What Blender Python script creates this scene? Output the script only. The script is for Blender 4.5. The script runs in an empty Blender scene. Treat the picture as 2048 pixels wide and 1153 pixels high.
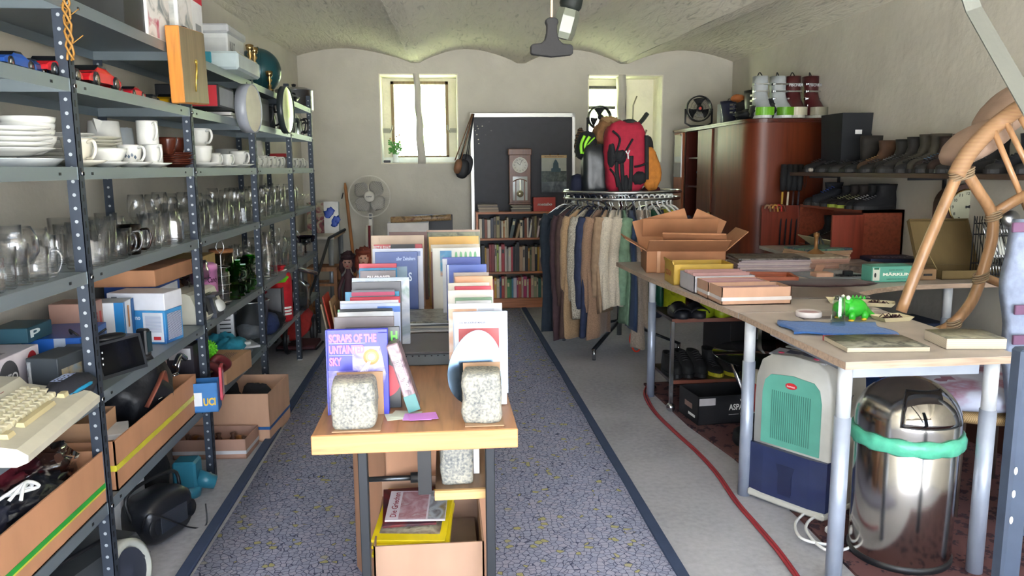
import bpy, math, random
from mathutils import Vector, Matrix
R = math.radians
rnd = random.Random(11)
S = bpy.context.scene
COL = S.collection
F = 1560.0; CH = 1.42
_p = math.atan((576.5 - 337) / F); _y = math.atan(139 / F * math.cos(_p)); _r = 0.0070
FW = Vector((math.sin(_y) * math.cos(_p), math.cos(_y) * math.cos(_p), -math.sin(_p)))
_r0 = Vector((math.cos(_y), -math.sin(_y), 0)); _d0 = FW.cross(_r0)
RT = _r0 * math.cos(_r) + _d0 * math.sin(_r); DN = _d0 * math.cos(_r) - _r0 * math.sin(_r)
CAM = Vector((0, 0, CH))
cd = bpy.data.cameras.new('camera'); cam = bpy.data.objects.new('camera', cd); COL.objects.link(cam)
cd.sensor_width = 36; cd.lens = F / 2048 * 36; cd.clip_start = .05; cd.clip_end = 200
cam.matrix_world = Matrix(((RT.x, -DN.x, -FW.x, 0), (RT.y, -DN.y, -FW.y, 0), (RT.z, -DN.z, -FW.z, CH), (0, 0, 0, 1)))
S.camera = cam
w = bpy.data.worlds.new('sky'); S.world = w; w.use_nodes = True
nt = w.node_tree; nt.nodes.clear()
o_ = nt.nodes.new('ShaderNodeOutputWorld'); b_ = nt.nodes.new('ShaderNodeBackground')
tc = nt.nodes.new('ShaderNodeTexCoord'); sx = nt.nodes.new('ShaderNodeSeparateXYZ'); cr = nt.nodes.new('ShaderNodeValToRGB')
nt.links.new(tc.outputs['Generated'], sx.inputs[0]); nt.links.new(sx.outputs['Z'], cr.inputs[0]); nt.links.new(cr.outputs[0], b_.inputs[0]); nt.links.new(b_.outputs[0], o_.inputs[0])
cr.color_ramp.elements[0].position = 0; cr.color_ramp.elements[0].color = (.88, .94, 1, 1)
cr.color_ramp.elements[1].position = .6; cr.color_ramp.elements[1].color = (.42, .62, 1, 1)
b_.inputs[1].default_value = 5.6
sd = bpy.data.lights.new('sun', 'SUN'); sun = bpy.data.objects.new('sun', sd); COL.objects.link(sun)
sd.energy = 58; sd.angle = R(2); sd.color = (1, .965, .92); sun.rotation_euler = (R(38), 0, R(62)); sun.location = (0, -3, 6)
def area(name, loc, rot, sx_, sy_, power, col):
    l = bpy.data.lights.new(name, 'AREA'); l.shape = 'RECTANGLE'; l.size = sx_; l.size_y = sy_; l.energy = power; l.color = col
    o = bpy.data.objects.new(name, l); COL.objects.link(o); o.location = loc; o.rotation_euler = rot; l.cycles.is_portal = power < 1; return o
area('door_daylight', (.8, -2.25, 1.15), (R(90), 0, 0), 4.7, 2.3, .5, (.86, .93, 1))
area('window_daylight', (-.2, 8.75, 1.93), (R(-90), 0, 0), .82, .94, .5, (1, 1, .93))
area('window_daylight', (1.95, 8.75, 1.93), (R(-90), 0, 0), .82, .94, .5, (1, 1, .93))
S.view_settings.view_transform = 'Standard'; S.view_settings.look = 'None'; S.view_settings.gamma = 1; S.view_settings.use_curve_mapping = False
S.view_settings.exposure = 1.08
S.cycles.transparent_max_bounces = 48
def ray(x, y): return FW + RT * ((x - 1024) / F) + DN * ((y - 576.5) / F)
def at(x, y, z=None, X=None, Y=None):
    q = ray(x, y)
    k = (z - CH) / q.z if z is not None else X / q.x if X is not None else Y / q.y
    return CAM + q * k
def proj(p):
    v = Vector(p) - CAM; k = v.dot(FW); return (1024 + F * v.dot(RT) / k, 576.5 + F * v.dot(DN) / k)
def colY(x, X, z):
    a, b = .3, 12.
    for _ in range(40):
        m = (a + b) / 2
        q = proj((X, m, z))[0]
        if (q < x) == (X < .6): a = m
        else: b = m
    return a
def lin(h):
    if not isinstance(h, str): return tuple(h)[:3]
    h = h.lstrip('#'); c = [int(h[i:i + 2], 16) / 255 for i in (0, 2, 4)]
    return tuple(v / 12.92 if v <= .04045 else ((v + .055) / 1.055) ** 2.4 for v in c)
_mc = {}
def mat(col='#888888', rough=.5, metal=0., kind=None, sc=1., bump=None, **k):
    key = (col, rough, metal, kind, sc, bump, tuple(sorted(k.items())))
    if key in _mc: return _mc[key]
    m = bpy.data.materials.new((kind or 'paint') + '_' + str(col).lstrip('#')); m.use_nodes = True; _mc[key] = m
    nt = m.node_tree; N = nt.nodes; L = nt.links; P = N['Principled BSDF']; c = lin(col)
    P.inputs['Base Color'].default_value = (*c, 1); P.inputs['Roughness'].default_value = rough; P.inputs['Metallic'].default_value = metal
    tc = N.new('ShaderNodeTexCoord')
    def mapn(s):
        mp = N.new('ShaderNodeMapping'); L.new(tc.outputs['Object'], mp.inputs[0]); mp.inputs['Scale'].default_value = s; return mp.outputs[0]
    def noise(s, scale, det=4, dist=0):
        n = N.new('ShaderNodeTexNoise'); L.new(mapn(s), n.inputs['Vector']); n.inputs['Scale'].default_value = scale; n.inputs['Detail'].default_value = det; n.inputs['Distortion'].default_value = dist; return n.outputs['Fac']
    def ramp(f, stops):
        r = N.new('ShaderNodeValToRGB'); L.new(f, r.inputs[0]); e = r.color_ramp.elements
        while len(e) < len(stops): e.new(.5)
        for i, (p, cc) in enumerate(stops): e[i].position = p; e[i].color = (*lin(cc), 1)
        return r.outputs[0]
    def sh(f): return tuple(min(1, v * f) for v in c)
    def bmp(f, strength, dist=.002):
        b = N.new('ShaderNodeBump'); L.new(f, b.inputs['Height']); b.inputs['Strength'].default_value = strength; b.inputs['Distance'].default_value = dist; L.new(b.outputs[0], P.inputs['Normal'])
    def math_(op, a, b=None):
        n = N.new('ShaderNodeMath'); n.operation = op
        for i, v in enumerate((a, b)):
            if v is None: continue
            if isinstance(v, (int, float)): n.inputs[i].default_value = v
            else: L.new(v, n.inputs[i])
        return n.outputs[0]
    base = lambda o: L.new(o, P.inputs['Base Color'])
    one = (sc, sc, sc)
    if kind is None:
        if metal < .5: base(ramp(noise(one, 14), [(.3, sh(.92)), (.7, sh(1.06))]))
        if bump: bmp(noise(one, 60), bump)
    elif kind == 'card':
        base(ramp(noise((sc, sc, sc * .3), 9, 6), [(.3, sh(.86)), (.7, sh(1.08))])); bmp(noise((1, 1, .1), 90), .15, .001)
    elif kind == 'wood':
        ax = k.get('axis', 'x'); s = {'x': (.6, 9, 9), 'y': (9, .6, 9), 'z': (9, 9, .6)}[ax]
        n = noise(tuple(v * sc for v in s), 5, 6, .6); base(ramp(n, [(.25, sh(.62)), (.5, sh(1)), (.75, sh(1.22))])); bmp(n, .08, .001)
    elif kind == 'stone':
        a = noise(one, 150, 3); b = noise(one, 18, 3); mx = math_('ADD', math_('MULTIPLY', a, .75), math_('MULTIPLY', b, .35))
        base(ramp(mx, [(.34, '#5c5e62'), (.5, '#83847f'), (.64, '#a39f92')])); bmp(math_('ADD', a, math_('MULTIPLY', b, 2)), .7, .004)
    elif kind == 'knit':
        a = noise((3, 3, 12), 34 * sc, 2); base(ramp(noise(one, 120), [(.3, sh(.75)), (.7, sh(1.12))])); bmp(a, .5, .003)
        P.inputs['Roughness'].default_value = .95; P.inputs['Sheen Weight'].default_value = .15
    elif kind == 'marl':
        base(ramp(noise(one, 160, 2), [(.40, sh(.55)), (.5, sh(1.)), (.6, sh(1.25))])); P.inputs['Roughness'].default_value = .95
    elif kind == 'cloth':
        base(ramp(noise(one, 30), [(.3, sh(.8)), (.7, sh(1.1))])); bmp(noise(one, 16, 5), .55, .012)
        P.inputs['Roughness'].default_value = k.get('r', .85)
    elif kind == 'leather':
        base(ramp(noise(one, 12), [(.3, sh(.6)), (.7, sh(1.3))])); bmp(noise(one, 60), .3, .002)
    elif kind == 'plaster':
        a = noise(one, 2.6, 8, .3); b = noise(one, 14, 8); base(ramp(a, [(.3, sh(.9)), (.7, sh(1.04))]))
        bmp(math_('ADD', math_('MULTIPLY', a, 2.2), b), .36, .016)
    elif kind == 'vault':
        a = noise((1, .25, 1), 4, 6, .5); b = noise((5, 1.0, 1), 3.2, 5, 2.0); base(ramp(b, [(.30, sh(.72)), (.40, sh(.96)), (.75, sh(1.03))]))
        bmp(math_('ADD', a, math_('MULTIPLY', b, 1.2)), .6, .02)
    elif kind == 'concrete':
        a = noise(one, 1.6, 8, .4); b = noise(one, 40, 6); mx = math_('ADD', math_('MULTIPLY', a, .6), math_('MULTIPLY', b, .4))
        base(ramp(mx, [(.3, sh(.72)), (.5, sh(1)), (.7, sh(1.2))])); bmp(b, .35, .004)
    elif kind == 'cobble':
        mp = mapn(one)
        v = N.new('ShaderNodeTexVoronoi'); v.feature = 'DISTANCE_TO_EDGE'; L.new(mp, v.inputs['Vector']); v.inputs['Scale'].default_value = 44
        v2 = N.new('ShaderNodeTexVoronoi'); L.new(mp, v2.inputs['Vector']); v2.inputs['Scale'].default_value = 44
        sp = N.new('ShaderNodeSeparateXYZ'); L.new(v2.outputs['Color'], sp.inputs[0])
        cell = ramp(sp.outputs[0], [(0, '#979db8'), (.45, '#a6aac4'), (.955, '#b0aec4'), (.965, '#b8b27c')])
        e = ramp(v.outputs['Distance'], [(.03, (0, 0, 0)), (.06, (1, 1, 1))])
        mx = N.new('ShaderNodeMixRGB'); L.new(e, mx.inputs[0]); mx.inputs[1].default_value = (*lin('#454c68'), 1); L.new(cell, mx.inputs[2])
        fz = N.new('ShaderNodeMixRGB'); fz.blend_type = 'MULTIPLY'; fz.inputs[0].default_value = .5; L.new(mx.outputs[0], fz.inputs[1]); L.new(ramp(noise(one, 260, 2), [(.35, (.55, .55, .55)), (.65, (1, 1, 1))]), fz.inputs[2])
        base(fz.outputs[0]); P.inputs['Roughness'].default_value = .97; bmp(noise(one, 200), .3, .002)
    elif kind == 'persian':
        v = N.new('ShaderNodeTexVoronoi'); v.feature = 'F1'; v.distance = 'MANHATTAN'; L.new(mapn(one), v.inputs['Vector']); v.inputs['Scale'].default_value = 16
        v2 = N.new('ShaderNodeTexVoronoi'); v2.distance = 'CHEBYCHEV'; L.new(mapn(one), v2.inputs['Vector']); v2.inputs['Scale'].default_value = 60
        mx = math_('ADD', math_('MULTIPLY', v.outputs['Distance'], .8), math_('MULTIPLY', v2.outputs['Distance'], .8))
        base(ramp(mx, [(.14, '#6a5450'), (.24, '#3a1219'), (.40, '#1a1624'), (.52, '#40121a'), (.7, '#101220'), (.85, '#5c3a3a')])); P.inputs['Roughness'].default_value = .98  # rug colours darkened throughout for the shade under the desks
    elif kind == 'brushed':
        P.inputs['Metallic'].default_value = 1; bmp(noise((1, 1, 60), 20, 2), .04, .001)
        try: P.inputs['Anisotropic'].default_value = .4
        except Exception: pass
    elif kind == 'glass':
        N.remove(P); t = N.new('ShaderNodeBsdfTransparent'); g = N.new('ShaderNodeBsdfGlossy'); mxs = N.new('ShaderNodeMixShader'); fr = N.new('ShaderNodeLayerWeight')
        fr.inputs['Blend'].default_value = .5; t.inputs[0].default_value = (*c, 1); g.inputs['Roughness'].default_value = .03
        f2 = math_('ADD', math_('MULTIPLY', math_('POWER', fr.outputs['Facing'], 3.5), .55 * k.get('gain', 1.25)), .025 * k.get('gain', 1.25)); L.new(f2, mxs.inputs[0]); L.new(t.outputs[0], mxs.inputs[1]); L.new(g.outputs[0], mxs.inputs[2]); L.new(mxs.outputs[0], N['Material Output'].inputs[0])
    elif kind == 'stripes':
        wv = N.new('ShaderNodeTexWave'); wv.bands_direction = k.get('axis', 'Z').upper(); L.new(mapn(one), wv.inputs[0]); wv.inputs['Scale'].default_value = k.get('freq', 20); wv.inputs['Distortion'].default_value = k.get('dist', 0)
        base(ramp(wv.outputs['Fac'], [(.4, c), (.6, k['c2'])]))
    elif kind == 'patch':   # irregular two/three colour printed picture
        n = noise(one, k.get('freq', 8), 4, k.get('dist', 1.)); st = k['cols']
        base(ramp(n, [(.3 + .4 * i / max(1, len(st) - 1), q) for i, q in enumerate(st)]))
        P.inputs['Roughness'].default_value = rough
    return m
class MB:
    def __init__(s): s.v = []; s.f = []; s.mi = []; s.sm = []; s.T = Matrix(); s.m = 0; s.s = False
    def add(s, vs, fs, smooth=None):
        n = len(s.v); s.v += [tuple(s.T @ Vector(q)) for q in vs]
        for f in fs: s.f.append([i + n for i in f]); s.mi.append(s.m); s.sm.append(s.s if smooth is None else smooth)
        return s
    def box(s, c, d, b=0):
        x, y, z = c; hx, hy, hz = d[0] / 2, d[1] / 2, d[2] / 2
        b = min(b, hx * .9, hy * .9, hz * .9)
        if b <= 0:
            vs = [(x + i * hx, y + j * hy, z + k * hz) for i in (-1, 1) for j in (-1, 1) for k in (-1, 1)]
            return s.add(vs, [(0, 1, 3, 2), (4, 6, 7, 5), (0, 4, 5, 1), (2, 3, 7, 6), (0, 2, 6, 4), (1, 5, 7, 3)], False)
        vs = []; ix = {}
        for i in (-1, 1):
            for j in (-1, 1):
                for k in (-1, 1):
                    for a, p in enumerate(((i * hx, j * (hy - b), k * (hz - b)), (i * (hx - b), j * hy, k * (hz - b)), (i * (hx - b), j * (hy - b), k * hz))):
                        ix[i, j, k, a] = len(vs); vs.append((x + p[0], y + p[1], z + p[2]))
        fs = []
        def q(a, n, o):  # orient outward
            p = [Vector(vs[i]) - Vector(c) for i in a]
            nn = (p[1] - p[0]).cross(p[2] - p[0]); cc = sum(p, Vector()) / len(p)
            fs.append(a if nn.dot(cc) > 0 else a[::-1])
        for ax in range(3):
            for sg in (-1, 1):
                o1, o2 = [t for t in range(3) if t != ax]; a = []
                for u, v_ in ((-1, -1), (1, -1), (1, 1), (-1, 1)):
                    t = [0, 0, 0]; t[ax] = sg; t[o1] = u; t[o2] = v_; a.append(ix[(*t, ax)])
                q(a, 0, 0)
        for ax in range(3):
            o1, o2 = [t for t in range(3) if t != ax]
            for u in (-1, 1):
                for v_ in (-1, 1):
                    a = []
                    for w_, oo in ((-1, o1), (1, o1), (1, o2), (-1, o2)):
                        t = [0, 0, 0]; t[ax] = w_; t[o1] = u; t[o2] = v_; a.append(ix[(*t, oo)])
                    q(a, 0, 0)
        for i in (-1, 1):
            for j in (-1, 1):
                for k in (-1, 1): q([ix[i, j, k, 0], ix[i, j, k, 1], ix[i, j, k, 2]], 0, 0)
        return s.add(vs, fs, False)
    def bx(s, x0, x1, y0, y1, z0, z1, b=0): return s.box(((x0 + x1) / 2, (y0 + y1) / 2, (z0 + z1) / 2), (abs(x1 - x0), abs(y1 - y0), abs(z1 - z0)), b)
    def lathe(s, prof, c=(0, 0, 0), seg=24, smooth=True, sq=None, close=False):
        vs = []; fs = []; n = len(prof)
        for r, z in prof:
            for i in range(seg):
                a = 2 * math.pi * i / seg; vs.append((c[0] + r * math.cos(a) * (sq[0] if sq else 1), c[1] + r * math.sin(a) * (sq[1] if sq else 1), c[2] + z))
        for j in range(n - 1):
            for i in range(seg): i2 = (i + 1) % seg; fs.append((j * seg + i, j * seg + i2, (j + 1) * seg + i2, (j + 1) * seg + i))
        if prof[0][0] > 1e-5 and close: fs.append(tuple(range(seg))[::-1])
        if prof[-1][0] > 1e-5 and close: fs.append(tuple((n - 1) * seg + i for i in range(seg)))
        return s.add(vs, fs, smooth)
    def loft(s, rings, smooth=True, caps=True, wrap=True):
        n = len(rings[0]); vs = [p for r in rings for p in r]; fs = []
        for j in range(len(rings) - 1):
            for i in range(n if wrap else n - 1): i2 = (i + 1) % n; fs.append((j * n + i, j * n + i2, (j + 1) * n + i2, (j + 1) * n + i))
        if caps: fs.append(tuple(range(n))[::-1]); fs.append(tuple((len(rings) - 1) * n + i for i in range(n)))
        return s.add(vs, fs, smooth)
    def tube(s, pts, r, seg=8, closed=False, smooth=True, flat=1.):
        P = [Vector(p) for p in pts]; n = len(P); rr = r if isinstance(r, (list, tuple)) else [r] * n; up = None; rings = []
        for i, p in enumerate(P):
            if closed: t = (P[(i + 1) % n] - P[i - 1])
            else: t = P[min(i + 1, n - 1)] - P[max(i - 1, 0)]
            t = t.normalized() if t.length > 1e-9 else Vector((0, 0, 1))
            if up is None: up = Vector((0, 0, 1)) if abs(t.z) < .9 else Vector((0, 1, 0))
            a = (up - t * up.dot(t))
            if a.length < 1e-6: a = t.orthogonal()
            a.normalize(); up = a; b = t.cross(a)
            rings.append([tuple(p + a * (rr[i] * flat * math.cos(2 * math.pi * k / seg)) + b * (rr[i] * math.sin(2 * math.pi * k / seg))) for k in range(seg)])
        if closed: rings.append(rings[0]); return s.loft(rings, smooth, False)
        return s.loft(rings, smooth, True)
    def cyl(s, p0, p1, r0, r1=None, seg=16): return s.tube([p0, p1], [r0, r0 if r1 is None else r1], seg)
    def prism(s, pts, z0, z1, smooth=False):
        n = len(pts); vs = [(x, y, z0) for x, y in pts] + [(x, y, z1) for x, y in pts]
        ar = sum(pts[i][0] * pts[(i + 1) % n][1] - pts[(i + 1) % n][0] * pts[i][1] for i in range(n))
        fs = [tuple(range(n))[::-1], tuple(range(n, 2 * n))] + [(i, (i + 1) % n, n + (i + 1) % n, n + i) for i in range(n)]
        if ar < 0: fs = [f[::-1] for f in fs]
        return s.add(vs, fs, smooth)
    def sph(s, c, r, seg=16, rings=10, fn=None):
        if isinstance(r, (int, float)): r = (r, r, r)
        vs = []; fs = []
        for j in range(rings + 1):
            th = math.pi * j / rings
            for i in range(seg):
                ph = 2 * math.pi * i / seg; d = Vector((math.sin(th) * math.cos(ph), math.sin(th) * math.sin(ph), -math.cos(th)))
                k = fn(d) if fn else 1
                vs.append((c[0] + d.x * r[0] * k, c[1] + d.y * r[1] * k, c[2] + d.z * r[2] * k))
        for j in range(rings):
            for i in range(seg): i2 = (i + 1) % seg; fs.append((j * seg + i, j * seg + i2, (j + 1) * seg + i2, (j + 1) * seg + i))
        return s.add(vs, fs, True)
    def grid(s, fn, nu, nv, smooth=True):
        vs = [fn(i / nu, j / nv) for j in range(nv + 1) for i in range(nu + 1)]
        return s.add(vs, [(j * (nu + 1) + i, j * (nu + 1) + i + 1, (j + 1) * (nu + 1) + i + 1, (j + 1) * (nu + 1) + i) for j in range(nv) for i in range(nu)], smooth)
    def at(s, loc=(0, 0, 0), rot=(0, 0, 0), sc=1.):
        from mathutils import Euler
        s.T = Matrix.Translation(loc) @ Euler(rot).to_matrix().to_4x4() @ Matrix.Scale(sc, 4); return s
    def mt(s, i): s.m = i; return s
def lump(seed, amp=.15, fr=2.2):
    from mathutils import noise as mn
    o = Vector((seed * 7.3, seed * 3.1, seed * 1.7))
    return lambda d: 1 + amp * mn.noise(d * fr + o) * 1.6
def build(name, mb, mats, parent=None, loc=None, rot=None, weld=True, thick=0, sub=0):
    me = bpy.data.meshes.new(name); me.from_pydata(mb.v, [], mb.f)
    for m in (mats if isinstance(mats, (list, tuple)) else [mats]): me.materials.append(m)
    me.polygons.foreach_set('material_index', mb.mi); me.polygons.foreach_set('use_smooth', mb.sm); me.update()
    o = bpy.data.objects.new(name, me); COL.objects.link(o)
    if parent: o.parent = parent
    if loc is not None: o.location = loc
    if rot is not None: o.rotation_euler = rot
    if thick:
        q = o.modifiers.new('thickness', 'SOLIDIFY'); q.thickness = thick; q.offset = 0
    if sub:
        q = o.modifiers.new('smooth', 'SUBSURF'); q.levels = sub; q.render_levels = sub
    return o
def tag(o, label, cat, group=None):
    o['label'] = label; o['category'] = cat
    if group: o['group'] = group
    return o
def struct(name, mb, mats, **k):
    o = build(name, mb, mats, **k); o['kind'] = 'structure'; return o
def empty(name, label, cat, loc=(0, 0, 0), rz=0, group=None, rot=None):
    o = bpy.data.objects.new(name, None); COL.objects.link(o); o.empty_display_size = .05; o.location = loc; o.rotation_euler = rot or (0, 0, rz); return tag(o, label, cat, group)
def dup(root, loc, rz=None, label=None, group=None, sc=None, rot=None):
    r = root.copy(); COL.objects.link(r); r.location = loc
    if rz is not None: r.rotation_euler = (0, 0, rz)
    if rot is not None: r.rotation_euler = rot
    if label: r['label'] = label
    if group: r['group'] = group
    if sc: r.scale = (sc, sc, sc) if isinstance(sc, (int, float)) else sc
    for ch in list(root.children):
        c = ch.copy(); COL.objects.link(c); c.parent = r
        for g in list(ch.children): d = g.copy(); COL.objects.link(d); d.parent = c
    return r
_tx = {}
def text_mesh(body, bold=0., shear=0.):
    key = (body, bold, shear)
    if key in _tx: return _tx[key]
    cu = bpy.data.curves.new('lettering', 'FONT'); cu.body = body; cu.size = 1; cu.offset = bold; cu.shear = shear; cu.resolution_u = 3; cu.align_x = 'LEFT'
    ob = bpy.data.objects.new('lettering', cu); COL.objects.link(ob); dg = bpy.context.evaluated_depsgraph_get(); me = bpy.data.meshes.new_from_object(ob.evaluated_get(dg))
    vs = [tuple(v.co) for v in me.vertices]; fs = [tuple(p.vertices) for p in me.polygons]; bpy.data.objects.remove(ob); bpy.data.meshes.remove(me)
    x0 = min(v[0] for v in vs); x1 = max(v[0] for v in vs); y0 = min(v[1] for v in vs); y1 = max(v[1] for v in vs)
    _tx[key] = ([((v[0] - x0) / (x1 - x0), (v[1] - y0) / (y1 - y0), 0) for v in vs], fs); return _tx[key]
def text_in(mb, body, o, u, v, bold=0.02, shear=0.):
    """flat lettering filling the parallelogram origin o, edge vectors u (along) and v (up)"""
    vs, fs = text_mesh(body, bold, shear); o = Vector(o); u = Vector(u); v = Vector(v)
    mb.add([tuple(o + u * a + v * b) for a, b, _ in vs], fs, False)
def ordn(i):
    return 'number %d' % (i + 1) if i > 38 else ('first second third fourth fifth sixth seventh eighth ninth tenth eleventh twelfth thirteenth fourteenth fifteenth sixteenth seventeenth eighteenth nineteenth twentieth'.split() + ['twenty-' + q for q in 'first second third fourth fifth sixth seventh eighth ninth'.split()] + ['thirtieth'] + ['thirty-' + q for q in 'first second third fourth fifth sixth seventh eighth ninth'.split()])[i]
BLK = mat('#17181b', .45); WHT = mat('#e8e8e6', .5); CHR = mat('#c8ccd0', .18, 1.); STEEL = mat('#b4b6b8', .3, 1.)
GLASS = mat('#f4f8f6', kind='glass')
XR = 3.10; YB = 8.3; YF = -2.2  # YF: side walls run on unseen behind the camera to even out daylight
def xl(y): return -1.56 + max(0, y - 1) * .0102 + max(0, y - 6.9) * .05
plaster = mat('#cac5b8', .95, kind='plaster')
def wall_grid(mb, fn, nu, nv): mb.grid(fn, nu, nv, True)
m = MB(); m.box((1, 3.8, -.05), (12, 14, .1)); struct('floor', m, mat('#a8a8ae', .85, kind='concrete'))
m = MB(); m.box((0, 40, -.35), (80, 120, .1)); struct('floor_outside', m, mat('#cfccc0', .95, kind='concrete', sc=.3)); 
m = MB()
m.prism([(xl(YF), YF), (xl(1), 1), (xl(6.9), 6.9), (xl(YB), YB + .4), (xl(YB) - .5, YB + .4), (xl(YF) - .5, YF)], 0, 2.95); struct('wall_left', m, plaster)
m = MB(); m.bx(XR, XR + .4, YF, YB + .4, 0, 2.95); struct('wall_right', m, plaster)
WIN = [(-.625, .185, 1.475, 2.39), (1.545, 2.35, 1.465, 2.385)]
m = MB(); xs = [xl(YB) - .1, WIN[0][0], WIN[0][1], WIN[1][0], WIN[1][1], XR + .1]
for i in range(5):
    if i in (1, 3):
        W_ = WIN[(i - 1) // 2]; m.bx(xs[i], xs[i + 1], YB, YB + .42, 0, W_[2]); m.bx(xs[i], xs[i + 1], YB, YB + .42, W_[3], 2.95)
    else: m.bx(xs[i], xs[i + 1], YB, YB + .42, 0, 2.95)
struct('wall_back', m, plaster)
m = MB(); m.bx(-1.6, XR, YF - .02, YF + .2, 2.3, 2.95); struct('wall_front', m, plaster)  # unseen lintel over the set-back opening, limits daylight on the ceiling
vault = mat('#dcd6c6', .95, kind='vault')
def vx(i, y):
    k = (YB - y) / 3.1
    return [xl(YB) - .2, -.25 - .05 * k, .84 + .22 * k, 1.92 + .24 * k, XR + .05][i]
m = MB()
def ceil_fn(i):
    def f(u, v):
        y = YF + (YB + .05 - YF) * v; k = (YB - y) / 3.1; a = vx(i, y) + .045 * (1 + .5 * k) * (i > 0); b = vx(i + 1, y) - .045 * (1 + .5 * k) * (i < 3)
        h = .135 + .03 * k; s = math.sin(math.pi * u); return (a + (b - a) * u, y, 2.497 + .008 * k + h * s ** .85 + .004 * math.sin(y * 5 + u * 9))
    return f
for i in range(4): m.grid(ceil_fn(i), 18, 26)
for i in (1, 2, 3): m.grid(lambda u, v, i=i: (vx(i, YF + (YB + .05 - YF) * v) + (u - .5) * .092 * (1 + .5 * (YB - (YF + (YB + .05 - YF) * v)) / 3.1), YF + (YB + .05 - YF) * v, 2.495 + .008 * (YB - (YF + (YB + .05 - YF) * v)) / 3.1), 1, 26)
struct('ceiling', m, vault)
m = MB(); m.bx(-2, 3.5, YF, YB + .42, 2.93, 3.0); struct('ceiling_slab', m, plaster)
def window(n, W_, frame_hex, dark, open_sash):
    x0, x1, z0, z1 = W_; nich = mat('#ece6d2', .9, kind='plaster', sc=2.)
    g = mat(frame_hex, .6, kind='wood', axis='z')
    # niche lining
    m = MB()
    for a, b in ((x0 - .0, x0 + .012), (x1 - .012, x1)): m.bx(a, b, YB - .003, YB + .40, z0, z1)
    m.bx(x0, x1, YB - .003, YB + .40, z0, z0 + .012); m.bx(x0, x1, YB - .003, YB + .40, z1 - .012, z1); struct('trim_%d' % n, m, nich)
    # crooked mullion flush with wall face
    cx = (x0 + x1) / 2 + (.0 if n == 1 else -.035)
    m = MB(); rg = []
    N = 14
    for j in range(N + 1):
        t = j / N; z = z0 + (z1 - z0) * t; c = cx + (.035 * (1 - t) - .02 if n == 1 else .0) + .005 * math.sin(t * 17); wd = .05 if n == 2 else .043 + .012 * (1 if t < .5 else -.1) * (1 - t)
        rg.append([(c - wd / 1.35, YB - .004, z), (c + wd / 1.35, YB - .004, z), (c + wd / 1.5, YB + .16, z), (c - wd / 1.5, YB + .16, z)])
    m.loft(rg, True); struct('trim_%d' % (n + 2), m, plaster)
    a0 = x0 + (.10 if n == 1 else .035); a1 = x1 - (.10 if n == 1 else .32); b0 = z0 + .07; b1 = z1 - (.045 if n == 1 else .085)
    w_ = bpy.data.objects.new('window_%d' % n, None); COL.objects.link(w_); w_['kind'] = 'structure'; w_.location = (0, YB + .34, 0)
    m = MB(); t = .03
    m.bx(a0, a0 + t, -.03, .03, b0, b1); m.bx(a1 - t, a1, -.03, .03, b0, b1); m.bx(a0, a1, -.03, .03, b1 - t, b1); m.bx(a0, a1, -.03, .03, b0, b0 + t * .6)
    if n == 2: m.bx(a0, a1, -.03, .03, b0 + .52, b0 + .55)
    build('window_frame', m, g, w_)
    m = MB(); m.bx(a0 + t, a1 - t, -.004, .004, b0, b1 - t); build('pane', m, mat('#ffffff', kind='glass'), w_)
    m = MB(); m.bx(x0 + .005, x1 - .005, -.05, .04, z0 + .005, b0)
    build('window_sill', m, WHT, w_)
    m = MB(); m.bx(x0 + .01, a0, .0, .03, z0 + .02, z1 - .01); m.bx(a1, x1 - .01, .0, .03, z0 + .02, z1 - .01); m.bx(a0, a1, .0, .03, b1, z1 - .01); build('reveal_board', m, nich, w_)
    if n == 1:
        m = MB()
        for k in range(22): x = a0 + t + (a1 - a0 - 2 * t) * k / 21; m.bx(x - .0011, x + .0011, .05, .052, b0, b1)
        for k in range(38): z = b0 + (b1 - b0) * k / 37; m.bx(a0, a1, .05, .052, z - .0009, z + .0009)
        build('wire_mesh', m, mat('#c2ccc0', .6), w_)
        for xx, nn in ((x0 + .055, -1), (x1 - .055, 1)):
            m = MB(); m.bx(xx - .035, xx + .035, -.18, -.15, 1.80, 1.845); m.bx(xx - .02 - nn * .0, xx + .02, -.15, .0, 1.81, 1.835); m.tube([(xx - nn * .03, -.16, 1.80), (xx - nn * .055, -.15, 1.84), (xx - nn * .06, -.15, 1.88)], .008, 6); build('shutter_catch', m, mat('#8d8a80', .6), w_)
    return w_
window(1, WIN[0], '#7a6448', 0, 0); window(2, WIN[1], '#4c4a44', 0, 0)
m = MB(); m.box((1, 14, .35), (30, 10.4, .6)); struct('floor_lawn', m, mat('#c0cc98', .95, bump=.5))
m = MB()
for k in range(60): m.bx(-6 + k * .24, -6 + k * .24 + .2, 11.4, 11.44, .6, 2.15)
m.bx(-6, 9, 11.44, 11.5, 1.0, 1.1); m.bx(-6, 9, 11.44, 11.5, 1.9, 2.0)
tag(build('garden_fence', m, mat('#e6ead8', .8)), 'pale board fence in the garden seen through the back windows', 'fence')
m = MB(); m.sph((1, 14, 2.1), (9, 1.6, 1.7), 30, 14, lump(3, .25, 5)); tag(build('garden_hedge', m, mat('#a3b874', .9, kind='cloth')), 'light green hedge above the fence outside the back windows', 'hedge')
m = MB(); nn = 40
def rug(u, v): return (-.915 + (1.70) * u + .02 * math.sin(v * 5), 1.6 + 6.2 * v, .008 + .0015 * math.sin(v * 40 + u * 3) * (1 if v < .6 else 0))
m.grid(rug, 6, 60)
rg = build('carpet_runner', m, mat('#8a90b0', kind='cobble'), thick=.008); tag(rg, 'long blue-grey carpet with a cobblestone pattern under the book tables', 'carpet')
m = MB(); m.bx(-.962, -.915, 1.6, 7.8, 0, .016, .004); m.bx(.785, .832, 1.6, 7.8, 0, .016, .004); build('dark_blue_border', m, mat('#33425f', .95, bump=.4), rg)
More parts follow.
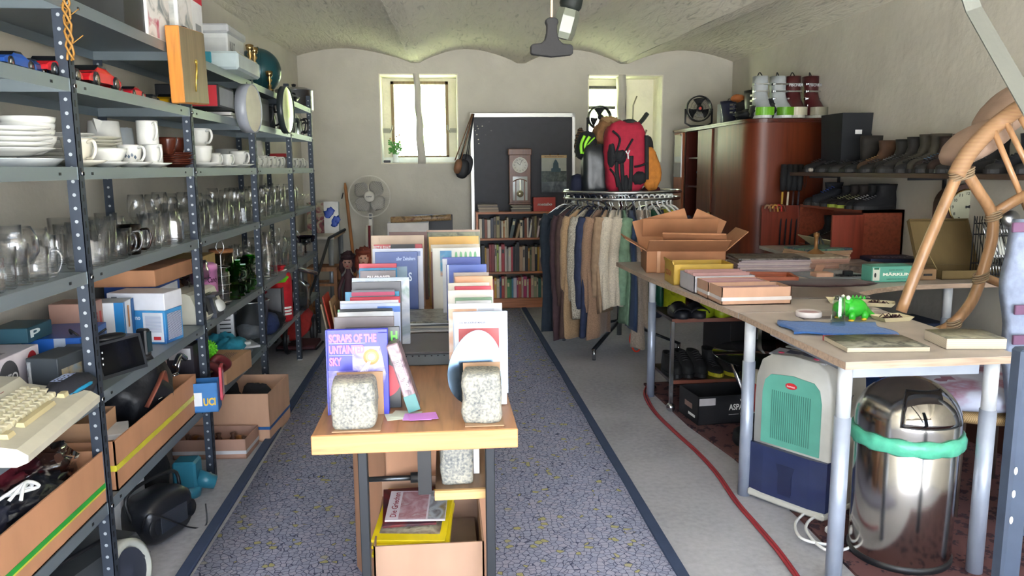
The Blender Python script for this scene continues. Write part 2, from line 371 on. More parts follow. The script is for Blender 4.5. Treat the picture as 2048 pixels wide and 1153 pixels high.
m = MB(); a = [at(1288, 788, 0), at(1385, 860, 0), at(1470, 905, 0), at(1640, 1060, 0)]
m.prism([(1.30, 4.9), (1.33, 4.05), (1.40, 3.55), (1.42, 2.9), (1.40, 1.5), (3.05, 1.5), (3.05, 5.1)], 0, .012); tag(build('persian_rug', m, mat('#5d1620', kind='persian')), 'dark red oriental rug under the desks on the right', 'rug')
m = MB(); pts = [at(x, y, 0) + Vector((0, 0, .008)) for x, y in ((1345, 655), (1385, 690), (1350, 735), (1300, 765), (1288, 790), (1306, 825), (1345, 865), (1392, 908), (1430, 950), (1470, 1008), (1510, 1055), (1552, 1105), (1595, 1165))]
def smooth(P, n=6):
    P = [Vector(p) for p in P]; out = []
    for i in range(len(P) - 1):
        p0 = P[max(i - 1, 0)]; p1 = P[i]; p2 = P[i + 1]; p3 = P[min(i + 2, len(P) - 1)]
        for k in range(n):
            t = k / n; out.append(.5 * ((2 * p1) + (p2 - p0) * t + (2 * p0 - 5 * p1 + 4 * p2 - p3) * t * t + (3 * p1 - p0 - 3 * p2 + p3) * t ** 3))
    return out + [P[-1]]
m.tube(smooth(pts[3:]), .006, 6); m.tube([p + Vector((.012, 0, 0)) for p in smooth(pts[4:])], .006, 6); tag(build('extension_cable', m, mat('#9c2f38', .6)), 'red doubled extension cable snaking over the concrete floor', 'cable')
XF = -1.08; XB = -1.465
SH = dict(top=1.925, car=1.69, cup=1.433, glass=1.118, box=.73, low=.375)
PY = [1.32, 2.46, 3.565, 4.735, 5.85, 6.79]
galv = mat('#8f9aa0', .42, .75, bump=.15); post_m = mat('#3c4450', .5, .4, bump=.2); slot = mat('#a6adb2', .6); slotd = mat('#101216', .6); lipm = mat('#828d93', .42, .5)
def LS(px, z, X): return colY(px, X, z)
rack = empty('shelving_rack', 'long grey slotted-angle steel rack with six levels along the left wall', 'shelving', (0, 0, 0))
def post(x, y, sx, front):
    """L-angle: one flange faces the room (-> slots), the other faces along the wall"""
    m = MB(); t = .0022; wd = .036
    sg = 1 if front else -1
    x0 = x; m.bx(x0 - sg * wd, x0, y, y + t, 0, 2.03)                  # flange facing the camera
    m.bx(x0 - t, x0, y, y + sx * wd, 0, 2.03)                          # flange facing the aisle
    m.mt(1)
    for k in range(50):
        z = .03 + k * .04; c = x0 - sg * wd / 2; m.add([(c + .0055 * math.cos(a * .785), y - .0008, z + .0055 * math.sin(a * .785)) for a in range(8)], [tuple(range(8))], False)
    m.mt(2)
    if front:
        for k in range(50):
            z = .05 + k * .04; m.bx(x0, x0 + .0008, y + sx * wd * .5 - .004, y + sx * wd * .5 + .004, z, z + .02)
    o = build('post', m, [post_m, slot, slotd], rack)
    m = MB(); m.bx(x0 - sg * .03, x0 + .004 * sg, y - .003, y + .03, 0, .008); build('foot', m, mat('#bfc3c4', .5), o)
    return o
for i, y in enumerate(PY):
    post(XF, y, 1, True); post(XB, y, 1, False)
def shelf(y0, y1, z):
    m = MB(); m.bx(XB + .002, XF - .002, y0 + .004, y1 - .002, z - .0025, z)
    for x in (XF - .003, XB + .002): m.bx(x, x + .0015, y0 + .004, y1 - .002, z - .038, z)
    for y in (y0 + .004, y1 - .004): m.bx(XB, XF, y, y + .0015, z - .038, z)
    m.mt(1)
    for y in (y0 + .09, y1 - .12): m.bx(XF - .0015, XF + .0002, y, y + .012, z - .024, z - .016)
    o = build('shelf', m, [lipm, slotd], rack)
    for y in (y0 + .02, y1 + .018):
        m = MB(); m.cyl((XF, y, z - .02), (XF + .006, y, z - .02), .007, seg=6); build('bolt', m, CHR, o)
    if z > 1.8 or z < .5:
        m = MB()
        for y in (y0,): m.prism([(XF - .04, z - .038), (XF - .005, z - .038), (XF - .005, z - .10), (XF - .015, z - .105)], 0, .002); m.T = Matrix()
        mb = MB(); mb.T = Matrix(((1, 0, 0, 0), (0, 0, 1, y0 + .006), (0, 1, 0, 0), (0, 0, 0, 1))); mb.prism([(XF - .036, z - .038), (XF - .004, z - .038), (XF - .004, z - .09), (XF - .01, z - .10), (XF - .018, z - .09)], 0, .002)
        build('gusset_plate', mb, CHR, o)
for i in range(5):
    for z in SH.values(): shelf(PY[i], PY[i + 1], z)
por = mat('#dcdcd6', .18); por2 = mat('#cfd4d6', .2); brw = mat('#4f2418', .22)
def lathe_thing(name, label, cat, prof, mats, loc, group=None, seg=24, sq=None):
    m = MB(); m.lathe(prof, seg=seg, sq=sq); o = build(name, m, mats, loc=loc); return tag(o, label, cat, group)
P_plate = [(0, .004), (.055, .004), (.06, 0), (.065, .004), (.085, .012), (.125, .022), (.126, .025), (.085, .016), (.06, .008), (0, .008)]
P_bowl = [(0, .004), (.03, 0), (.034, .004), (.055, .02), (.068, .045), (.072, .06), (.069, .06), (.063, .042), (.05, .02), (0, .01)]
P_cup = [(0, .003), (.024, 0), (.027, .004), (.036, .03), (.041, .062), (.043, .075), (.040, .075), (.037, .055), (.03, .02), (0, .01)]
P_mug = [(0, .002), (.037, 0), (.04, .004), (.04, .092), (.037, .094), (.036, .01), (0, .008)]
P_saucer = [(0, .003), (.03, 0), (.035, .004), (.06, .011), (.076, .018), (.076, .02), (.055, .013), (0, .007)]
G_tumbler = [(0, .002), (.028, 0), (.031, .004), (.037, .11), (.035, .11), (.029, .012), (0, .010)]
G_tall = [(0, .002), (.026, 0), (.029, .004), (.033, .15), (.031, .15), (.0265, .014), (0, .012)]
G_short = [(0, .002), (.034, 0), (.038, .004), (.041, .085), (.039, .085), (.035, .014), (0, .012)]
G_jar = [(0, .002), (.04, 0), (.044, .006), (.045, .085), (.037, .1), (.037, .115), (.035, .115), (.035, .1), (.042, .084), (.041, .01), (0, .01)]
G_wine = [(0, .002), (.034, 0), (.034, .003), (.006, .008), (.0045, .05), (.006, .075), (.022, .085), (.037, .115), (.036, .16), (.031, .19), (.0295, .19), (.034, .16), (.035, .117), (.02, .09), (0, .086)]
G_beer = [(0, .004), (.036, 0), (.040, .01), (.038, .03), (.041, .13), (.039, .13), (.036, .03), (0, .018)]
G_brandy = [(0, .002), (.038, 0), (.038, .003), (.008, .008), (.006, .04), (.01, .05), (.045, .066), (.064, .10), (.062, .14), (.045, .175), (.0435, .175), (.06, .14), (.062, .1), (.043, .07), (0, .058)]
G_carafe = [(0, .004), (.042, 0), (.046, .008), (.042, .06), (.02, .14), (.014, .18), (.018, .215), (.0165, .215), (.012, .18), (.018, .14), (.04, .06), (.042, .012), (0, .01)]
G_goblet = [(0, .002), (.03, 0), (.03, .003), (.007, .01), (.006, .05), (.03, .065), (.036, .085), (.037, .11), (.035, .11), (.033, .086), (.027, .069), (0, .06)]
tint = mat('#ffffff', kind='glass', gain=2.2); smoke = mat('#d8c8b4', kind='glass', gain=1.6)
def gl(name, prof, mt_=tint, handle=0, flutes=0):
    m = MB(); m.lathe(prof, seg=16 if not flutes else flutes, smooth=not flutes)
    o = build(name, m, mt_)
    if handle:
        h = max(z for r, z in prof); r = max(r for r, z in prof); mm = MB(); mm.tube(smooth([(r - .003, 0, h * .82), (r + .022, 0, h * .84), (r + .03, 0, h * .55), (r + .018, 0, h * .22), (r - .004, 0, h * .18)], 4), .0045, 6)
        build('handle', mm, mt_, o)
    return o
KG = dict(tumbler=gl('tumbler', G_tumbler), tall=gl('highball_glass', G_tall), short=gl('whisky_glass', G_short, flutes=10), jar=gl('glass_jar', G_jar), wine=gl('wine_glass', G_wine), beer=gl('beer_mug', G_beer, handle=1), brandy=gl('brandy_glass', G_brandy), goblet=gl('goblet', G_goblet), mugg=gl('glass_mug', [(r * 1.05, z * .9) for r, z in G_tumbler], handle=1), carafe=gl('carafe', G_carafe))
for o in KG.values(): o.location = (0, -30, 0)
_used = set()
GN = dict(tumbler='plain clear tumbler', tall='tall straight clear glass', short='short faceted whisky glass', jar='clear glass jar with narrow neck', wine='stemmed wine glass', beer='thick beer mug with handle', brandy='big round brandy glass', goblet='small stemmed goblet', mugg='clear glass mug with a handle', carafe='slim-necked clear carafe')
def glass(kind, x, y, z, where, rz=0, s=1, cat='glass'):
    lab = GN[kind] + ' ' + where
    src = KG[kind]
    if kind in _used: o = dup(src, (x, y, z), rz)
    else: o = src; o.location = (x, y, z); o.rotation_euler = (0, 0, rz); _used.add(kind)
    o.scale = (s, s, s); tag(o, lab, 'glass' if kind not in ('beer', 'mugg', 'jar', 'carafe') else {'beer': 'mug', 'mugg': 'mug', 'jar': 'jar', 'carafe': 'carafe'}[kind], GN[kind] + ' group ' + where); return o
zg = SH['glass']
BAYW = ['on glassware shelf %s' % q for q in ('left of nearest post', 'in nearest full bay', 'in third bay', 'in fourth bay', 'in farthest bay')]
plan = {  # bay: (kinds front row, middle, back)
    0: (['short', 'tumbler', 'tumbler', 'mugg'], ['tumbler', 'tall', 'tumbler', 'tall'], ['tall', 'tumbler', 'tall', 'tall']),
    1: (['tumbler', 'short', 'tumbler', 'beer', 'mugg', 'mugg', 'short', 'short', 'mugg', 'beer', 'beer'], ['tumbler', 'short', 'beer', 'beer', 'mugg', 'short', 'beer', 'mugg', 'jar', 'short'], ['jar', 'tumbler', 'short', 'jar', 'short', 'jar', 'beer', 'jar', 'jar', 'short']),
    2: (['short', 'tumbler', 'tumbler', 'beer', 'tall', 'tumbler', 'tall', 'tumbler', 'short', 'tall'], ['tall', 'tall', 'jar', 'tall', 'beer', 'tall', 'tall', 'tall', 'tumbler', 'tall'], ['wine', 'brandy', 'wine', 'wine', 'brandy', 'wine', 'brandy', 'wine', 'wine']),
    3: (['goblet', 'goblet', 'tall', 'goblet', 'goblet', 'tall', 'goblet', 'goblet', 'tall'], ['wine', 'wine', 'goblet', 'wine', 'wine', 'wine', 'wine', 'goblet'], ['wine', 'tall', 'wine', 'wine', 'wine', 'wine', 'tall', 'wine']),
    4: (['tall', 'tall', 'tall', 'goblet', 'goblet', 'goblet'], ['wine', 'tall', 'wine', 'tall', 'wine', 'brandy'], ['wine', 'wine', 'brandy', 'wine', 'wine'])}
for r_, ex in zip(plan[1], (['short', 'jar', 'short'], ['mugg', 'short', 'jar', 'beer'], ['tumbler', 'beer', 'jar', 'short'])): r_ += ex
for r_, ex in zip(plan[0], (['short'], ['tumbler', 'tall'], ['tumbler', 'tall'])): r_ += ex
for r_, ex in zip(plan[2], (['tumbler', 'short'], ['tumbler', 'tall', 'jar'], ['wine', 'brandy'])): r_ += ex
for b, rows in plan.items():
    y0 = max(PY[b], 1.95) + .09; y1 = PY[b + 1] - .06
    for j, row in enumerate(rows):
        x = XF - .06 - .115 * j
        for i, k in enumerate(row):
            y = y0 + (y1 - y0) * (i + .5 * (j % 2)) / (len(row) - .2)
            if y > y1: y = y1
            glass(k, x + rnd.uniform(-.012, .012), y, zg, BAYW[b] + [', front row', ', middle row', ', back row'][j], rnd.uniform(0, 6.28), rnd.uniform(.93, 1.06))
glass('brandy', XF - .06, LS(26, zg, XF - .075), zg, 'at left picture edge, largest glass of the shelf', 0, .9)
o = glass('mugg', XF - .06, LS(262, zg, XF - .06), zg, 'x', R(0), 1.1); o['label'] = 'brown tinted glass mug with handle in front of the clear mugs'; del o['group']; o.data = o.data.copy(); o.data.materials[0] = mat('#8a6a52', kind='glass', gain=1.8)
for c in o.children: c.data = c.data.copy(); c.data.materials[0] = mat('#8a6a52', kind='glass', gain=1.8)
zb = SH['box']
W2 = {2: 'on lower glass shelf in the third bay', 3: 'on lower glass shelf in the fourth bay', 4: 'on lower glass shelf in the farthest bay'}
plan2 = {2: (['tall'], ['beer', 'beer', 'tall', 'beer', 'wine'], ['wine', 'brandy', 'wine', 'wine', 'brandy', 'wine', 'wine']),
         3: (['tall', 'goblet', 'short', 'short', 'goblet', 'short', 'tumbler', 'short'], ['carafe', 'tall', 'brandy', 'tumbler', 'jar', 'brandy', 'jar'], ['wine', 'wine', 'jar', 'wine', 'brandy', 'jar', 'wine']),
         4: (['tumbler', 'short', 'goblet', 'short', 'short', 'goblet'], ['jar', 'brandy', 'jar', 'beer', 'brandy'], ['beer', 'jar', 'wine', 'jar', 'wine'])}
for b, rows in plan2.items():
    y0 = PY[b] + .09 + (.45 if b == 2 else 0); y1 = PY[b + 1] - .06
    for j, row in enumerate(rows):
        if b == 2 and j == 2: y0 = PY[b] + .2
        x = XF - .07 - .115 * j
        for i, k in enumerate(row):
            y = y0 + (y1 - y0) * (i + .5 * (j % 2)) / max(1, len(row) - .2)
            if y > y1 or (b == 3 and j == 0 and i == 0): continue
            glass(k, x + rnd.uniform(-.01, .01), y, zb, W2[b] + [', front row', ', middle row', ', back row'][j], rnd.uniform(0, 6.28), rnd.uniform(1.0, 1.15))
o = glass('carafe', XF - .07, LS(537, zb, XF - .07), zb, 'x', 0, 1.35); o['label'] = 'tall slim-necked glass carafe in front right of the third rack post'; del o['group']
gg = mat('#58c81e', kind='glass', gain=1.4); gm = MB(); gm.lathe([(0, .003), (.03, 0), (.032, .006), (.026, .02), (.036, .05), (.04, .085), (.038, .085), (.033, .05), (.022, .02), (0, .014)], seg=8, smooth=False)
proto = build('green_cup', gm, gg)
hh = MB(); hh.tube(smooth([(.036, 0, .075), (.06, 0, .07), (.062, 0, .045), (.034, 0, .03)], 4), .005, 6); build('handle', hh, gg, proto)
k = 0
for j in range(2):
    for i in range(4):
        for lv in range(2 if j == 0 and i < 3 or j else 1):
            px = 468 + i * 12; X = XF - .05 - .085 * j; loc = (X, LS(470 + i * 10, zb, X), zb + lv * .078)
            lab = 'bright green pressed glass cup, %s, beside the wire egg stand' % (['lower tier', 'upper tier'][lv])
            if k == 0: proto.location = loc; o = proto
            else: o = dup(proto, loc, rnd.uniform(0, 6))
            tag(o, lab, 'cup', 'green glass cups ' + 'lower upper'.split()[lv]); k += 1
zc = SH['cup']
def stack(prof, name, mt_, x, y, z, n, dz, label, cat, group, jit=.006, s=1.):
    m = MB(); m.lathe(prof, seg=28); pr = None
    for i in range(n):
        loc = (x + rnd.uniform(-jit, jit), y + rnd.uniform(-jit, jit), z + i * dz)
        if pr is None: pr = build(name, m, mt_, loc=loc); o = pr
        else: o = dup(pr, loc)
        o.scale = (s, s, s); tag(o, label % ('at the bottom' if i == 0 else 'on top' if i == n - 1 else ordn(i) + ' from the bottom'), cat, group)
def ring(p, s): return [(r * s, z) for r, z in p]
stack(ring(P_plate, 1.0), 'dinner_plate', por, XF - .17, LS(12, zc, XF - .17) , zc + .03, 5, .0145, 'white plate in the leftmost plate stack, %s', 'plate', 'plates in the leftmost stack')
m = MB(); m.lathe(ring([(0, 0), (.12, 0), (.15, .022), (.152, .025), (.12, .006), (0, .006)], 1), seg=32, sq=(.7, 1.)); tag(build('serving_platter', m, por2, loc=(XF - .13, LS(60, zc, XF - .1), zc)), 'long grey-white serving platter lying under the left plate stacks', 'platter')
stack(ring(P_bowl, 1.15), 'soup_bowl', por, XF - .13, LS(62, zc, XF - .13), zc + .035, 4, .019, 'white bowl in the bowl stack left of the nearest rack post, %s', 'bowl', 'bowls left of the nearest post', s=.9)
stack(ring(P_plate, .98), 'dinner_plate', por, XF - .27, LS(120, zc, XF - .27), zc, 8, .0135, 'white plate in the middle plate stack behind the nearest rack post, %s', 'plate', 'plates in the middle stack')
stack(ring(P_plate, 1.0), 'dinner_plate', mat('#d6d4c4', .2), XF - .24, LS(172, zc, XF - .24), zc, 8, .0125, 'cream plate in the plate stack left of the white jug, %s', 'plate', 'cream plates left of the jug')
def jug(loc, r, h, label, mt_=por, rz=0):
    m = MB(); m.lathe([(0, .003), (r * .86, 0), (r * .95, h * .1), (r, h * .5), (r * .88, h), (r * .84, h), (r * .92, h * .5), (0, .01)], seg=24); o = build('jug', m, mt_, loc=loc, rot=(0, 0, rz)); tag(o, label, 'jug')
    mm = MB(); mm.tube(smooth([(0, r * .9, h * .88), (0, r * 1.55, h * .85), (0, r * 1.6, h * .45), (0, r * .95, h * .2)], 5), .007, 8); build('handle', mm, mt_, o)
    mm = MB(); mm.add([(-.018, -r * .84, h * .99), (0, -r * 1.35, h * 1.04), (.018, -r * .84, h * .99), (0, -r * .9, h * .72)], [(0, 1, 3), (1, 2, 3), (0, 2, 1)], False); build('spout', mm, mt_, o, thick=.003); return o
jug((XF - .2, LS(214, zc, XF - .2), zc), .062, .175, 'tall white porcelain jug with spout behind the small bowls')
jug((XF - .25, LS(248, zc, XF - .25), zc), .05, .165, 'slimmer flared white jug right of the tall jug', mat('#cdd6dc', .2), R(180))
def cup(loc, rz, label, prof=P_cup, mt_=por, s=1., saucer=None, deco=None, group=None, name='cup'):
    if saucer:
        m = MB(); m.lathe(P_saucer, seg=26); o = build('saucer', m, mt_, loc=loc); o.scale = (s, s, s); tag(o, 'saucer of the ' + label, 'saucer', group and 'saucers ' + group); loc = (loc[0], loc[1], loc[2] + .0075 * s)
    m = MB(); m.lathe(prof, seg=22); o = build(name, m, mt_, loc=loc, rot=(0, 0, rz)); o.scale = (s, s, s); tag(o, label, 'bowl' if name == 'bowl' else 'cup', group)
    if name == 'bowl': return o
    r = max(q[0] for q in prof); h = max(q[1] for q in prof)
    mm = MB(); mm.tube(smooth([(r * .93, 0, h * .85), (r + .02, 0, h * .88), (r + .027, 0, h * .55), (r + .012, 0, h * .25), (r * .8, 0, h * .22)], 4), .005, 6); build('handle', mm, mt_, o)
    if deco:
        mm = MB(); a = -rz - R(75)
        for q in range(5): aa = a + .25 * (q - 2); mm.at((r * 1.003 * math.cos(aa), r * 1.003 * math.sin(aa), h * (.45 + .1 * math.sin(q * 3))), (R(90), 0, aa + R(90))); mm.prism([(0, .008), (.005, 0), (0, -.008), (-.005, 0)], -.0005, .001)
        build('flower_decor', mm, mat('#4a5a6a', .4), o)
    return o
HD = R(-25)
cup((XF - .075, LS(158, zc, XF - .075), zc), HD, 'straight white mug with a grey rim directly behind the nearest rack post', mt_=mat('#e2ddcc', .2), saucer=1, s=1.1)
cup((XF - .07, LS(214, zc, XF - .07), zc), 0, 'low white bowl on a saucer in front of the tall jug', P_bowl, saucer=1, s=.95, name='bowl')
cup((XF - .07, LS(262, zc, XF - .07), zc), HD, 'white flower-painted cup left of the stacked mugs', saucer=1, deco=1)
cup((XF - .06, LS(308, zc, XF - .06), zc), R(-40), 'plain white mug at the bottom of the stacked pair', P_mug, saucer=1, s=.9)
cup((XF - .07, LS(300, zc, XF - .07), zc + .088), R(-40), 'wide white mug balanced on top of the stacked pair', P_mug, s=1.0)
cup((XF - .15, LS(283, zc, XF - .15), zc), HD, 'white cup with blue flowers behind the stacked mugs', mt_=por, deco=1, s=.95)
stack(ring(P_saucer, 1.0), 'brown_saucer', brw, XF - .075, LS(352, zc, XF - .075), zc, 6, .009, 'dark brown glazed saucer in the brown stack, %s', 'saucer', 'brown saucers')
for i, (px, X, zz) in enumerate(((338, XF - .08, .056), (356, XF - .09, .06), (346, XF - .2, .04), (362, XF - .2, .085))):
    cup((X, LS(px, zc, X), zc + (zz if i < 2 else 0)), R(200 + 30 * i), ['left', 'right', 'back left', 'back right'][i] + ' dark brown glazed cup over the brown saucers', mt_=brw, s=.95)
names = ['wide white cup with looped handle beside second rack post', 'ribbed white mug second from the second rack post', 'straight white mug in the middle of the third bay', 'tapered white cup near the third rack post']
for i, (px, dx, s) in enumerate(((404, .07, 1.25), (432, .07, 1.0), (455, .07, 1.05), (478, .09, 1.15))): cup((XF - dx, LS(px, zc, XF - dx), zc), R(200 if i == 0 else -30), names[i], P_cup if i in (0, 3) else P_mug, s=s * (1 if i in (0, 3) else .7), saucer=1)
cup((XF - .1, LS(402, zc, XF - .1), zc + .1), R(-30), 'white cup stacked on top of the wide looped cup', s=1.2)
for i, (px, l) in enumerate(((455, 'large white deep bowl at the back of the third bay'), (487, 'grey-green bowl at the back by the third rack post'))):
    m = MB(); m.lathe([(0, 0), (.06, 0), (.068, .02), (.07, .12), (.066, .12), (.063, .02), (0, .01)], seg=24); tag(build('pot_bowl', m, [por, mat('#b9bda8', .25)][i], loc=(XF - .27, LS(px, zc, XF - .27), zc)), l, 'bowl')
for i, px in enumerate((425, 447, 470, 492)): cup((XF - .19, LS(px, zc, XF - .19), zc), 0, 'white cup %s from left in the second row, third bay' % ordn(i), s=1.1)
k = 0
for b, n in ((3, 8), (4, 7)):
    for j in range(2):
        for i in range(n):
            y = PY[b] + .1 + (PY[b + 1] - PY[b] - .2) * i / (n - 1); cup((XF - .07 - .11 * j, y, zc), R(-40), 'small light cup, %s row of the %s bay, crockery shelf' % (['front', 'back'][j], {3: 'fourth', 4: 'farthest'}[b]), P_mug if (i + j) % 2 else P_cup, mat('#cfcfc6', .25), s=.85, group='small cups %d %d' % (b, j))
for i, px in enumerate((517, 524)):
    m = MB(); m.lathe([(0, 0), (.05, 0), (.04, .1), (.03, .19), (.027, .19), (.036, .1), (0, .01)], seg=18); tag(build('tall_vase', m, mat('#c9c7bd', .2), loc=(XF - .2 - .02 * i, LS(px, zc, XF - .2), zc)), ['left', 'right'][i] + ' tall tapered white vase right of the third rack post', 'vase')
m = MB(); m.bx(-.06, .06, -.09, .09, 0, .025, .004); tag(build('red_tin', m, mat('#a81f22', .4), loc=(XF - .12, LS(562, zc, XF - .12), zc + .082)), 'small flat red tin lying on the cups of the fourth bay', 'tin')
def car(loc, L, hexc, label, rz=R(90), kind='sport', s=1.):
    L *= .84; m = MB(); pr = [(-.5, .10), (-.5, .17), (-.42, .22), (-.22, .25), (-.1, .34), (.1, .345), (.27, .24), (.44, .19), (.5, .13), (.5, .08)]
    pr = [(x * L, z * L * .82) for x, z in pr]; wd = .2 * L
    rings = [[(x, sy * wd * (1 - .22 * (z / L > .27)), z) for x, z in pr] for sy in (-1, -.96, .96, 1)]
    rings[0] = [(x * .98, y, z * .96) for x, y, z in rings[0]]; rings[3] = [(x * .98, y, z * .96) for x, y, z in rings[3]]
    m.loft(rings, False, True); o = build('toy_car', m, mat(hexc, .18), loc=loc, rot=(0, 0, rz)); tag(o, label, 'toy car')
    w_ = MB()
    for sx in (-.31, .3):
        for sy in (-1, 1): 
            w2 = MB(); w2.cyl((sx * L, sy * wd * .82, .095 * L), (sx * L, sy * wd * 1.06, .095 * L), .095 * L, seg=16); w2.mt(1); w2.cyl((sx * L, sy * wd * 1.06, .095 * L), (sx * L, sy * wd * 1.08, .095 * L), .055 * L, seg=10); build('wheel', w2, [BLK, CHR], o)
    m = MB(); m.loft([[(x * L, sy * wd * .8, z * L * .92) for x, z in ((-.2, .235), (-.1, .318), (.1, .322), (.24, .235))] for sy in (-1.0, 1.0)], False, True); build('window_glass', m, mat('#15181d', .1), o)
    return o
zr = SH['car']
for i, (px, L, hx, lab) in enumerate(((18, .2, '#1c4fa8', 'bright blue toy racing car at the left picture edge of the car shelf'), (52, .17, '#16386f', 'dark blue toy racing car left of the big red one'), (102, .27, '#c01e26', 'largest red toy sports car left of the nearest rack post'), (182, .3, '#cf2028', 'long red toy sports car right of the nearest rack post'), (222, .14, '#b81c26', 'small red toy car fourth along the car shelf with a white number plate'), (262, .17, '#c41a30', 'red toy coupe just left of the small black car'), (300, .13, '#33383c', 'small dark grey toy car between red and yellow'), (335, .2, '#d8a418', 'yellow toy sports car beside the wooden clock'))):
    car((XF - .075, LS(px, zr, XF - .075), zr), L, hx, lab, rz=R(-90) if i % 2 else R(90))
car((XF - .2, LS(330, zr, XF - .2), zr), .15, '#2f7f8a', 'teal toy car with open roof behind the yellow one')
def pbox(name, label, cat, c, d, hexc, rz=0, rough=.5, panels=(), group=None, mt_=None, b=.002):
    """closed printed box; c = base centre, d = size; panels = (face, u0,u1,v0,v1, colour or (text,colour)) in 0..1 of the face"""
    m = MB(); m.box((0, 0, d[2] / 2), d, b); o = build(name, m, mt_ or mat(hexc, rough), loc=c, rot=(0, 0, rz)); tag(o, label, cat, group)
    for pn in panels:
        f, u0, u1, v0, v1, cc = pn[:6]; hx, hy, h = d[0] / 2, d[1] / 2, d[2]; e = .0006 * (1 + .6 * (panels.index(pn) + 1))
        fr = {'f': ((-hx, -hy - e, 0), (d[0], 0, 0), (0, 0, h)), 'r': ((hx + e, -hy, 0), (0, d[1], 0), (0, 0, h)), 't': ((-hx, -hy, h + e), (d[0], 0, 0), (0, d[1], 0)), 'l': ((-hx - e, hy, 0), (0, -d[1], 0), (0, 0, h)), 'T': ((-hx, hy, h + e), (0, -d[1], 0), (d[0], 0, 0))}[f]
        O, U, V = map(Vector, fr); q = MB()
        p0 = O + U * u0 + V * v0; uu = U * (u1 - u0); vv = V * (v1 - v0)
        if isinstance(cc, tuple) and isinstance(cc[0], str) and cc[0] == 'disc':
            q.add([tuple(p0 + uu * (.5 + .5 * math.cos(a * math.pi / 16)) + vv * (.5 + .5 * math.sin(a * math.pi / 16))) for a in range(32)], [tuple(range(32))], False); build('round_mark', q, mat(cc[1], .5), o)
        elif isinstance(cc, tuple): text_in(q, cc[0], p0, uu, vv, cc[2] if len(cc) > 2 else .03); build('lettering', q, mat(cc[1], .5), o)
        else:
            q.add([tuple(p0), tuple(p0 + uu), tuple(p0 + uu + vv), tuple(p0 + vv)], [(0, 1, 2, 3)], False); build('printed_panel', q, cc if not isinstance(cc, str) else mat(cc, .5), o)
    return o
zt = SH['top']
def on(px, z, dx): return (XF - dx, LS(px, z, XF - dx), z)
Z_ = on
pbox('black_case', 'black box with a yellow edge on the top shelf, nearest one in view', 'box', on(190, zt, .2), (.34, .32, .14), '#25282a', panels=[('r', 0, 1, 0, .07, '#c9c22c')])
pix = mat('#e6e0dc', .25, kind='patch', freq=9, cols=('#8f9698', '#efeae6', '#f4f1ef', '#c4506a'))
for i, (px, hx, l) in enumerate(((243, '#e9e6e4', 'white display box with a pink and grey picture on the top shelf'), (305, '#dfe0e0', 'pale display box showing a grey appliance behind its film window'))):
    pbox('appliance_box', l, 'box', on(px, zt, .17), (.3, .26 if i == 0 else .2, .3), hx, panels=[('r', .04, .96, .04, .96, pix), ('f', .05, .95, .05, .95, mat('#cfd2d2', .2, kind='patch', freq=7, cols=('#7f8a88', '#e4e4e0', '#b8bebb')))])
pbox('red_white_box', 'tall white box with a red top band right of the display boxes', 'box', on(355, zt, .13), (.2, .17, .36), '#e9e9ea', panels=[('f', 0, 1, .72, 1, '#c4122e'), ('r', 0, 1, .72, 1, '#c4122e'), ('f', .1, .6, .5, .56, '#b8283c'), ('r', .3, .8, .1, .45, '#8d9094')])
pbox('kitchen_appliance', 'white kitchen appliance carton with grey lid behind the clear tray', 'box', on(438, zt, .2), (.22, .36, .25), '#cfd2d2', panels=[('r', .1, .4, .62, .85, ('KULT', '#6d7376')), ('r', .45, .9, .12, .6, '#9da3a3'), ('f', .05, .95, .05, .9, '#c2c6c7')])
m = MB(); m.bx(-.12, .12, -.2, .2, .25, .30, .01); build('lid', m, mat('#b9bcbf', .35), bpy.data.objects['kitchen_appliance'])
m = MB(); m.bx(-.1, .1, -.24, .24, 0, .09, .012); o = build('storage_tray', m, mat('#aab8ba', .15), loc=(XF - .03, LS(462, zt, XF - .03), zt)); tag(o, 'long clear plastic storage tray on the edge of the top shelf', 'tray')
m = MB(); m.bx(-.09, .09, -.22, .22, .004, .075, .005); build('contents', m, mat('#9fb0b2', .5, kind='patch', freq=9, cols=('#5f7378', '#b9c6c8', '#8ca0a4')), o)
m = MB(); m.bx(-.104, -.03, -.247, -.235, .03, .085, .004); build('clip', m, mat('#2d7d8d', .4), o)
gt = mat('#1f4a50', .3, .2, kind='patch', freq=3, cols=('#143338', '#1f4a50', '#26565a')); m = MB(); m.sph((0, 0, .15), .15, 32, 20); o = build('globe', m, gt, loc=(XF - .13, LS(522, zt, XF - .12), zt)); tag(o, 'dark teal globe standing on the top shelf', 'globe')
m = MB(); m.tube([(0, .154 * math.cos(a), .15 + .154 * math.sin(a)) for a in [R(k * 15) for k in range(24)]], .005, 6, closed=True); build('seam_ring', m, mat('#345f64', .3, .6), o, rot=(0, 0, R(20)))
brass = mat('#a88c5c', .25, 1.)
for i, (px, dx, dz, y_) in enumerate(((503, .0, .16, .2), (512, -.02, .1, .1), (540, .0, .1, -.05))):
    m = MB(); m.lathe([(.022, 0), (.024, .01), (.01, .02), (.015, .035), (.007, .05), (.018, .07), (.009, .085), (.02, .1), (.024, .125), (.012, .13), (0, .13)], seg=14, close=True); tag(build('brass_candlestick', m, brass, loc=(XF - .02, LS(px, zt, XF - .02), zt + (.09 if i < 2 else 0))), 'small turned brass candlestick %s' % ['standing on the clear tray, left one', 'standing on the clear tray, right one', 'on the shelf edge before the teal globe'][i], 'candlestick')
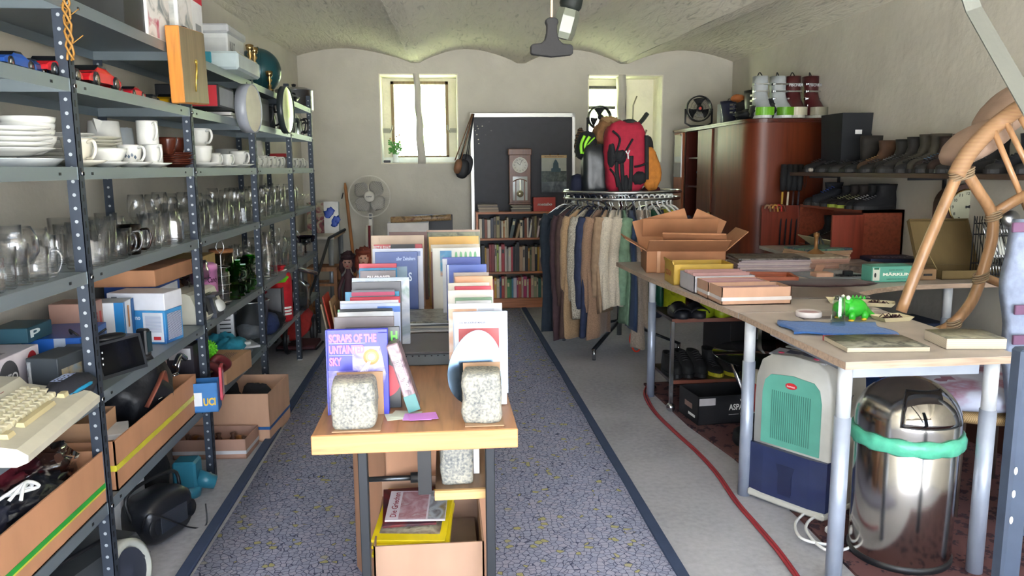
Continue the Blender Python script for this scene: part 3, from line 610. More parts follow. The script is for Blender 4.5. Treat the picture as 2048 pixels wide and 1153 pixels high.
def pot(loc, r, h, label, lid=True, rz=0):
    m = MB(); m.lathe([(0, 0), (r * .97, 0), (r, .01), (r, h), (r * 1.03, h + .004), (r * .97, h), (r * .96, .012), (0, .012)], seg=32); o = build('cooking_pot', m, STEEL, loc=loc, rot=(0, 0, rz)); tag(o, label, 'pot')
    for s_ in (-1, 1): m = MB(); m.tube(smooth([(-.035, s_ * r, h * .75), (-.03, s_ * (r + .04), h * .78), (.03, s_ * (r + .04), h * .78), (.035, s_ * r, h * .75)], 4), .007, 6); build('handle', m, BLK, o)
    if lid:
        m = MB(); m.lathe([(r * 1.02, h + .004), (r * .7, h + .025), (0, h + .035)], seg=32); l = build('lid', m, STEEL, o); m = MB(); m.lathe([(0, h + .03), (.012, h + .032), (.022, h + .055), (0, h + .062)], seg=16); build('knob', m, BLK, l)
    return o
pot(on(590, zt, .18), .16, .17, 'big stainless pot with lid at the far end of the top shelf')
m = MB(); m.lathe([(0, 0), (.1, 0), (.14, .045), (.145, .045), (.105, -.004), (0, -.004)], seg=28); o = build('frying_pan', m, mat('#3c3f40', .3, .8), loc=(XF - .15, LS(562, zt, XF - .15), zt + .005)); tag(o, 'dark shallow frying pan before the big pot', 'pan'); m = MB(); m.tube([(.0, .13, .04), (.0, .22, .06), (.0, .3, .06)], .011, 8); build('handle', m, BLK, o)
pot((XF - .2, 6.55, SH['car']), .12, .1, 'small stainless pot on the far end of the car shelf', False)
for i, (px, h) in enumerate(((520, .17), (535, .15), (548, .18), (590, .16), (603, .18), (612, .14))):
    m = MB(); m.lathe([(0, 0), (.055, 0), (.06, .02), (.05, h * .8), (.03, h), (.034, h + .01), (0, h + .012)], seg=16); o = build('coffee_pot', m, [CHR, mat('#35383a', .3), CHR, GLASS, tint, CHR][i], loc=(XF - .1, min(6.7, LS(px, zr, XF - .1)), zr)); tag(o, ['steel', 'black', 'shiny round', 'clear glass', 'tinted glass', 'small steel'][i] + ' coffee pot at the far end of the car shelf', 'coffee pot')
    m = MB(); m.tube(smooth([(.05, -.01, h * .8), (.09, -.02, h * .75), (.085, -.02, h * .3), (.055, -.01, h * .2)], 4), .007, 6); build('handle', m, BLK, o)
pbox('board_game_box', 'black model box with a red square emblem behind the wooden clock', 'box', (XF - .16, LS(428, zr, XF - .05) + .1, zr + .04), (.3, .3, .11), '#26282c', panels=[('f', .42, .98, .04, .96, '#b5202c'), ('f', .56, .84, .2, .8, ('S', '#f2f2f2', .06)), ('r', .05, .95, .1, .9, '#8b8f93')])
m = MB(); m.bx(-.13, .13, -.2, .2, 0, .016, .001); pr = build('game_booklet', m, mat('#c6c4c0', .6)); pr.location = (XF - .15, LS(455, zr, XF - .1), zr)
tag(pr, 'flat printed booklet under the black model box, lowest of the pile', 'booklet')
tag(dup(pr, (XF - .16, LS(450, zr, XF - .1), zr + .018), R(4)), 'flat printed booklet under the black model box, upper of the pile', 'booklet')
pbox('black_flat_box', 'dark box at the back of the car shelf before the third post', 'box', on(480, zr, .16), (.3, .3, .17), '#2c2e33', panels=[('r', .1, .9, .2, .8, '#55595e')])
m = MB(); m.box((0, 0, 0), (.05, .4, .42), .004); y = LS(350, 1.78, XF + .03) + .21
m = MB(); m.box((0, 0, 0), (.055, .27, .30), .004)
o = build('wooden_clock', m, [mat('#c58038', .35, kind='wood', axis='z')], loc=(XF + .04, 3.44, 1.845), rot=(R(3), 0, R(-4))); tag(o, 'square wooden wall clock with thin brass hands hung on the rack front', 'clock')
m = MB(); m.box((.029, 0, 0), (.003, .262, .292), .001); build('dial', m, mat('#7d6c52', .35, kind='wood', axis='z'), o)
m = MB(); m.tube([(.034, .01, .02), (.034, -.02, -.10)], .003, 5); m.tube([(.035, .01, .02), (.035, -.005, -.05)], .004, 5); m.cyl((.031, .01, .02), (.037, .01, .02), .01, seg=12); build('clock_hand', m, mat('#d6b85a', .3, .9), o)
def drum(px, yc, r, t, c1, c2, label, name, cat, rx, X=XF + .07):
    Y = LS(px, yc, X); m = MB(); m.lathe([(0, 0), (r, 0), (r, t), (r * .96, t), (r * .96, t - .006), (0, t - .006)], seg=40)
    o = build(name, m, mat(c1, .35), loc=(X - t * .9, Y, yc), rot=(0, R(90), R(rx))); tag(o, label, cat)
    m = MB(); m.lathe([(0, t - .005), (r * .95, t - .005)], seg=40); build('face', m, c2, o); return o
drum(507, 1.75, .13, .06, '#8f939b', mat('#c8c4b0', .5, bump=.1), 'round grey-rimmed drum lamp with a cream disc hung on the third rack post', 'round_lamp', 'lamp', -6)
drum(577, 1.815, .155, .04, '#2d3436', mat('#b4bdb0', .05, .9), 'round mirror in a black rim hung on the fourth rack post', 'round_mirror', 'mirror', -4)
m = MB()
for q in range(3): m.tube([(XF + .012 + .010 * math.sin(z * 60 + q * 2.1), PY[1] - .012 + .010 * math.cos(z * 60 + q * 2.1), z) for z in [1.74 + .02 * i for i in range(24)]], .0035, 5)
for q in range(16): z = 1.78 + q * .026; a = q * 2.4; m.tube([(XF + .012, PY[1] - .012, z), (XF + .012 + .04 * math.cos(a), PY[1] - .012 + .03 * math.sin(a), z + .03)], .0015, 4)
tag(build('straw_garland', m, mat('#9c6f2e', .6)), 'golden brown twisted straw garland tied to the top of the nearest rack post', 'garland')
zB = SH['box']
def onb(px, dx, z=None): return (XF - dx, LS(px, zB if z is None else z, XF - dx), zB if z is None else z)
kb = empty('home_computer', 'beige retro home computer with built-in keyboard on the box shelf, nearest item', 'computer', (XF - .08, 2.10, zB + .012), R(4), rot=(0, R(4), R(5)))
m = MB(); pr = [(.13, 0), (.155, .012), (.155, .03), (.13, .045), (-.04, .065), (-.06, .085), (-.2, .088), (-.22, .07), (-.22, 0)]
m.loft([[(x, y, z) for x, z in pr] for y in (-.27, -.262, .215, .225)], False, True); bd = build('body', m, mat('#c4bfae', .5), kb)
m = MB(); m.bx(-.19, -.075, -.2, .1, .087, .0885); build('label_plate', m, mat('#aaa69a', .5), bd)
m = MB()
for i in range(7): m.bx(-.056, -.05, -.1 + i * .03, -.08 + i * .03, .0745, .0765)
build('indicator_light', m, mat('#8a3038', .4), bd)
m = MB(); sl = lambda x: .065 - (x + .04) * .1176
kc = 0
for r_ in range(5):
    x = -.022 + r_ * .026
    for c_ in range(15 if r_ < 4 else 3):
        y = -.24 + c_ * .0285 + .006 * (r_ % 2)
        if r_ == 4: y = [-.2, -.03, .15][c_]
        wd = .023 if r_ < 4 else [.04, .2, .04][c_]
        if y + wd / 2 > .2: continue
        q = MB(); z = sl(x); q.loft([[(x + a * .0115, y + b * wd / 2, z) for a, b in ((-1, -1), (1, -1), (1, 1), (-1, 1))], [(x - .001 + a * .008, y + b * (wd / 2 - .0035), z + .011) for a, b in ((-1, -1), (1, -1), (1, 1), (-1, 1))]], False, True)
        build('key', q, mat('#d8d0b2' if r_ < 4 else '#cdbf94', .45), kb); kc += 1
m = MB(); m.box((0, 0, .006), (.2, .26, .012)); tag(build('bubble_wrap', m, mat('#c9aeb0', .3, kind='cloth'), loc=(XF - .06, 2.12, zB)), 'pinkish bubble wrap sheet under the beige computer', 'wrapping')
grad = mat('#2f6fb4', .4, kind='patch', freq=3, cols=('#1f4f9c', '#3f8fc8', '#5fb0d8'))
pbox('white_box', 'white carton with a grey NEO disc and a red dot at the left picture edge', 'box', (XF - .30, 2.42, zB), (.14, .34, .14), '#ded4da', 0, panels=[('r', .30, .62, .12, .92, ('disc', '#4c4c50')), ('r', .34, .6, .42, .62, ('NEO', '#f2f2f2', .03)), ('r', .78, .94, .55, .92, ('disc', '#b3202c')), ('r', .81, .92, .68, .78, ('Beth', '#f2dede')), ('r', .02, .1, .2, .6, '#6a666c'), ('t', .2, .8, .2, .6, '#9a9298')], group=None)
pbox('navigator_box', 'dark grey navigation device box lettered along its edge, before the white NEO carton', 'box', (XF - .14, 2.52, zB), (.10, .16, .125), '#3e444a', R(-8), panels=[('f', .04, .16, .08, .92, ('GARMIN', '#d8dadc')), ('r', .1, .75, .15, .7, mat('#8a8a7a', .4, kind='patch', freq=14, cols=('#8aa0b0', '#b0a080', '#5a6a7a'))), ('r', .84, .96, .1, .92, ('GARMIN', '#d8dadc'))])
pbox('blue_foil_box', 'bright blue carton with silver flap standing behind the NEO carton', 'box', (XF - .24, 2.80, zB), (.18, .28, .14), '#1f58a8', R(6), .3, panels=[('f', .55, .75, 0, 1, '#9aa4b4'), ('r', .1, .9, .15, .85, '#24406a')])
pbox('teal_box', 'small teal carton at the back beside the blue foil carton', 'box', (XF - .32, 2.66 + .01, zB + .141), (.12, .16, .05), '#1d4554', 0, panels=[('r', .1, .5, .3, .8, ('p', '#cfd8d8'))])
pbox('tool_box', 'brown and red printed carton behind the blue foil carton', 'box', (XF - .29, 3.0, zB), (.14, .12, .21), '#a88274', 0, panels=[('r', .1, .6, .6, .8, ('BLACK TIGER', '#a02a24')), ('r', .7, .85, .4, .8, '#b5382c')])
pbox('white_blue_box', 'white carton with blue edges and an orange tape behind the clock radio', 'box', (XF - .24, 3.13, zB), (.17, .12, .19), '#d8dce2', R(4), panels=[('f', .8, 1, 0, 1, '#1878b8'), ('r', 0, .12, 0, 1, '#1878b8'), ('r', .35, .5, .45, .9, '#c08040'), ('r', .7, 1, 0, 1, '#1a5a94'), ('f', .1, .6, .1, .25, '#9ab0c4')])
m = MB(); m.sph((0, 0, .045), (.06, .13, .045), 20, 10, lump(5, .08)); o = build('cloth_pouch', m, mat('#23242e', .8, kind='cloth'), loc=(XF - .04, 2.36, zB + .0)); tag(o, 'dark cloth pouch with blue piping and white lettering beside the computer', 'pouch')
m = MB(); m.tube(smooth([(.03, -.11, .05), (.055, 0, .06), (.03, .11, .05)]), .006, 6); build('piping', m, mat('#1a86b0', .6), o)
m = MB(); text_in(m, 'FEBER', (.012, -.07, .0905), (0, .1, 0), (-.03, 0, 0), .04); build('lettering', m, mat('#b8c8f0', .5), o)
o = empty('clock_radio', 'black clock radio with dark display leaning at the shelf edge', 'radio', (XF - .06, 2.74, zB), 0, rot=(0, 0, R(-25)))
m = MB(); m.loft([[(x, y, z) for x, z in ((-.045, 0), (.045, .0), (.02, .12), (-.045, .115))] for y in (-.1, .1)], False, True); build('body', m, mat('#2b2e33', .35), o)
m = MB(); m.add([(.0445, -.088, .012), (.0445, .088, .012), (.0225, .088, .112), (.0225, -.088, .112)], [(0, 1, 2, 3)], False); s_ = build('display', m, mat('#0c0d10', .08), o)
m = MB(); [m.box((.036, -.08, .03 + k * .02), (.002, .004, .006)) for k in range(4)]; build('button_marks', m, WHT, s_)
m = MB(); m.sph((-.01, 0, .125), (.035, .06, .012)); build('speaker_top', m, BLK, o)
m = MB(); m.tube(smooth([(-.04, -.05, .1), (-.1, -.08, .16), (-.12, -.02, .1), (-.08, .05, .14)]), .004, 6); build('cord', m, BLK, o)
o = empty('web_camera', 'small black dashboard device on a foot between radio and blue carton', 'camera', (XF - .03, 2.93, zB), R(-20))
m = MB(); m.box((0, 0, .065), (.045, .03, .1), .006); build('body', m, BLK, o); m = MB(); m.bx(.024, .026, -.012, .012, .03, .105); build('screen', m, mat('#2a3a40', .1), o); m = MB(); m.tube([(-.02, .01, .04), (-.07, .02, .03)], .012, 10); m.lathe([(0, 0), (.03, 0), (.02, .02), (0, .025)], (0, 0, 0)); build('foot', m, BLK, o)
pbox('grey_speaker', 'grey padded device beside the navigation box behind the rack post', 'device', (XF - .15, 2.69, zB), (.09, .1, .12), '#4c525c', 0, .6, b=.02)
pbox('blood_pressure_box', 'blue and white medical carton with a pale text panel', 'box', (XF - .15, 3.27, zB), (.26, .13, .135), '#2a5ea8', R(-12), .35, mt_=grad, panels=[('f', .05, .6, .72, .86, ('beso-medicus uno', '#e6eef8')), ('f', .64, .97, .06, .94, '#d4dae4'), ('f', .80, .92, .12, .22, '#c43038'), ('f', .68, .94, .35, .85, mat('#9aa6c4', .5, kind='stripes', freq=60, c2=lin('#d4dae4'))), ('r', .1, .9, .1, .9, mat('#2a3560', .4, kind='stripes', freq=70, c2=lin('#c8d0e0')))])
pbox('white_flat_box', 'flat white carton lying on the blue medical carton', 'box', (XF - .14, 3.27, zB + .136), (.24, .14, .07), '#d8dae2', R(-10), .4, panels=[('f', .08, .18, .4, .8, '#7a7e88')])
cardm = mat('#b98562', .85, kind='card'); cardm2 = mat('#c49a76', .85, kind='card'); cardl = mat('#c9a084', .8, kind='card')
pbox('flat_carton', 'flat brown carton across the back of the shelf above the white blue box', 'box', (XF - .24, 3.56, zB + .21), (.26, .42, .07), '#b98562', R(-3), mt_=cardm)
pbox('support_carton', 'blue and white carton under the flat brown carton', 'box', (XF - .25, 3.56, zB), (.2, .34, .209), '#2b4f96', 0, panels=[('r', .1, .9, .3, .9, '#dfe3ea')])
m = MB(); m.lathe([(0, 0), (.05, 0), (.052, .03), (0, .035)], seg=20); tag(build('orange_disc', m, mat('#c8502a', .5), loc=(XF - .27, 3.5, zB + .281)), 'round orange-red disc lying on the flat brown carton', 'disc')
m = MB(); m.sph((0, 0, .06), (.07, .1, .06), 18, 10, lump(9, .35, 3)); tag(build('plastic_bag', m, mat('#c4c2c4', .15, kind='glass', gain=3.), loc=(XF - .12, 3.86, zB + .14)), 'crumpled clear plastic bag right of the flat brown carton', 'bag')
pbox('yellow_carton', 'yellowish carton at the back beyond the second rack post', 'box', (XF - .25, 4.1, zB + .17), (.24, .3, .09), '#c0a060', 0, mt_=mat('#c2a468', .8, kind='card'))
pbox('brown_carton', 'brown carton carrying the yellowish carton', 'box', (XF - .25, 4.1, zB), (.24, .3, .168), '#b98562', 0, mt_=cardm2)
o = empty('plastic_case', 'off-white plastic machine case with recessed black handle at the shelf edge', 'case', (XF - .05, 3.74, zB), R(-4))
m = MB(); m.loft([[(x, y, z) for x, z in ((-.12, 0), (.03, .0), (.045, .02), (.0, .13), (-.02, .14), (-.12, .14))] for y in (-.16, .15)], False, True); build('body', m, mat('#c8c6b8', .45), o)
m = MB(); m.tube([(.035, -.06, .04), (.012, -.05, .11), (.012, .05, .11), (.035, .06, .04)], .009, 8); build('handle', m, BLK, o)
m = MB(); m.add([(.0445, -.07, .025), (.0445, .07, .025), (.012, .055, .105), (.012, -.055, .105)], [(0, 1, 2, 3)], False); build('handle_recess', m, mat('#3a3c42', .5), o)
m = MB(); [m.box((.046, y, .03), (.004, .018, .012)) for y in (-.13, .12)]; build('latch', m, BLK, o)
m = MB(); m.lathe([(0, 0), (.062, 0), (.064, .005), (.064, .2), (.066, .2), (.066, .23), (.05, .24), (0, .242)], seg=28); o = build('pink_tin', m, mat('#c47fae', .4), loc=onb(412, .1)); tag(o, 'tall pink sweets tin right of the second rack post', 'tin')
m = MB()
tv, tf = text_mesh('Candy', .02, .2); m.add([(.0655 * math.cos(-1.0 + a * .9), .0655 * math.sin(-1.0 + a * .9), .14 + b * .035) for a, b, _ in tv], tf, False); build('lettering', m, mat('#4a1c40', .5), o)
m = MB(); m.lathe([(0, 0), (.06, 0), (.064, .01), (.064, .22), (.06, .22), (.06, .01), (0, .008)], seg=28); o = build('storage_jar', m, mat('#d8d2c8', kind='glass', gain=2.), loc=(XF - .2, LS(447, zB, XF - .2), zB)); tag(o, 'glass storage jar with flat wooden lid behind the egg stand', 'jar')
m = MB(); m.lathe([(0, .221), (.067, .221), (.067, .24), (0, .24)], seg=28); build('lid', m, mat('#b87a50', .5, kind='wood'), o)
m = MB(); m.lathe([(.003, 0), (.003, .26)], seg=6)
for k in range(5): m.tube([(.045 * math.cos(a * .52), .045 * math.sin(a * .52), .02 + k * .045) for a in range(12)], .0018, 5, closed=True); m.tube([(.045 * math.cos(k * 1.2), .045 * math.sin(k * 1.2), .02 + k * .045), (0, 0, .02 + k * .045)], .0018, 5)
m.tube(smooth([(0, 0, .26), (.02, 0, .3), (0, 0, .34), (-.02, 0, .3), (0, 0, .27)]), .002, 5); tag(build('egg_stand', m, CHR, loc=onb(447, .06)), 'chrome wire egg stand with a looped top at the shelf edge', 'egg stand')
m = MB(); m.loft([[(x * s_, y * s_, z) for x, y in ((-.05, -.06), (.05, -.06), (.05, .06), (-.05, .06))] for z, s_ in ((0, 1), (.02, 1), (.09, .5), (.1, .9), (.11, .9))], False, True); o = build('kitchen_scale', m, mat('#3c4048', .35), loc=onb(420, .04)); tag(o, 'small dark kitchen scale with round white dial', 'scale')
m = MB(); m.at((.045, -.0, .05), (0, R(65), R(-40))); m.lathe([(.03, 0), (.03, .008), (0, .01)], seg=20); build('dial', m, mat('#c9ccc8', .3), o)
m = MB(); m.lathe([(0, .002), (.03, 0), (.008, .01), (.007, .06), (.03, .075), (.075, .09), (.085, .14), (.083, .14), (.072, .093), (0, .08)], seg=10, smooth=False); tag(build('purple_bowl', m, mat('#5c2a86', .1, kind='glass', gain=2), loc=onb(611, .08)), 'purple cut-glass footed bowl at the far end of the lower glass shelf', 'bowl')
zL = SH['low']
def carton(name, label, c, sx_, sy_, h, mt_=cardm2, rz=0, tape=None, tz=.35, open_=True, flaps=None, th=.005, group=None, cat='box'):
    """open corrugated box; c = base centre; flaps = {'f': (angle, len)...} angle measured outward from vertical"""
    o = empty(name, label, cat, c, rz, group); hx, hy = sx_ / 2, sy_ / 2
    m = MB(); m.bx(-hx, hx, -hy, hy, 0, th); m.bx(-hx, hx, -hy, -hy + th, 0, h); m.bx(-hx, hx, hy - th, hy, 0, h); m.bx(-hx, -hx + th, -hy, hy, 0, h); m.bx(hx - th, hx, -hy, hy, 0, h)
    build('body', m, mt_, o)
    if tape:
        m = MB(); e = .0015; z0 = h * tz; z1 = z0 + tape[1]
        m.bx(-hx - e, hx + e, -hy - e, -hy - e / 2, z0, z1); m.bx(-hx - e, hx + e, hy + e / 2, hy + e, z0, z1); m.bx(-hx - e, -hx - e / 2, -hy, hy, z0, z1); m.bx(hx + e / 2, hx + e, -hy, hy, z0, z1)
        build('tape', m, mat(tape[0], .4), o)
    for k, (a, ln, *sk) in (flaps or {}).items():
        a = R(a); s0, c0 = math.sin(a), math.cos(a); t = th / 2; sk = sk[0] if sk else .0
        if k in 'fb': sg = -1 if k == 'f' else 1; P0 = [(-hx, sg * hy, h), (hx, sg * hy, h)]; D = Vector((0, sg * s0, c0)) * ln; E_ = Vector((sk, 0, 0))
        else: sg = -1 if k == 'l' else 1; P0 = [(sg * hx, -hy, h), (sg * hx, hy, h)]; D = Vector((sg * s0, 0, c0)) * ln; E_ = Vector((0, sk, 0))
        p0, p1 = map(Vector, P0); m = MB(); m.grid(lambda u, v: tuple(p0.lerp(p1, u) + D * v + E_ * (1 - 2 * u) * v), 1, 1, False); build('flap', m, mt_, o, thick=th)
    return o
green_t = ('#2a9c34', .022)
o = carton('cardboard_box', 'long brown open carton with green tape at the lower left picture edge', (XF - .17, 2.16, zL), .33, .62, .17, cardm, 0, ('#2c9a38', .016), .3)
m = MB(); m.bx(.1652, .1662, -.31, .31, .045, .051); build('yellow_stripe', m, mat('#c9c040', .4), o.children[1])
cl_bag = mat('#d0ccd2', .12, kind='glass', gain=2.2)
for i, (dx, y, r, mt_, lab, nm) in enumerate((
        (.10, 2.2, (.07, .15, .05), mat('#1c1e26', .4, kind='cloth', r=.3), 'shiny black bag nearest the camera in the green-taped carton', 'bag'),
        (.2, 2.3, (.09, .12, .08), mat('#6a2430', .4, kind='cloth', r=.3), 'dark red bundle under clear film in the green-taped carton', 'bundle'),
        (.15, 2.36, (.09, .11, .08), cl_bag, 'crumpled clear plastic film on top of the green-taped carton', 'film'),
        (.14, 2.06, (.065, .1, .06), mat('#2c3040', .3, kind='cloth', r=.3), 'dark bag with bluish tangle at the picture edge in the green-taped carton', 'bag'))):
    m = MB(); m.sph((0, 0, 0), r, 26, 16, lump(i + 20, .3, 3.5)); tag(build(['cloth_bag', 'red_bundle', 'plastic_film', 'cloth_bag'][i], m, mt_, loc=(XF - dx, y, zL + .13 + .02 * (i == 2))), lab, nm)
m = MB()
for q in range(3): m.tube(smooth([(.03 * q, 0, 0), (.05, .05, .03), (.02 + .02 * q, .09, 0), (-.02, .05, -.01), (.0, .0, .01)]), .005, 6)
tag(build('cable_loop', m, WHT, loc=(XF - .1, 2.05, zL + .19)), 'white loop of cable on the bags in the nearest carton', 'cable')
o = carton('cardboard_box', 'long brown carton with yellow tape holding the black bag, right of nearest post', (XF - .15, 2.98, zL), .29, .86, .17, cardm, 0, ('#cfc63a', .02), .4)
carton('cardboard_box', 'small open carton inside the shelf between the two long cartons', (XF - .2, 2.72, zL + .02), .2, .2, .19, cardm2, R(4))
pbox('white_book', 'white flat case lying in the yellow-taped carton beside the post', 'case', (XF - .12, 2.74, zL + .13), (.16, .15, .02), '#d4d6da', R(20))
m = MB(); m.sph((0, 0, 0), (.13, .2, .15), 30, 18, lump(31, .18, 2.4)); o = build('black_bag', m, mat('#15171d', .5, kind='cloth', r=.5), loc=(XF - .15, 3.12, zL + .18)); tag(o, 'big black fabric bag bulging out of the yellow-taped carton', 'bag')
m = MB(); m.tube(smooth([(.1, -.16, -.02), (.13, -.1, .06), (.12, -.02, .08), (.11, .03, .02)]), .012, 8, flat=.4); build('strap', m, mat('#7a4030', .6), o)
m = MB(); m.tube([(.12, -.09, -.01), (.13, .06, -.02)], .0025, 5); build('zip', m, CHR, o)
m = MB(); m.tube([(.1 + .012 * math.cos(a * .5), .17 + .02 * math.sin(a * .5), .02) for a in range(12)], .003, 5, closed=True); build('ring', m, CHR, o)
o = carton('blue_tray_box', 'small blue printed cardboard tray at the shelf edge by the second post', (XF + .02, 3.42, zL + .005), .13, .1, .13, mat('#2a72b4', .5), R(8))
q = [c for c in o.children][0]
m = MB(); m.bx(-.035, .0, -.0512, -.0506, .03, .09); build('barcode_label', m, mat('#d8dce4', .5), o)
m = MB(); text_in(m, 'UCI', (.005, -.0515, .03), (.05, 0, 0), (0, 0, .035), .04); build('lettering', m, mat('#d8b430', .5), o)
pbox('red_tray_box', 'red and white printed card standing in the blue tray', 'card', (XF + .085, 3.47, zL + .04), (.012, .08, .15), '#b83a4a', R(10), panels=[('r', .2, .9, .1, .85, '#d8b8c0'), ('f', .1, .9, .1, .9, '#c04050')])
pbox('pink_box', 'pale pink carton at the back of the low shelf', 'box', (XF - .26, 3.55, zL), (.16, .12, .22), '#c8a8b0', 0, panels=[('f', .1, .9, .5, .9, mat('#c8a8b0', .5, kind='stripes', freq=40, c2=lin('#9a8088')))])
pbox('dark_box', 'dark carton with barcode label in front of the second rack post', 'box', (XF - .12, 3.63, zL), (.12, .12, .26), '#2c2830', 0, panels=[('f', .1, .9, .75, .95, '#c8c8cc'), ('f', .1, .6, .2, .3, '#b8b8c0'), ('f', 0, 1, 0, .18, '#3a6a90')])
sp = MB(); sp.sph((0, 0, 0), .04, 18, 12)
for q in range(70):
    zq = 1 - 2 * (q + .5) / 70; a = q * 2.39996; rr = math.sqrt(1 - zq * zq); d = Vector((rr * math.cos(a), rr * math.sin(a), zq)); sp.tube([tuple(d * .038), tuple(d * .048)], [.006, .002], 5)
tag(build('massage_ball', sp, mat('#5ab41e', .4), loc=(XF - .05, 3.75, zL + .2)), 'bright green spiky massage ball by the second rack post', 'ball')
m = MB(); m.lathe([(0, 0), (.09, 0), (.1, .12), (.1, .24), (.08, .26), (0, .26)], seg=24); tag(build('blue_bucket', m, mat('#16357e', .35), loc=(XF - .17, 3.83, zL)), 'deep blue plastic container behind the green ball', 'container')
m = MB()
for q, (c_, t_) in enumerate((((0, 0, .05), .02), ((.03, .06, .07), .018), ((-.02, .1, .05), .016))): m.tube(smooth([(c_[0] - .05, c_[1] - .04, c_[2] - .03), (c_[0], c_[1], c_[2] + .04), (c_[0] + .04, c_[1] + .05, c_[2]), (c_[0], c_[1] + .09, c_[2] - .04)]), t_, 8)
tag(build('rubber_straps', m, mat('#5a1c20', .5), loc=(XF - .04, 3.68, zL + .05)), 'tangle of dark red straps between blue tray and dark carton', 'strap')
m = MB(); m.tube(smooth([(-.02, -.07, .12), (-.02, 0, .15), (-.02, .07, .12)]), .012, 8); m.tube([(-.02, 0, .14), (-.04, .0, .05)], .008, 6); tag(build('silver_hand_tool', m, CHR, loc=(XF - .05, 3.42, zL + .1)), 'silver curved handle tool beside the black bag', 'tool')
pbox('mailing_box', 'closed brown mailing carton with dark print on the low shelf edge', 'box', (XF - .075, 4.02, zL), (.2, .36, .095), '#b58c6c', R(-6), mt_=mat('#b8906e', .8, kind='card'), panels=[('T', .2, .8, .45, .8, mat('#6a5040', .6, kind='stripes', freq=26, c2=lin('#b8906e'), axis='x'))])
bt = mat('#2f9ab8', .7, kind='cloth')
for i, (px, dx, s_, dz) in enumerate(((440, .2, (.1, .12, .07), .0), (462, .12, (.08, .14, .05), .03), (470, .25, (.1, .1, .05), .09))):
    m = MB(); m.sph((0, 0, s_[2] * .8), s_, 22, 12, lump(40 + i, .3, 3)); tag(build('blue_cloth', m, bt, loc=(XF - dx, LS(px, zL, XF - dx), zL + dz)), ['crumpled turquoise cloth beside the second post', 'crumpled turquoise cloth draped toward the steel bucket', 'turquoise cloth bundle on top of the pile'][i], 'cloth')
m = MB(); m.bx(-.05, .05, -.02, .02, 0, .26, .004); m.mt(1)
for k in range(9): m.bx(-.03, .03, -.024, -.02, .03 + k * .024, .036 + k * .024)
tag(build('box_grater', m, [STEEL, slotd], loc=(XF - .17, LS(455, zL, XF - .17) + .0, zL), rot=(0, 0, R(10))), 'steel grater standing behind the turquoise cloth', 'grater')
m = MB(); m.lathe([(0, 0), (.085, 0), (.11, .24), (.115, .245), (.11, .25), (.1, .24), (.075, .01), (0, .01)], seg=30); tag(build('steel_bucket', m, STEEL, loc=onb(505, .12, zL)), 'tapered stainless steel bucket left of the third rack post', 'bucket')
m = MB(); m.sph((0, 0, .06), (.12, .14, .09), 24, 14, lump(50, .2, 2.5)); tag(build('red_bag', m, mat('#a01828', .8, kind='cloth'), loc=(XF - .2, LS(498, zL, XF - .2), zL + .22)), 'crumpled red fabric bag on the low shelf above the steel bucket', 'bag')
for i, (y, c) in enumerate(((4.2, '#d4d8dc'), (4.35, '#c4ccd4'), (4.48, '#dfe2e4'))):
    m = MB(); m.at((XF - .07, y, zL + .012 + .02 * i), (0, 0, R(-20 + 25 * i))); m.bx(-.07, .07, -.09, .09, 0, .012, .002); m.bx(-.03, .03, -.05, .05, .012, .03, .004); tag(build('metal_bracket', m, mat(c, .3, .6)), ['nearest', 'middle', 'farthest'][i] + ' light metal fitting on the low shelf before the bucket', 'fitting')
o = empty('red_tent_bag', 'red cylindrical drawstring bag standing right of the third rack post', 'bag', onb(563, .06, zL))
m = MB(); m.lathe([(0, 0), (.07, 0), (.082, .02), (.083, .3), (.075, .335), (.04, .35), (.035, .37), (.05, .39), (0, .39)], seg=26, smooth=True); build('body', m, mat('#b81824', .6, kind='cloth'), o)
m = MB(); [m.add([(.0845 * math.cos(-1.2 + a * .12), .0845 * math.sin(-1.2 + a * .12), .05 + k * .022 + b) for b in (0, .014) for a in range(8)], [(a, a + 1, a + 9, a + 8) for a in range(7)], False) for k in range(3)]; build('white_print', m, WHT, o)
m = MB(); m.sph((0, 0, .05), (.11, .16, .05), 24, 12, lump(55, .1)); m.mt(1); m.tube(smooth([(.05, -.1, .08), (.08, 0, .1), (.05, .1, .08)]), .012, 6, flat=.4)
tag(build('bicycle_helmet', m, [mat('#6cc41e', .4), WHT], loc=(XF - .1, 5.5, zL + .26)), 'lime green cycling helmet lying high on the far low shelf', 'helmet')
carton('grey_box', 'grey open box under the lime green helmet', (XF - .12, 5.5, zL), .2, .3, .25, mat('#6a6c70', .6))
for i, (y, s_, c) in enumerate(((5.05, .1, '#24335e'), (5.2, .09, '#18191d'), (4.9, .11, '#55585c'), (5.25, .1, '#2a2c30'), (4.86, .09, '#70757a'))):
    m = MB(); m.sph((0, 0, s_ * .7), (s_ * .9, s_ * 1.1, s_ * .7), 20, 12, lump(60 + i, .15)); tag(build('bag_bundle', m, mat(c, .6, kind='cloth'), loc=(XF - [.07, .06, .25, .25, .12][i], y, zL + (.14 if i == 2 else 0))), ['dark blue soft case left of the red cylindrical bag', 'round black case before the red cylindrical bag', 'grey bundle behind the third rack post', 'black bundle behind the red cylindrical bag', 'silver grey bundle on the low shelf right of the third post'][i], 'bundle')
m = MB(); m.loft([[(x * s_, y * s_, z) for x, y in ((-.1, -.12), (.1, -.12), (.1, .12), (-.1, .12))] for z, s_ in ((0, 1), (.16, 1.05), (.22, .5))], True); tag(build('clear_bag', m, mat('#c8cacc', .1, kind='glass', gain=3), loc=(XF - .06, 6.0, zL)), 'clear plastic bag hanging over the far low shelf', 'bag')
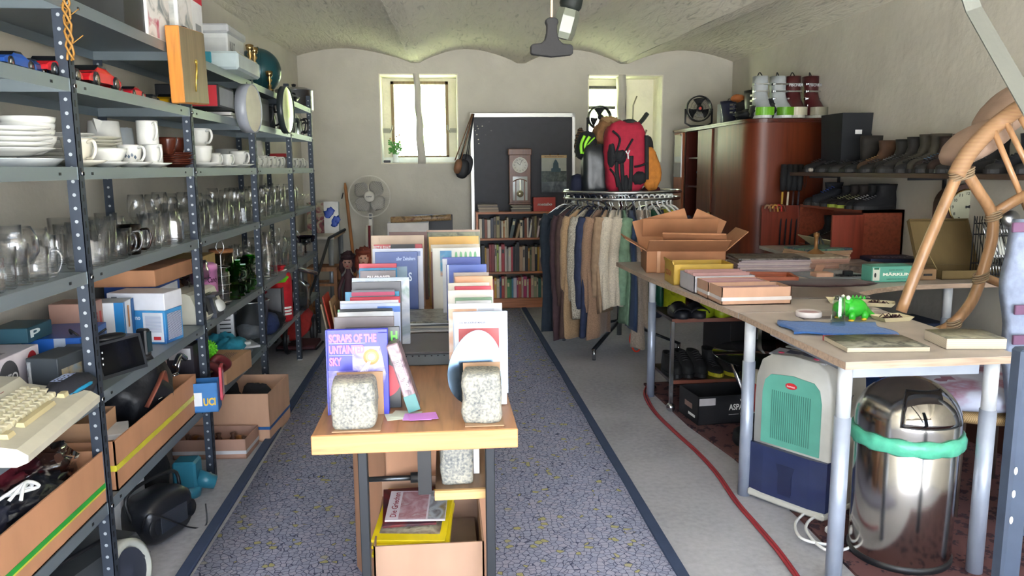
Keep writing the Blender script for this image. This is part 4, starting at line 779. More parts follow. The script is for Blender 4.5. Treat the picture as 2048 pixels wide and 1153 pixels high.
m = MB(); m.tube(smooth([(XF - .3, 5.9, zL + .22), (XF - .1, 6.0, zL + .3), (XF, 6.2, zL + .26), (XF + .03, 6.5, zL + .2)]), .018, 8); tag(build('bicycle_handlebar', m, CHR), 'bent chrome handlebar lying on the far low shelf', 'handlebar')
o = empty('cd_radio', 'black portable CD radio with handle standing on the floor by the nearest post', 'radio', (XF - .05, 2.98, 0), R(-22)); o.scale = (.8, .8, .84)
m = MB(); rg_ = [];
for j, (x, s_) in enumerate(((-.1, .75), (-.07, .95), (.02, 1), (.075, .92), (.1, .72))): rg_.append([(x, s_ * .17 * (abs(math.cos(t)) ** .6) * (1 if math.cos(t) > 0 else -1), .12 + s_ * .115 * (abs(math.sin(t)) ** .6) * (1 if math.sin(t) > 0 else -1)) for t in [2 * math.pi * k / 24 for k in range(24)]])
m.loft(rg_); build('body', m, mat('#1b1d22', .3), o)
m = MB(); m.tube(smooth([(0, -.16, .14), (-.02, -.15, .27), (-.02, .15, .27), (0, .16, .14)]), .009, 8); build('handle', m, BLK, o)
m = MB(); m.bx(.098, .103, -.09, .09, .07, .16, .002); build('front_panel', m, mat('#2c3038', .2), o)
for s_ in (-1, 1): m = MB(); m.at((.095, s_ * .115, .11), (0, R(90), 0)); m.lathe([(.045, 0), (.04, .006), (0, .0)], seg=20); build('speaker', m, mat('#101114', .6), o)
m = MB(); m.tube(smooth([(.05, -.16, .1), (.11, -.18, .2), (.13, -.12, .17), (.10, .1, .02), (.13, .18, .0), (.12, .2, .1)]), .004, 6); build('cord', m, BLK, o)
o = empty('boombox', 'grey and black boombox with round speaker on the floor, nearest item below the rack', 'radio', (XF - .17, 2.47, 0), R(-15))
m = MB(); m.loft([[(x, y, z) for x, z in ((-.12, 0), (.12, 0), (.15, .1), (.1, .17), (-.1, .18))] for y in (-.24, .24)], False, True); build('body', m, mat('#3c4044', .35), o)
m = MB(); m.at((.125, .13, .085), (0, R(78), 0)); m.lathe([(.105, -.02), (.105, .03), (.085, .04), (.08, .02), (0, .012)], seg=32); sp_ = build('speaker_ring', m, mat('#aaaca4', .35), o)
m = MB(); m.at((.14, .13, .085), (0, R(78), 0)); m.lathe([(.078, .012), (.05, .014), (0, .022)], seg=28); build('speaker_grille', m, mat('#2e3340', .6), sp_)
m = MB(); m.tube(smooth([(.0, -.2, .17), (.06, -.1, .21), (.08, .1, .21), (.0, .2, .17)]), .008, 6); build('handle', m, BLK, o)
for i, y in enumerate((2.83, 3.02)): pbox('flower_box', 'tall white carton with plant print under the low shelf, %s one' % ['nearer', 'farther'][i], 'box', (XF - .21, y + .03, 0), (.13, .15, .27), '#c8cacc', 0, panels=[('f', .2, .9, .78, .9, ('Roxi', '#25292c')), ('f', .5, .95, .35, .62, ('disc', '#2a2e48')), ('f', .1, .4, .05, .4, '#3f7a5a')])
m = MB(); m.box((0, 0, .11), (.1, .1, .12), .01); m.cyl((.04, 0, .08), (.11, .02, .05), .04, .03); m.lathe([(.05, 0), (.06, .05)], (0, 0, 0), close=True); tag(build('water_pump', m, mat('#2b6f84', .35), loc=(XF - .06, 3.38, 0)), 'teal plastic appliance on the floor behind the CD radio', 'appliance')
m = MB(); m.sph((0, 0, .13), (.09, .12, .14), 20, 12, lump(80, .1)); tag(build('black_case_bag', m, mat('#121418', .6, kind='cloth'), loc=(XF - .2, 3.3, 0)), 'black bag on the floor behind the CD radio', 'bag')
o = carton('cardboard_box', 'large open brown carton with blue tape on the floor by the second post', (-1.165, 4.27, 0), .5, .4, .26, cardl, R(-4), ('#2a62a0', .016), .25)
m = MB(); m.sph((0, 0, 0), (.07, .06, .14), 20, 12, lump(83, .2)); tag(build('shoe_tree', m, mat('#15161a', .7, kind='cloth'), loc=(-1.2, 4.3, .15)), 'black furry item standing in the blue-taped carton', 'bundle')
m = MB(); m.sph((0, 0, 0), (.09, .05, .09), 20, 12, lump(84, .2)); m.mt(1); m.at((.01, -.04, -.03), (R(20), 0, 0)); m.box((0, 0, 0), (.14, .01, .1), .01); tag(build('glove_bundle', m, [mat('#1c1c20', .7, kind='cloth'), mat('#8a6a3c', .6)], loc=(-1.04, 4.3, .16)), 'black and tan bundle in the blue-taped carton', 'bundle')
o = carton('cardboard_box', 'low open carton with white tape full of wooden pieces, before the blue-taped one', (-1.17, 3.93, 0), .36, .22, .1, mat('#b08a78', .8, kind='card'), R(-3), ('#c8c8cc', .018), .25)
for i in range(9):
    m = MB(); m.at((-1.31 + .036 * i, 3.93 + .04 * math.sin(i * 2.2), .06), (R(90 * (i % 2)), 0, i)); m.lathe([(0, -.03), (.014, -.028), (.018, 0), (.009, .012), (.015, .028), (0, .03)], seg=12); tag(build('wooden_piece', m, mat('#9a6434' if i % 2 else '#5a3a2a', .5)), 'small turned wooden piece, %s from the left in the low white-taped carton' % ordn(i), 'wooden piece', 'wooden pieces')
TZ = .77
beech = mat('#a87a56', .4, kind='wood', axis='y'); beech_x = mat('#c98c5a', .42, kind='wood', axis='x', sc=1.5); iron = mat('#2b2e33', .5, .5)
def trestle(name, label, y0, y1, x0, x1):
    o = empty(name, label, 'table', ((x0 + x1) / 2, y0, 0)); w2 = (x1 - x0) / 2; L = y1 - y0
    m = MB(); m.box((0, L / 2, TZ - .022), (w2 * 2, L, .044), .003); build('tabletop', m, beech, o)
    m = MB(); m.bx(-w2 - .0005, w2 + .0005, -.002, .012, TZ - .05, TZ - .0005, .002); build('front_edge_strip', m, beech_x, o)
    for y in (.06, L - .06):
        for lx in (-(w2 - .118), w2 - .068): m = MB(); m.bx(lx - .012, lx + .012, y - .015, y + .015, 0, TZ - .044, .002); build('leg', m, iron, o)
        m = MB(); m.cyl((-(w2 - .125), y + .04, TZ - .16), (.0, y + .04, TZ - .16), .007); m.mt(1); m.cyl((-.02, y + .04, TZ - .16), (.035, y + .04, TZ - .16), .014); m.bx(.0, .035, y + .02, y + .06, TZ - .2, TZ - .045); build('cross_rod', m, [mat('#4c5054', .3, .9), BLK], o)
    return o
trestle('trestle_table', 'narrow wooden table with dark iron legs in the foreground', 1.885, 3.2, -.335, .178)
trestle('trestle_table', 'second narrow wooden table continuing behind the foreground one', 3.21, 4.75, -.40, .19)
paper = mat('#e6e4dc', .7, kind='stripes', freq=120, c2=lin('#d2cfc4'), axis='y')
def book(xl, xr, yt, h, t, cov, label, spine_side='l', art=(), Ybase=None, tilt=-6, cat='book', hard=True, group=None, Y=None, rough=.35, z=TZ):
    """upright book facing the door; px edges xl..xr, top px yt; returns (object, width)"""
    if Y is None: Y = at((xl + xr) / 2, yt, z=z + h).y
    c = at((xl + xr) / 2, yt, Y=Y); k = (Y * math.cos(_p)) + (CH - z - h) * math.sin(_p); wd = (xr - xl) / F * k
    e = .003 if hard else .0006; m = MB(); hw = wd / 2; mm_ = mat(dim(cov), rough) if isinstance(cov, str) else cov
    m.bx(-hw, hw, 0, e, 0, h, .0008 if hard else 0); m.bx(-hw, hw, t - e, t, 0, h, .0008 if hard else 0); sx_ = -1 if spine_side == 'l' else 1
    m.bx(sx_ * hw, sx_ * (hw - e), 0, t, 0, h)
    o = build('book', m, mm_, loc=(c.x, Y, z + .001), rot=(R(tilt), 0, R(rnd.uniform(-2, 2)))); tag(o, label, cat, group)
    m = MB(); a, b = (-hw + e + .0003, hw - .003) if sx_ < 0 else (-hw + .003, hw - e - .0003); m.bx(a, b, e + .0002, t - e - .0002, .004 if hard else .001, h - (.004 if hard else .001)); build('page_block', m, paper, o)
    for i, q in enumerate(art):
        u0, u1, v0, v1, cc = q[:5]; X0 = -hw + 2 * hw * u0; X1 = -hw + 2 * hw * u1; y = -.0006 * (i + 1); g = MB()
        if isinstance(cc, tuple) and cc[0] == 'disc':
            g.add([((X0 + X1) / 2 + (X1 - X0) / 2 * math.cos(a * math.pi / 20), y, h * (v0 + v1) / 2 + (X1 - X0) / 2 * math.sin(a * math.pi / 20)) for a in range(40)], [tuple(range(40))], False); nm = 'round_motif'; mt_ = mat(cc[1], .4)
        elif isinstance(cc, tuple) and cc[0] == 'poly':
            g.add([(X0 + (X1 - X0) * a, y, h * (v0 + (v1 - v0) * b)) for a, b in cc[2]], [tuple(range(len(cc[2])))], False); nm = 'cover_art'; mt_ = mat(cc[1], .4)
        elif isinstance(cc, tuple): text_in(g, cc[0], (X0, y, h * v0), (X1 - X0, 0, 0), (0, 0, h * (v1 - v0)), cc[2] if len(cc) > 2 else .02); nm = 'title_lettering'; mt_ = mat(cc[1], .4)
        else:
            g.add([(X0, y, h * v0), (X1, y, h * v0), (X1, y, h * v1), (X0, y, h * v1)], [(0, 1, 2, 3)], False); nm = 'cover_panel'; mt_ = cc if not isinstance(cc, str) else mat(dim(cc), .4)
        build(nm, g, mt_, o)
    return o
def dim(c):
    if not isinstance(c, str): return c
    v = [int(c[i:i + 2], 16) for i in (1, 3, 5)]; k = .86 if sum(v) > 540 else .94
    return '#' + ''.join('%02x' % int(q * k) for q in v)
def pic(*c, fr=9):
    c = tuple(dim(q) for q in c)
    return _pic(*c, fr=fr)
def _pic(*c, fr=9): return mat(c[0], .35, kind='patch', freq=fr, cols=c)
lav = '#8f8fd0'
sc_art = [(.42, .98, .0, .80, pic('#4038a8', '#8d86d8', '#d8d4f4', '#5a50c0', fr=16)), (.0, .5, .0, .52, pic('#3a34a6', '#6c64c4', '#b8b0e8', fr=18)),
          (.05, .82, .85, .95, ('SCRAPS OF THE', '#e86a92', .045)), (.05, .64, .84, .845, '#c8c8f0'), (.05, .62, .72, .82, ('UNTAINTED', '#e86a92', .045)), (.05, .45, .70, .705, '#c8c8f0'), (.05, .25, .58, .68, ('SKY', '#e86a92', .045)),
          (.60, .86, .60, .76, ('disc', '#d87838')), (.64, .82, .62, .74, ('disc', '#f8b060')), (.68, .79, .64, .72, ('disc', '#fff2cc')), (.0, .02, .0, 1, '#3c46c0'), (.84, 1, .0, .96, ('poly', '#3a3cb8', [(.1, 0), (1, 0), (1, 1), (0, 1), (.8, .5)]))]
sc_art += [(.1 + .1 * i, .75, .12 + .03 * i, .66, ('poly', '#d8d4f6', [(0, 0), (.03, 0), (.9, .92), (.88, .94)])) for i in range(5)]
book(651, 772, 657, .229, .022, '#3a3cae', 'blue and purple paperback titled Scraps of the Untainted Sky, front of left row', art=sc_art, Y=2.045, tilt=-3)
book(690, 797, 654, .225, .012, '#34363c', 'dark grey book with red disc and green letters behind the front purple paperback', art=[(.36, 1.0, .08, .6, ('disc', '#d8384a')), (.84, .96, .82, .95, ('H', '#58c838', .04)), (.84, .96, .66, .78, ('N', '#58c838', .04)), (.84, .96, .8, .805, '#c04858')], Y=2.09, tilt=-3)
LR = [  # xl, xr, ytop, h, t, colour, label, art, side
 (667, 785, 637, .24, .015, '#6e6468', 'grey book lettered Utopie Antiutopie in the left row', [(.2, .78, .82, .87, ('UTOPIE  ANTIUTOPIE', '#c8c4c8'))]),
 (675, 785, 627, .225, .012, '#d9dce4', 'white book with a thin black band in the left row', [(.1, 1, .9, .93, '#24262c')]),
 (676, 783, 621, .225, .012, '#1d1f24', 'black book with white page edge in the left row', [(0, .03, 0, 1, '#5a9a6a')]),
 (680, 798, 610, .23, .012, '#c6d2f0', 'pale blue and white book in the left row', [(.62, 1, .88, .96, '#4a74c8')]),
 (680, 795, 604, .235, .012, '#dadbe6', 'off-white book with red line in the left row', [(.2, .9, .88, .9, '#b84050')]),
 (700, 798, 597, .23, .02, '#c02840', 'raspberry red book in the left row', []),
 (703, 788, 583, .25, .012, '#5a5a62', 'art book with a painted face in the left row', [(.02, .98, .5, .9, pic('#2c2c30', '#b89a70', '#7a7a80', '#d8c8a8', fr=14)), (0, 1, .92, .97, '#b02c58')]),
 (690, 796, 586, .24, .01, '#2a8ab4', 'turquoise book just behind the painted face', []),
 (703, 800, 568, .27, .014, '#58565a', 'plain dark grey book in the left row', []),
 (703, 816, 560, .28, .02, '#b8c4d4', 'large picture book with snowy fir landscape in the left row', [(.0, 1, .0, .97, pic('#4f7a5a', '#b8c4dc', '#dfe6f0', '#7f9a8c', fr=12))]),
 (720, 790, 543, .25, .012, '#8a8084', 'grey book lettered Ein Grosser in the left row', [(.2, .85, .8, .92, ('EIN GROSSER', '#e8e4e8')), (.2, .85, .7, .76, ('GEDICHTE', '#c8c4c8'))]),
 (718, 792, 538, .255, .012, '#2f8cc0', 'bright blue paperback with wavy lettering in the left row', [(.15, .9, .88, .97, ('nwalder', '#1c4a70'))]),
 (717, 791, 529, .265, .014, '#d84454', 'coral red paperback in the left row', [(0, 1, 0, .9, '#3a9ac8')]),
 (750, 834, 520, .31, .02, '#28468c', 'tall dark blue book with a pale photograph and letter S', [(.5, .95, .88, .93, ('aller Zeitalters', '#a8b8dc')), (.78, .86, .60, .72, ('S', '#c8d4e8')), (.45, .75, .56, .8, pic('#5a7a9c', '#8aa4b8', '#6a8290'))]),
 (745, 845, 512, .32, .018, '#ced2e2', 'tall white slipcase behind the dark blue book', [(.05, .95, .9, .96, '#6a7aa8')]),
 (745, 843, 501, .31, .02, '#504c50', 'dark book lettered Das Chinesische in the left row', [(.1, .9, .86, .94, ('DAS CHINESISCHE', '#a8a4a4'))]),
 (747, 843, 490, .31, .02, '#b83038', 'book with red, white and black title strip in the left row', [(0, .35, .9, .98, ('RESTAURANT', '#c8c0c0')), (.35, .85, .88, 1, '#28262a')]),
 (742, 847, 472, .34, .016, '#c0a486', 'tall cream cloth portfolio in the left row', [(.15, .155, .92, .97, '#7a6450')]),
 (778, 853, 465, .34, .02, '#6a3e2c', 'tall red-brown portfolio at the back of the left row', [])]
y_prev = 2.11
for (xl_, xr_, yt, h, t, c, lab, art) in LR:
    Y = max(at((xl_ + xr_) / 2, yt, z=TZ + h).y, y_prev + .012); book(xl_, xr_, yt, h * (1 if 1 else 1), t, c, lab, art=art, Y=Y, tilt=-5); y_prev = Y + t
RR = [
 (906, 1016, 650, .24, .016, '#c8d8ee', 'white book with a pale blue edge and red picture behind the oval mirror', [(.02, .9, .02, .94, '#dfe6f4'), (.1, .84, .55, .8, '#b04a4c'), (.12, .6, .86, .88, ('DIE MODERNE MALER', '#6a6a80'))]),
 (917, 1001, 641, .235, .012, '#a4a6ac', 'plain grey book second in the right row', []),
 (897, 1005, 623, .255, .016, '#d8dae2', 'white magazine-like book with a smiling woman in the right row', [(.0, .52, .1, .94, pic('#d8b89a', '#c89878', '#e8dcd4', fr=10)), (.55, .85, .5, .94, pic('#c89870', '#b8bcc8', '#e4e0dc', fr=9))]),
 (910, 992, 617, .23, .01, '#dcdfe8', 'thin white brochure in the right row', []),
 (911, 985, 610, .235, .012, '#b7a2ac', 'mauve paperback in the right row', []),
 (912, 984, 604, .235, .01, '#dcdce0', 'white paperback before the green one in the right row', []),
 (910, 985, 598, .24, .014, '#6f8f70', 'sage green book in the right row', [(.03, .97, .1, .96, '#7f9c7c')]),
 (896, 987, 587, .26, .018, '#ded6cc', 'cream hardcover in the right row', []),
 (909, 983, 575, .255, .018, '#c43448', 'bright red hardcover in the right row', []),
 (897, 980, 568, .26, .012, '#e4dccb', 'ivory book behind the red hardcover', []),
 (910, 986, 555, .27, .02, '#d89a6c', 'orange book with a red inner panel in the right row', [(.04, .85, .2, .92, '#c04048'), (.04, .7, .2, .85, '#d8d0e0')]),
 (907, 978, 547, .275, .012, '#a8968a', 'taupe book with dark corner in the right row', []),
 (893, 974, 531, .29, .022, '#2c4aa0', 'royal blue hardcover, nearer of the two in the right row', [(.02, .06, 0, 1, '#c8ccd8')]),
 (885, 962, 516, .30, .02, '#2a3f96', 'royal blue hardcover, farther of the two in the right row', [(.0, .12, 0, .98, '#ccd0d8')]),
 (865, 961, 497, .31, .014, '#e0ded2', 'white book with green botanical leaves and a photo in the right row', [(.16, .4, .6, .96, pic('#2a6a9a', '#3a8ab4', '#c89868', fr=10))] + [(.46 + .1 * i, .53 + .1 * i, .72, .95, ('poly', '#5f9a6a', [(.5, 0), (1, .4), (.8, .9), (.5, 1), (.2, .9), (0, .4)])) for i in range(5)]),
 (862, 960, 490, .315, .012, '#d2c4aa', 'cream book behind the botanical one', [(.0, .1, .0, .9, '#8a4a2a')]),
 (858, 958, 474, .33, .018, '#d8a22c', 'mustard yellow tall book in the right row', []),
 (853, 960, 461, .34, .018, '#6a6c50', 'old green-brown picture portfolio at the back of the right row', [(.0, 1, .0, .96, pic('#3a4030', '#8a8a60', '#5a5c40', fr=14)), (0, 1, .97, 1, '#b89880')])]
y_prev = 2.2
for (xl_, xr_, yt, h, t, c, lab, art) in RR:
    Y = max(at((xl_ + xr_) / 2, yt, z=TZ + h).y, y_prev + .012)
    if yt == 650: Y = 2.2
    book(xl_, xr_, yt, h, t, c, lab, art=art, Y=Y, tilt=-5); y_prev = Y + t
book(892, 912, 533, .27, .015, '#b02030', 'red book standing at the inner edge of the right row', Y=3.62)
book(878, 895, 543, .27, .02, '#17181c', 'black book with yellow letters at the inner edge of the right row', art=[(.1, .8, .84, .94, ('JE', '#d8c050')), (.3, .8, .05, .3, ('IT', '#c03848'))], Y=3.55)
book(862, 880, 535, .27, .02, '#7c3a2c', 'brown-red book at the inner edge of the right row', Y=3.66)
o = empty('leaning_book', 'thick book in clear film leaning sideways against the left row', 'book', (-.085, 2.02, TZ + .012), 0, rot=(R(-4), R(-17), R(3)))
m = MB(); m.bx(-.016, .016, 0, .13, 0, .19, .003); build('cover', m, pic('#6a4a58', '#a89098', '#4a3444', '#c8b8bc', fr=16), o)
m = MB(); m.bx(-.0165, .0165, -.0008, .002, 0, .045); build('teal_band', m, mat('#1e6a6a', .35), o)
m = MB(); text_in(m, 'WELTGESCHICHTE', (-.008, -.0012, .06), (0, 0, .09), (-.0 + .016, 0, 0), .03); build('lettering', m, mat('#dcd8d8', .4), o)
m = MB(); m.bx(-.012, .012, .126, .131, .003, .187); build('page_block', m, paper, o)
def paver(loc, d, label, seed, rz=0, taper=.93):
    from mathutils import noise as mn
    rg_ = []; N = 14
    for j in range(N + 1):
        t = j / N; r_ = []; e = 1 - (abs(2 * t - 1) ** 9) * .1
        for k in range(40):
            a = 2 * math.pi * k / 40; ca, sa = math.cos(a), math.sin(a); q = (abs(ca) ** 7 + abs(sa) ** 7) ** (-1 / 7); s_ = (1 + (taper - 1) * t) * e
            p = Vector((ca * q * d[0] / 2 * s_, sa * q * d[1] / 2 * s_, t * d[2])); n = mn.noise(p * 28 + Vector((seed, 0, 0))) * .006 + mn.noise(p * 90 + Vector((0, seed, 0))) * .0022
            p += Vector((ca, sa, 0)) * n; r_.append(tuple(p))
        rg_.append(r_)
    top = []
    m = MB(); m.loft(rg_, True); o = build('granite_block', m, mat('#b8b8b4', .9, kind='stone'), loc=loc, rot=(0, 0, R(rz))); return tag(o, label, 'stone')
boardm = mat('#a8876a', .8, kind='card')
def bookend(x, y, w_, h, lab):
    m = MB(); m.bx(-w_ / 2, w_ / 2, 0, .004, 0, h); m.bx(-w_ / 2, w_ / 2, -.13, 0, 0, .003); return tag(build('card_bookend', m, boardm, loc=(x, y, TZ + .001)), lab, 'bookend')
bookend(-.226, 2.028, .12, .12, 'brown L-shaped board under the left granite block'); bookend(.096, 2.035, .10, .135, 'brown L-shaped board under the right granite block')
paver((-.2345, 1.957, TZ + .005), (.116, .108, .118), 'rough granite block on the left front of the table', 3, 2, .93); paver((.0925, 1.968, TZ + .005), (.103, .1, .128), 'rough granite block on the right front of the table', 8, -3, .95)
m = MB(); pts = []
for k in range(48):
    a = 2 * math.pi * k / 48; pts.append((.077 * math.cos(a) * (1 - .16 * math.sin(a)), .103 * math.sin(a) + .103))
m.T = Matrix(((1, 0, 0, 0), (0, 0, 1, 0), (0, 1, 0, 0), (0, 0, 0, 1))); m.prism(pts, 0, .004); o = build('oval_mirror', m, mat('#66798a', .2, 1.), loc=(.072, 2.052, TZ + .012), rot=(R(-10), R(8), R(8))); tag(o, 'egg-shaped frameless mirror leaning on the right book row', 'mirror')
m = MB(); m.bx(-.04, .04, 0, .002, 0, .13); m.bx(-.03, .042, .002, .008, 0, .14); tag(build('white_booklet', m, mat('#d8dee6', .3), loc=(.125, 2.09, TZ + .002), rot=(R(-5), 0, R(-6))), 'white booklet in clear sleeve sticking out beside the oval mirror', 'booklet')
for i, (px, py, c, rz) in enumerate(((800, 833, '#d8e0d0', 12), (812, 830, '#cfd8c8', -14), (836, 836, '#c890dc', -4), (846, 836, '#c47fd0', 8))):
    p = at(px, py, z=TZ + .001); m = MB(); m.at((0, 0, 0), (0, 0, R(rz))); m.box((0, 0, .0006 + .0012 * i), (.075, .055, .001)); o = build('paper_slip', m, mat(c, .7), loc=(p.x, p.y, TZ + .0005)); tag(o, ['pale green slip of paper, left one of the heap', 'pale green slip of paper partly under the violet ones', 'violet slip with handwriting on the table', 'violet slip of paper, rightmost of the heap'][i], 'paper')
    if i == 2:
        m = MB()
        for q in range(4): text_in(m, ['Bitte nur', 'ein Preis', 'Euro', 'Danke'][q], (-.028, .012 - q * .011, .0032), (.045, 0, 0), (0, .007, 0), .0)
        build('handwriting', m, mat('#4a4060', .6), o, rot=(0, 0, R(rz)))
def mags(px, py, n, w_, d_, label, c0=(), t=.006, z=TZ, jit=.01, name='magazine', Y=None, X=None, rz0=0, top=None, cat='magazine', group=None):
    p = at(px, py, z=z) if X is None else Vector((X, Y, z)); cols = c0 or ('#c8c8cc', '#8a8c90', '#b8b0a0', '#54585c', '#d0d4d8', '#a09080')
    for i in range(n):
        m = MB(); m.box((0, 0, t / 2), (w_, d_, t * .96), .0008); mt_ = mat(cols[i % len(cols)], .45) if i < n - 1 or top is None else top
        tag(build(name, m, mt_, loc=(p.x + rnd.uniform(-jit, jit), p.y + rnd.uniform(-jit, jit) + (0), z + .0005 + i * t), rot=(0, 0, R(rz0 + rnd.uniform(-4, 4)))), label % ('lowest' if i == 0 else 'topmost' if i == n - 1 else ordn(i) + ' from the bottom'), cat, group or label % 'in stack')
mags(862, 668, 12, .2, .27, 'magazine in the stack between the book rows, %s', t=.0065, top=pic('#6a6c64', '#8c8c80', '#4a4c48', '#a0a090', fr=20), X=-.055, Y=3.05)
m = MB(); m.box((0, 0, .02), (.2, .26, .04), .003); m.mt(1)
for k in range(9): m.box((-.085 + .021 * k, -.1305, .033), (.005, .001, .004))
tag(build('grey_folder_box', m, [mat('#6c7478', .5), slotd], loc=(-.045, 2.68, TZ + .001)), 'flat grey box with punched holes between the book rows', 'box')
m = MB(); m.box((0, 0, .004), (.21, .3, .008), .001); tag(build('dark_folder', m, mat('#5c5a5c', .5), loc=(-.05, 2.69, TZ + .042)), 'dark folder lying on the flat grey box', 'folder')
shelfY = 2.12
o = empty('wooden_ledge', 'narrow wooden ledge under the tabletop carrying the lower granite block', 'shelf', (.036, 2.2, .575))
m = MB(); m.bx(-.07, .078, -.22, .16, -.012, 0, .002); build('top', m, mat('#7e6650', .5, kind='wood', axis='y'), o)
m = MB(); m.bx(-.072, .08, -.23, -.218, -.026, .001, .001); build('front_strip', m, mat('#c8a068', .5, kind='wood', axis='x', sc=2), o)
m = MB(); m.bx(-.07, -.06, .06, .16, -.155, -.013); build('side_panel', m, mat('#7e6650', .5, kind='wood', axis='y'), o)
paver((.024, 2.045, .576), (.088, .08, .115), 'granite block standing under the tabletop on the wooden ledge', 15, 0, 1.0)
m = MB(); m.bx(-.008, .008, 0, .004, 0, .12); tag(build('white_card', m, WHT, loc=(.08, 2.08, .576)), 'small white card beside the lower granite block', 'card')
carton('magazine_carton', 'cardboard box under the table front holding yellow-edged magazines', (-.055, 2.17, .0), .30, .33, .41, mat('#a5846e', .8, kind='card'), 0, None, flaps={'b': (4, .06)})
carton('cardboard_box', 'second open cardboard box behind the magazine carton under the table', (-.10, 2.58, 0), .32, .36, .56, mat('#b08468', .8, kind='card'), 2)
m = MB(); m.box((0, 0, .165), (.27, .29, .33)); tag(build('stored_books', m, mat('#8a7868', .8), loc=(-.055, 2.17, .006)), 'packed old volumes filling the bottom of the magazine carton', 'books')
ylw = mat('#d8c018', .4)
for i in range(5):
    m = MB(); m.box((0, 0, .005), (.205, .26, .009), .001); o = build('yellow_magazine', m, ylw, loc=(-.098 + .004 * (i % 2), 2.163 + .004 * (i % 3), .376 + i * .0105), rot=(R(9), 0, R(-7 + 3 * (i % 2)))); tag(o, 'yellow-bordered magazine in the carton under the table, %s' % ('lowest' if i == 0 else 'topmost' if i == 4 else ordn(i) + ' from the bottom'), 'magazine', 'yellow-bordered magazines')
    if i == 4: m = MB(); m.bx(-.085, .085, -.10, .11, .0102, .0106); c_ = build('cover_picture', m, pic('#28303a', '#8a7a68', '#c0b8a0', '#5a3030', fr=14), o)
m = MB(); m.box((0, 0, .004), (.15, .19, .007), .001); o = build('magazine', m, pic('#2c1c20', '#6a2228', '#1e2a38', fr=10), loc=(-.115, 2.175, .441), rot=(R(9), 0, R(3))); tag(o, 'dark red and blue magazine under the Greek one in the carton', 'magazine')
m = MB(); m.box((0, 0, .003), (.17, .15, .005), .001); o = build('magazine', m, mat('#c8c0c8', .3), loc=(-.09, 2.16, .450), rot=(R(9), 0, R(-4))); tag(o, 'pale magazine titled Die Griechen on top in the carton', 'magazine')
m = MB(); text_in(m, 'Die Griechen', (-.055, -.06, .0062), (0, .125, 0), (-.018, 0, 0), .015); build('title_lettering', m, mat('#8c2838', .4), o)
m = MB(); m.add([(-.048, -.07, .0058), (.03, -.07, .0058), (.03, .07, .0058), (-.048, .07, .0058)], [(0, 1, 2, 3)], False); build('cover_figure', m, pic('#c8c0c8', '#b898a0', '#a07078', '#d0c8cc', fr=20), o)
m = MB(); m.add([(.035, -.07, .0058), (.084, -.07, .0058), (.084, .07, .0058), (.035, .07, .0058)], [(0, 1, 2, 3)], False); build('cover_photo', m, pic('#4a3c30', '#b8c0c8', '#8a7a50', fr=20), o)
o = empty('chalk_board', 'tall dark grey pinboard in an aluminium frame against the back wall', 'board', (.845, 8.14, 0), 0, rot=(R(-1.2), 0, 0))
m = MB(); m.bx(-.52, .52, 0, .015, .35, 1.94); build('panel', m, mat('#3f4046', .6), o)
alu = mat('#c4c4be', .35, .7)
m = MB(); m.bx(-.545, -.51, -.02, .02, .02, 1.985, .003); m.bx(.51, .545, -.02, .02, .02, 1.985, .003); m.bx(-.545, .545, -.02, .02, 1.94, 1.985, .003); m.bx(-.545, .545, -.02, .02, .33, .36, .003); build('frame', m, alu, o)
for i, (px, py) in enumerate(((955, 252), (965, 252), (947, 257), (957, 257), (951, 261), (954, 269), (957, 279), (958, 287), (978, 243), (971, 270), (983, 261))):
    p = at(px, py, Y=8.13); m = MB(); m.sph((p.x - .845, -.008, p.z), .007, 8, 5); build('pin', m, mat('#e8e4cc' if i < 8 else '#6a6a6c', .3), o)
o = empty('calendar', 'calendar with a domed tower picture hanging on the dark pinboard', 'calendar', tuple(at(1108, 352, Y=8.11)))
m = MB(); m.bx(-.132, .132, 0, .008, -.17, .21); build('sheet', m, pic('#38424a', '#5f6c74', '#8c9698', fr=11), o)
m = MB(); m.bx(-.132, .132, -.002, 0, .185, .212); build('header_strip', m, mat('#c8a878', .5), o)
m = MB(); text_in(m, 'BRANDENBURG IM BILD', (-.1, -.0025, .192), (.2, 0, 0), (0, 0, .01), .02); build('lettering', m, mat('#4a3420', .5), o)
m = MB(); m.bx(-.13, .13, -.0015, 0, .045, .184); build('printed_sky', m, mat('#aeb2a6', .5), o)
m = MB(); m.T = Matrix(((1, 0, 0, 0), (0, 0, 1, -.003), (0, 1, 0, 0), (0, 0, 0, 1)))
m.prism([(-.03, .04), (.07, .04), (.07, .075), (.05, .08), (.045, .13), (.04, .135), (.03, .155), (.02, .165), (.018, .175), (.014, .165), (.004, .155), (-.004, .135), (-.008, .13), (-.012, .08), (-.03, .075)], 0, .001); build('printed_tower', m, mat('#3c5a62', .5), o)
m = MB(); m.bx(-.13, .13, -.0025, -.001, -.06, .05); build('printed_trees', m, pic('#2c3a38', '#4a5a54', '#6a7872', fr=26), o)
m = MB(); m.tube([(-.042, 0, .21), (-.042, -.004, .225)], .006, 6); m.tube([(.042, 0, .21), (.042, -.004, .225)], .006, 6); build('hanger_clip', m, brass, o)
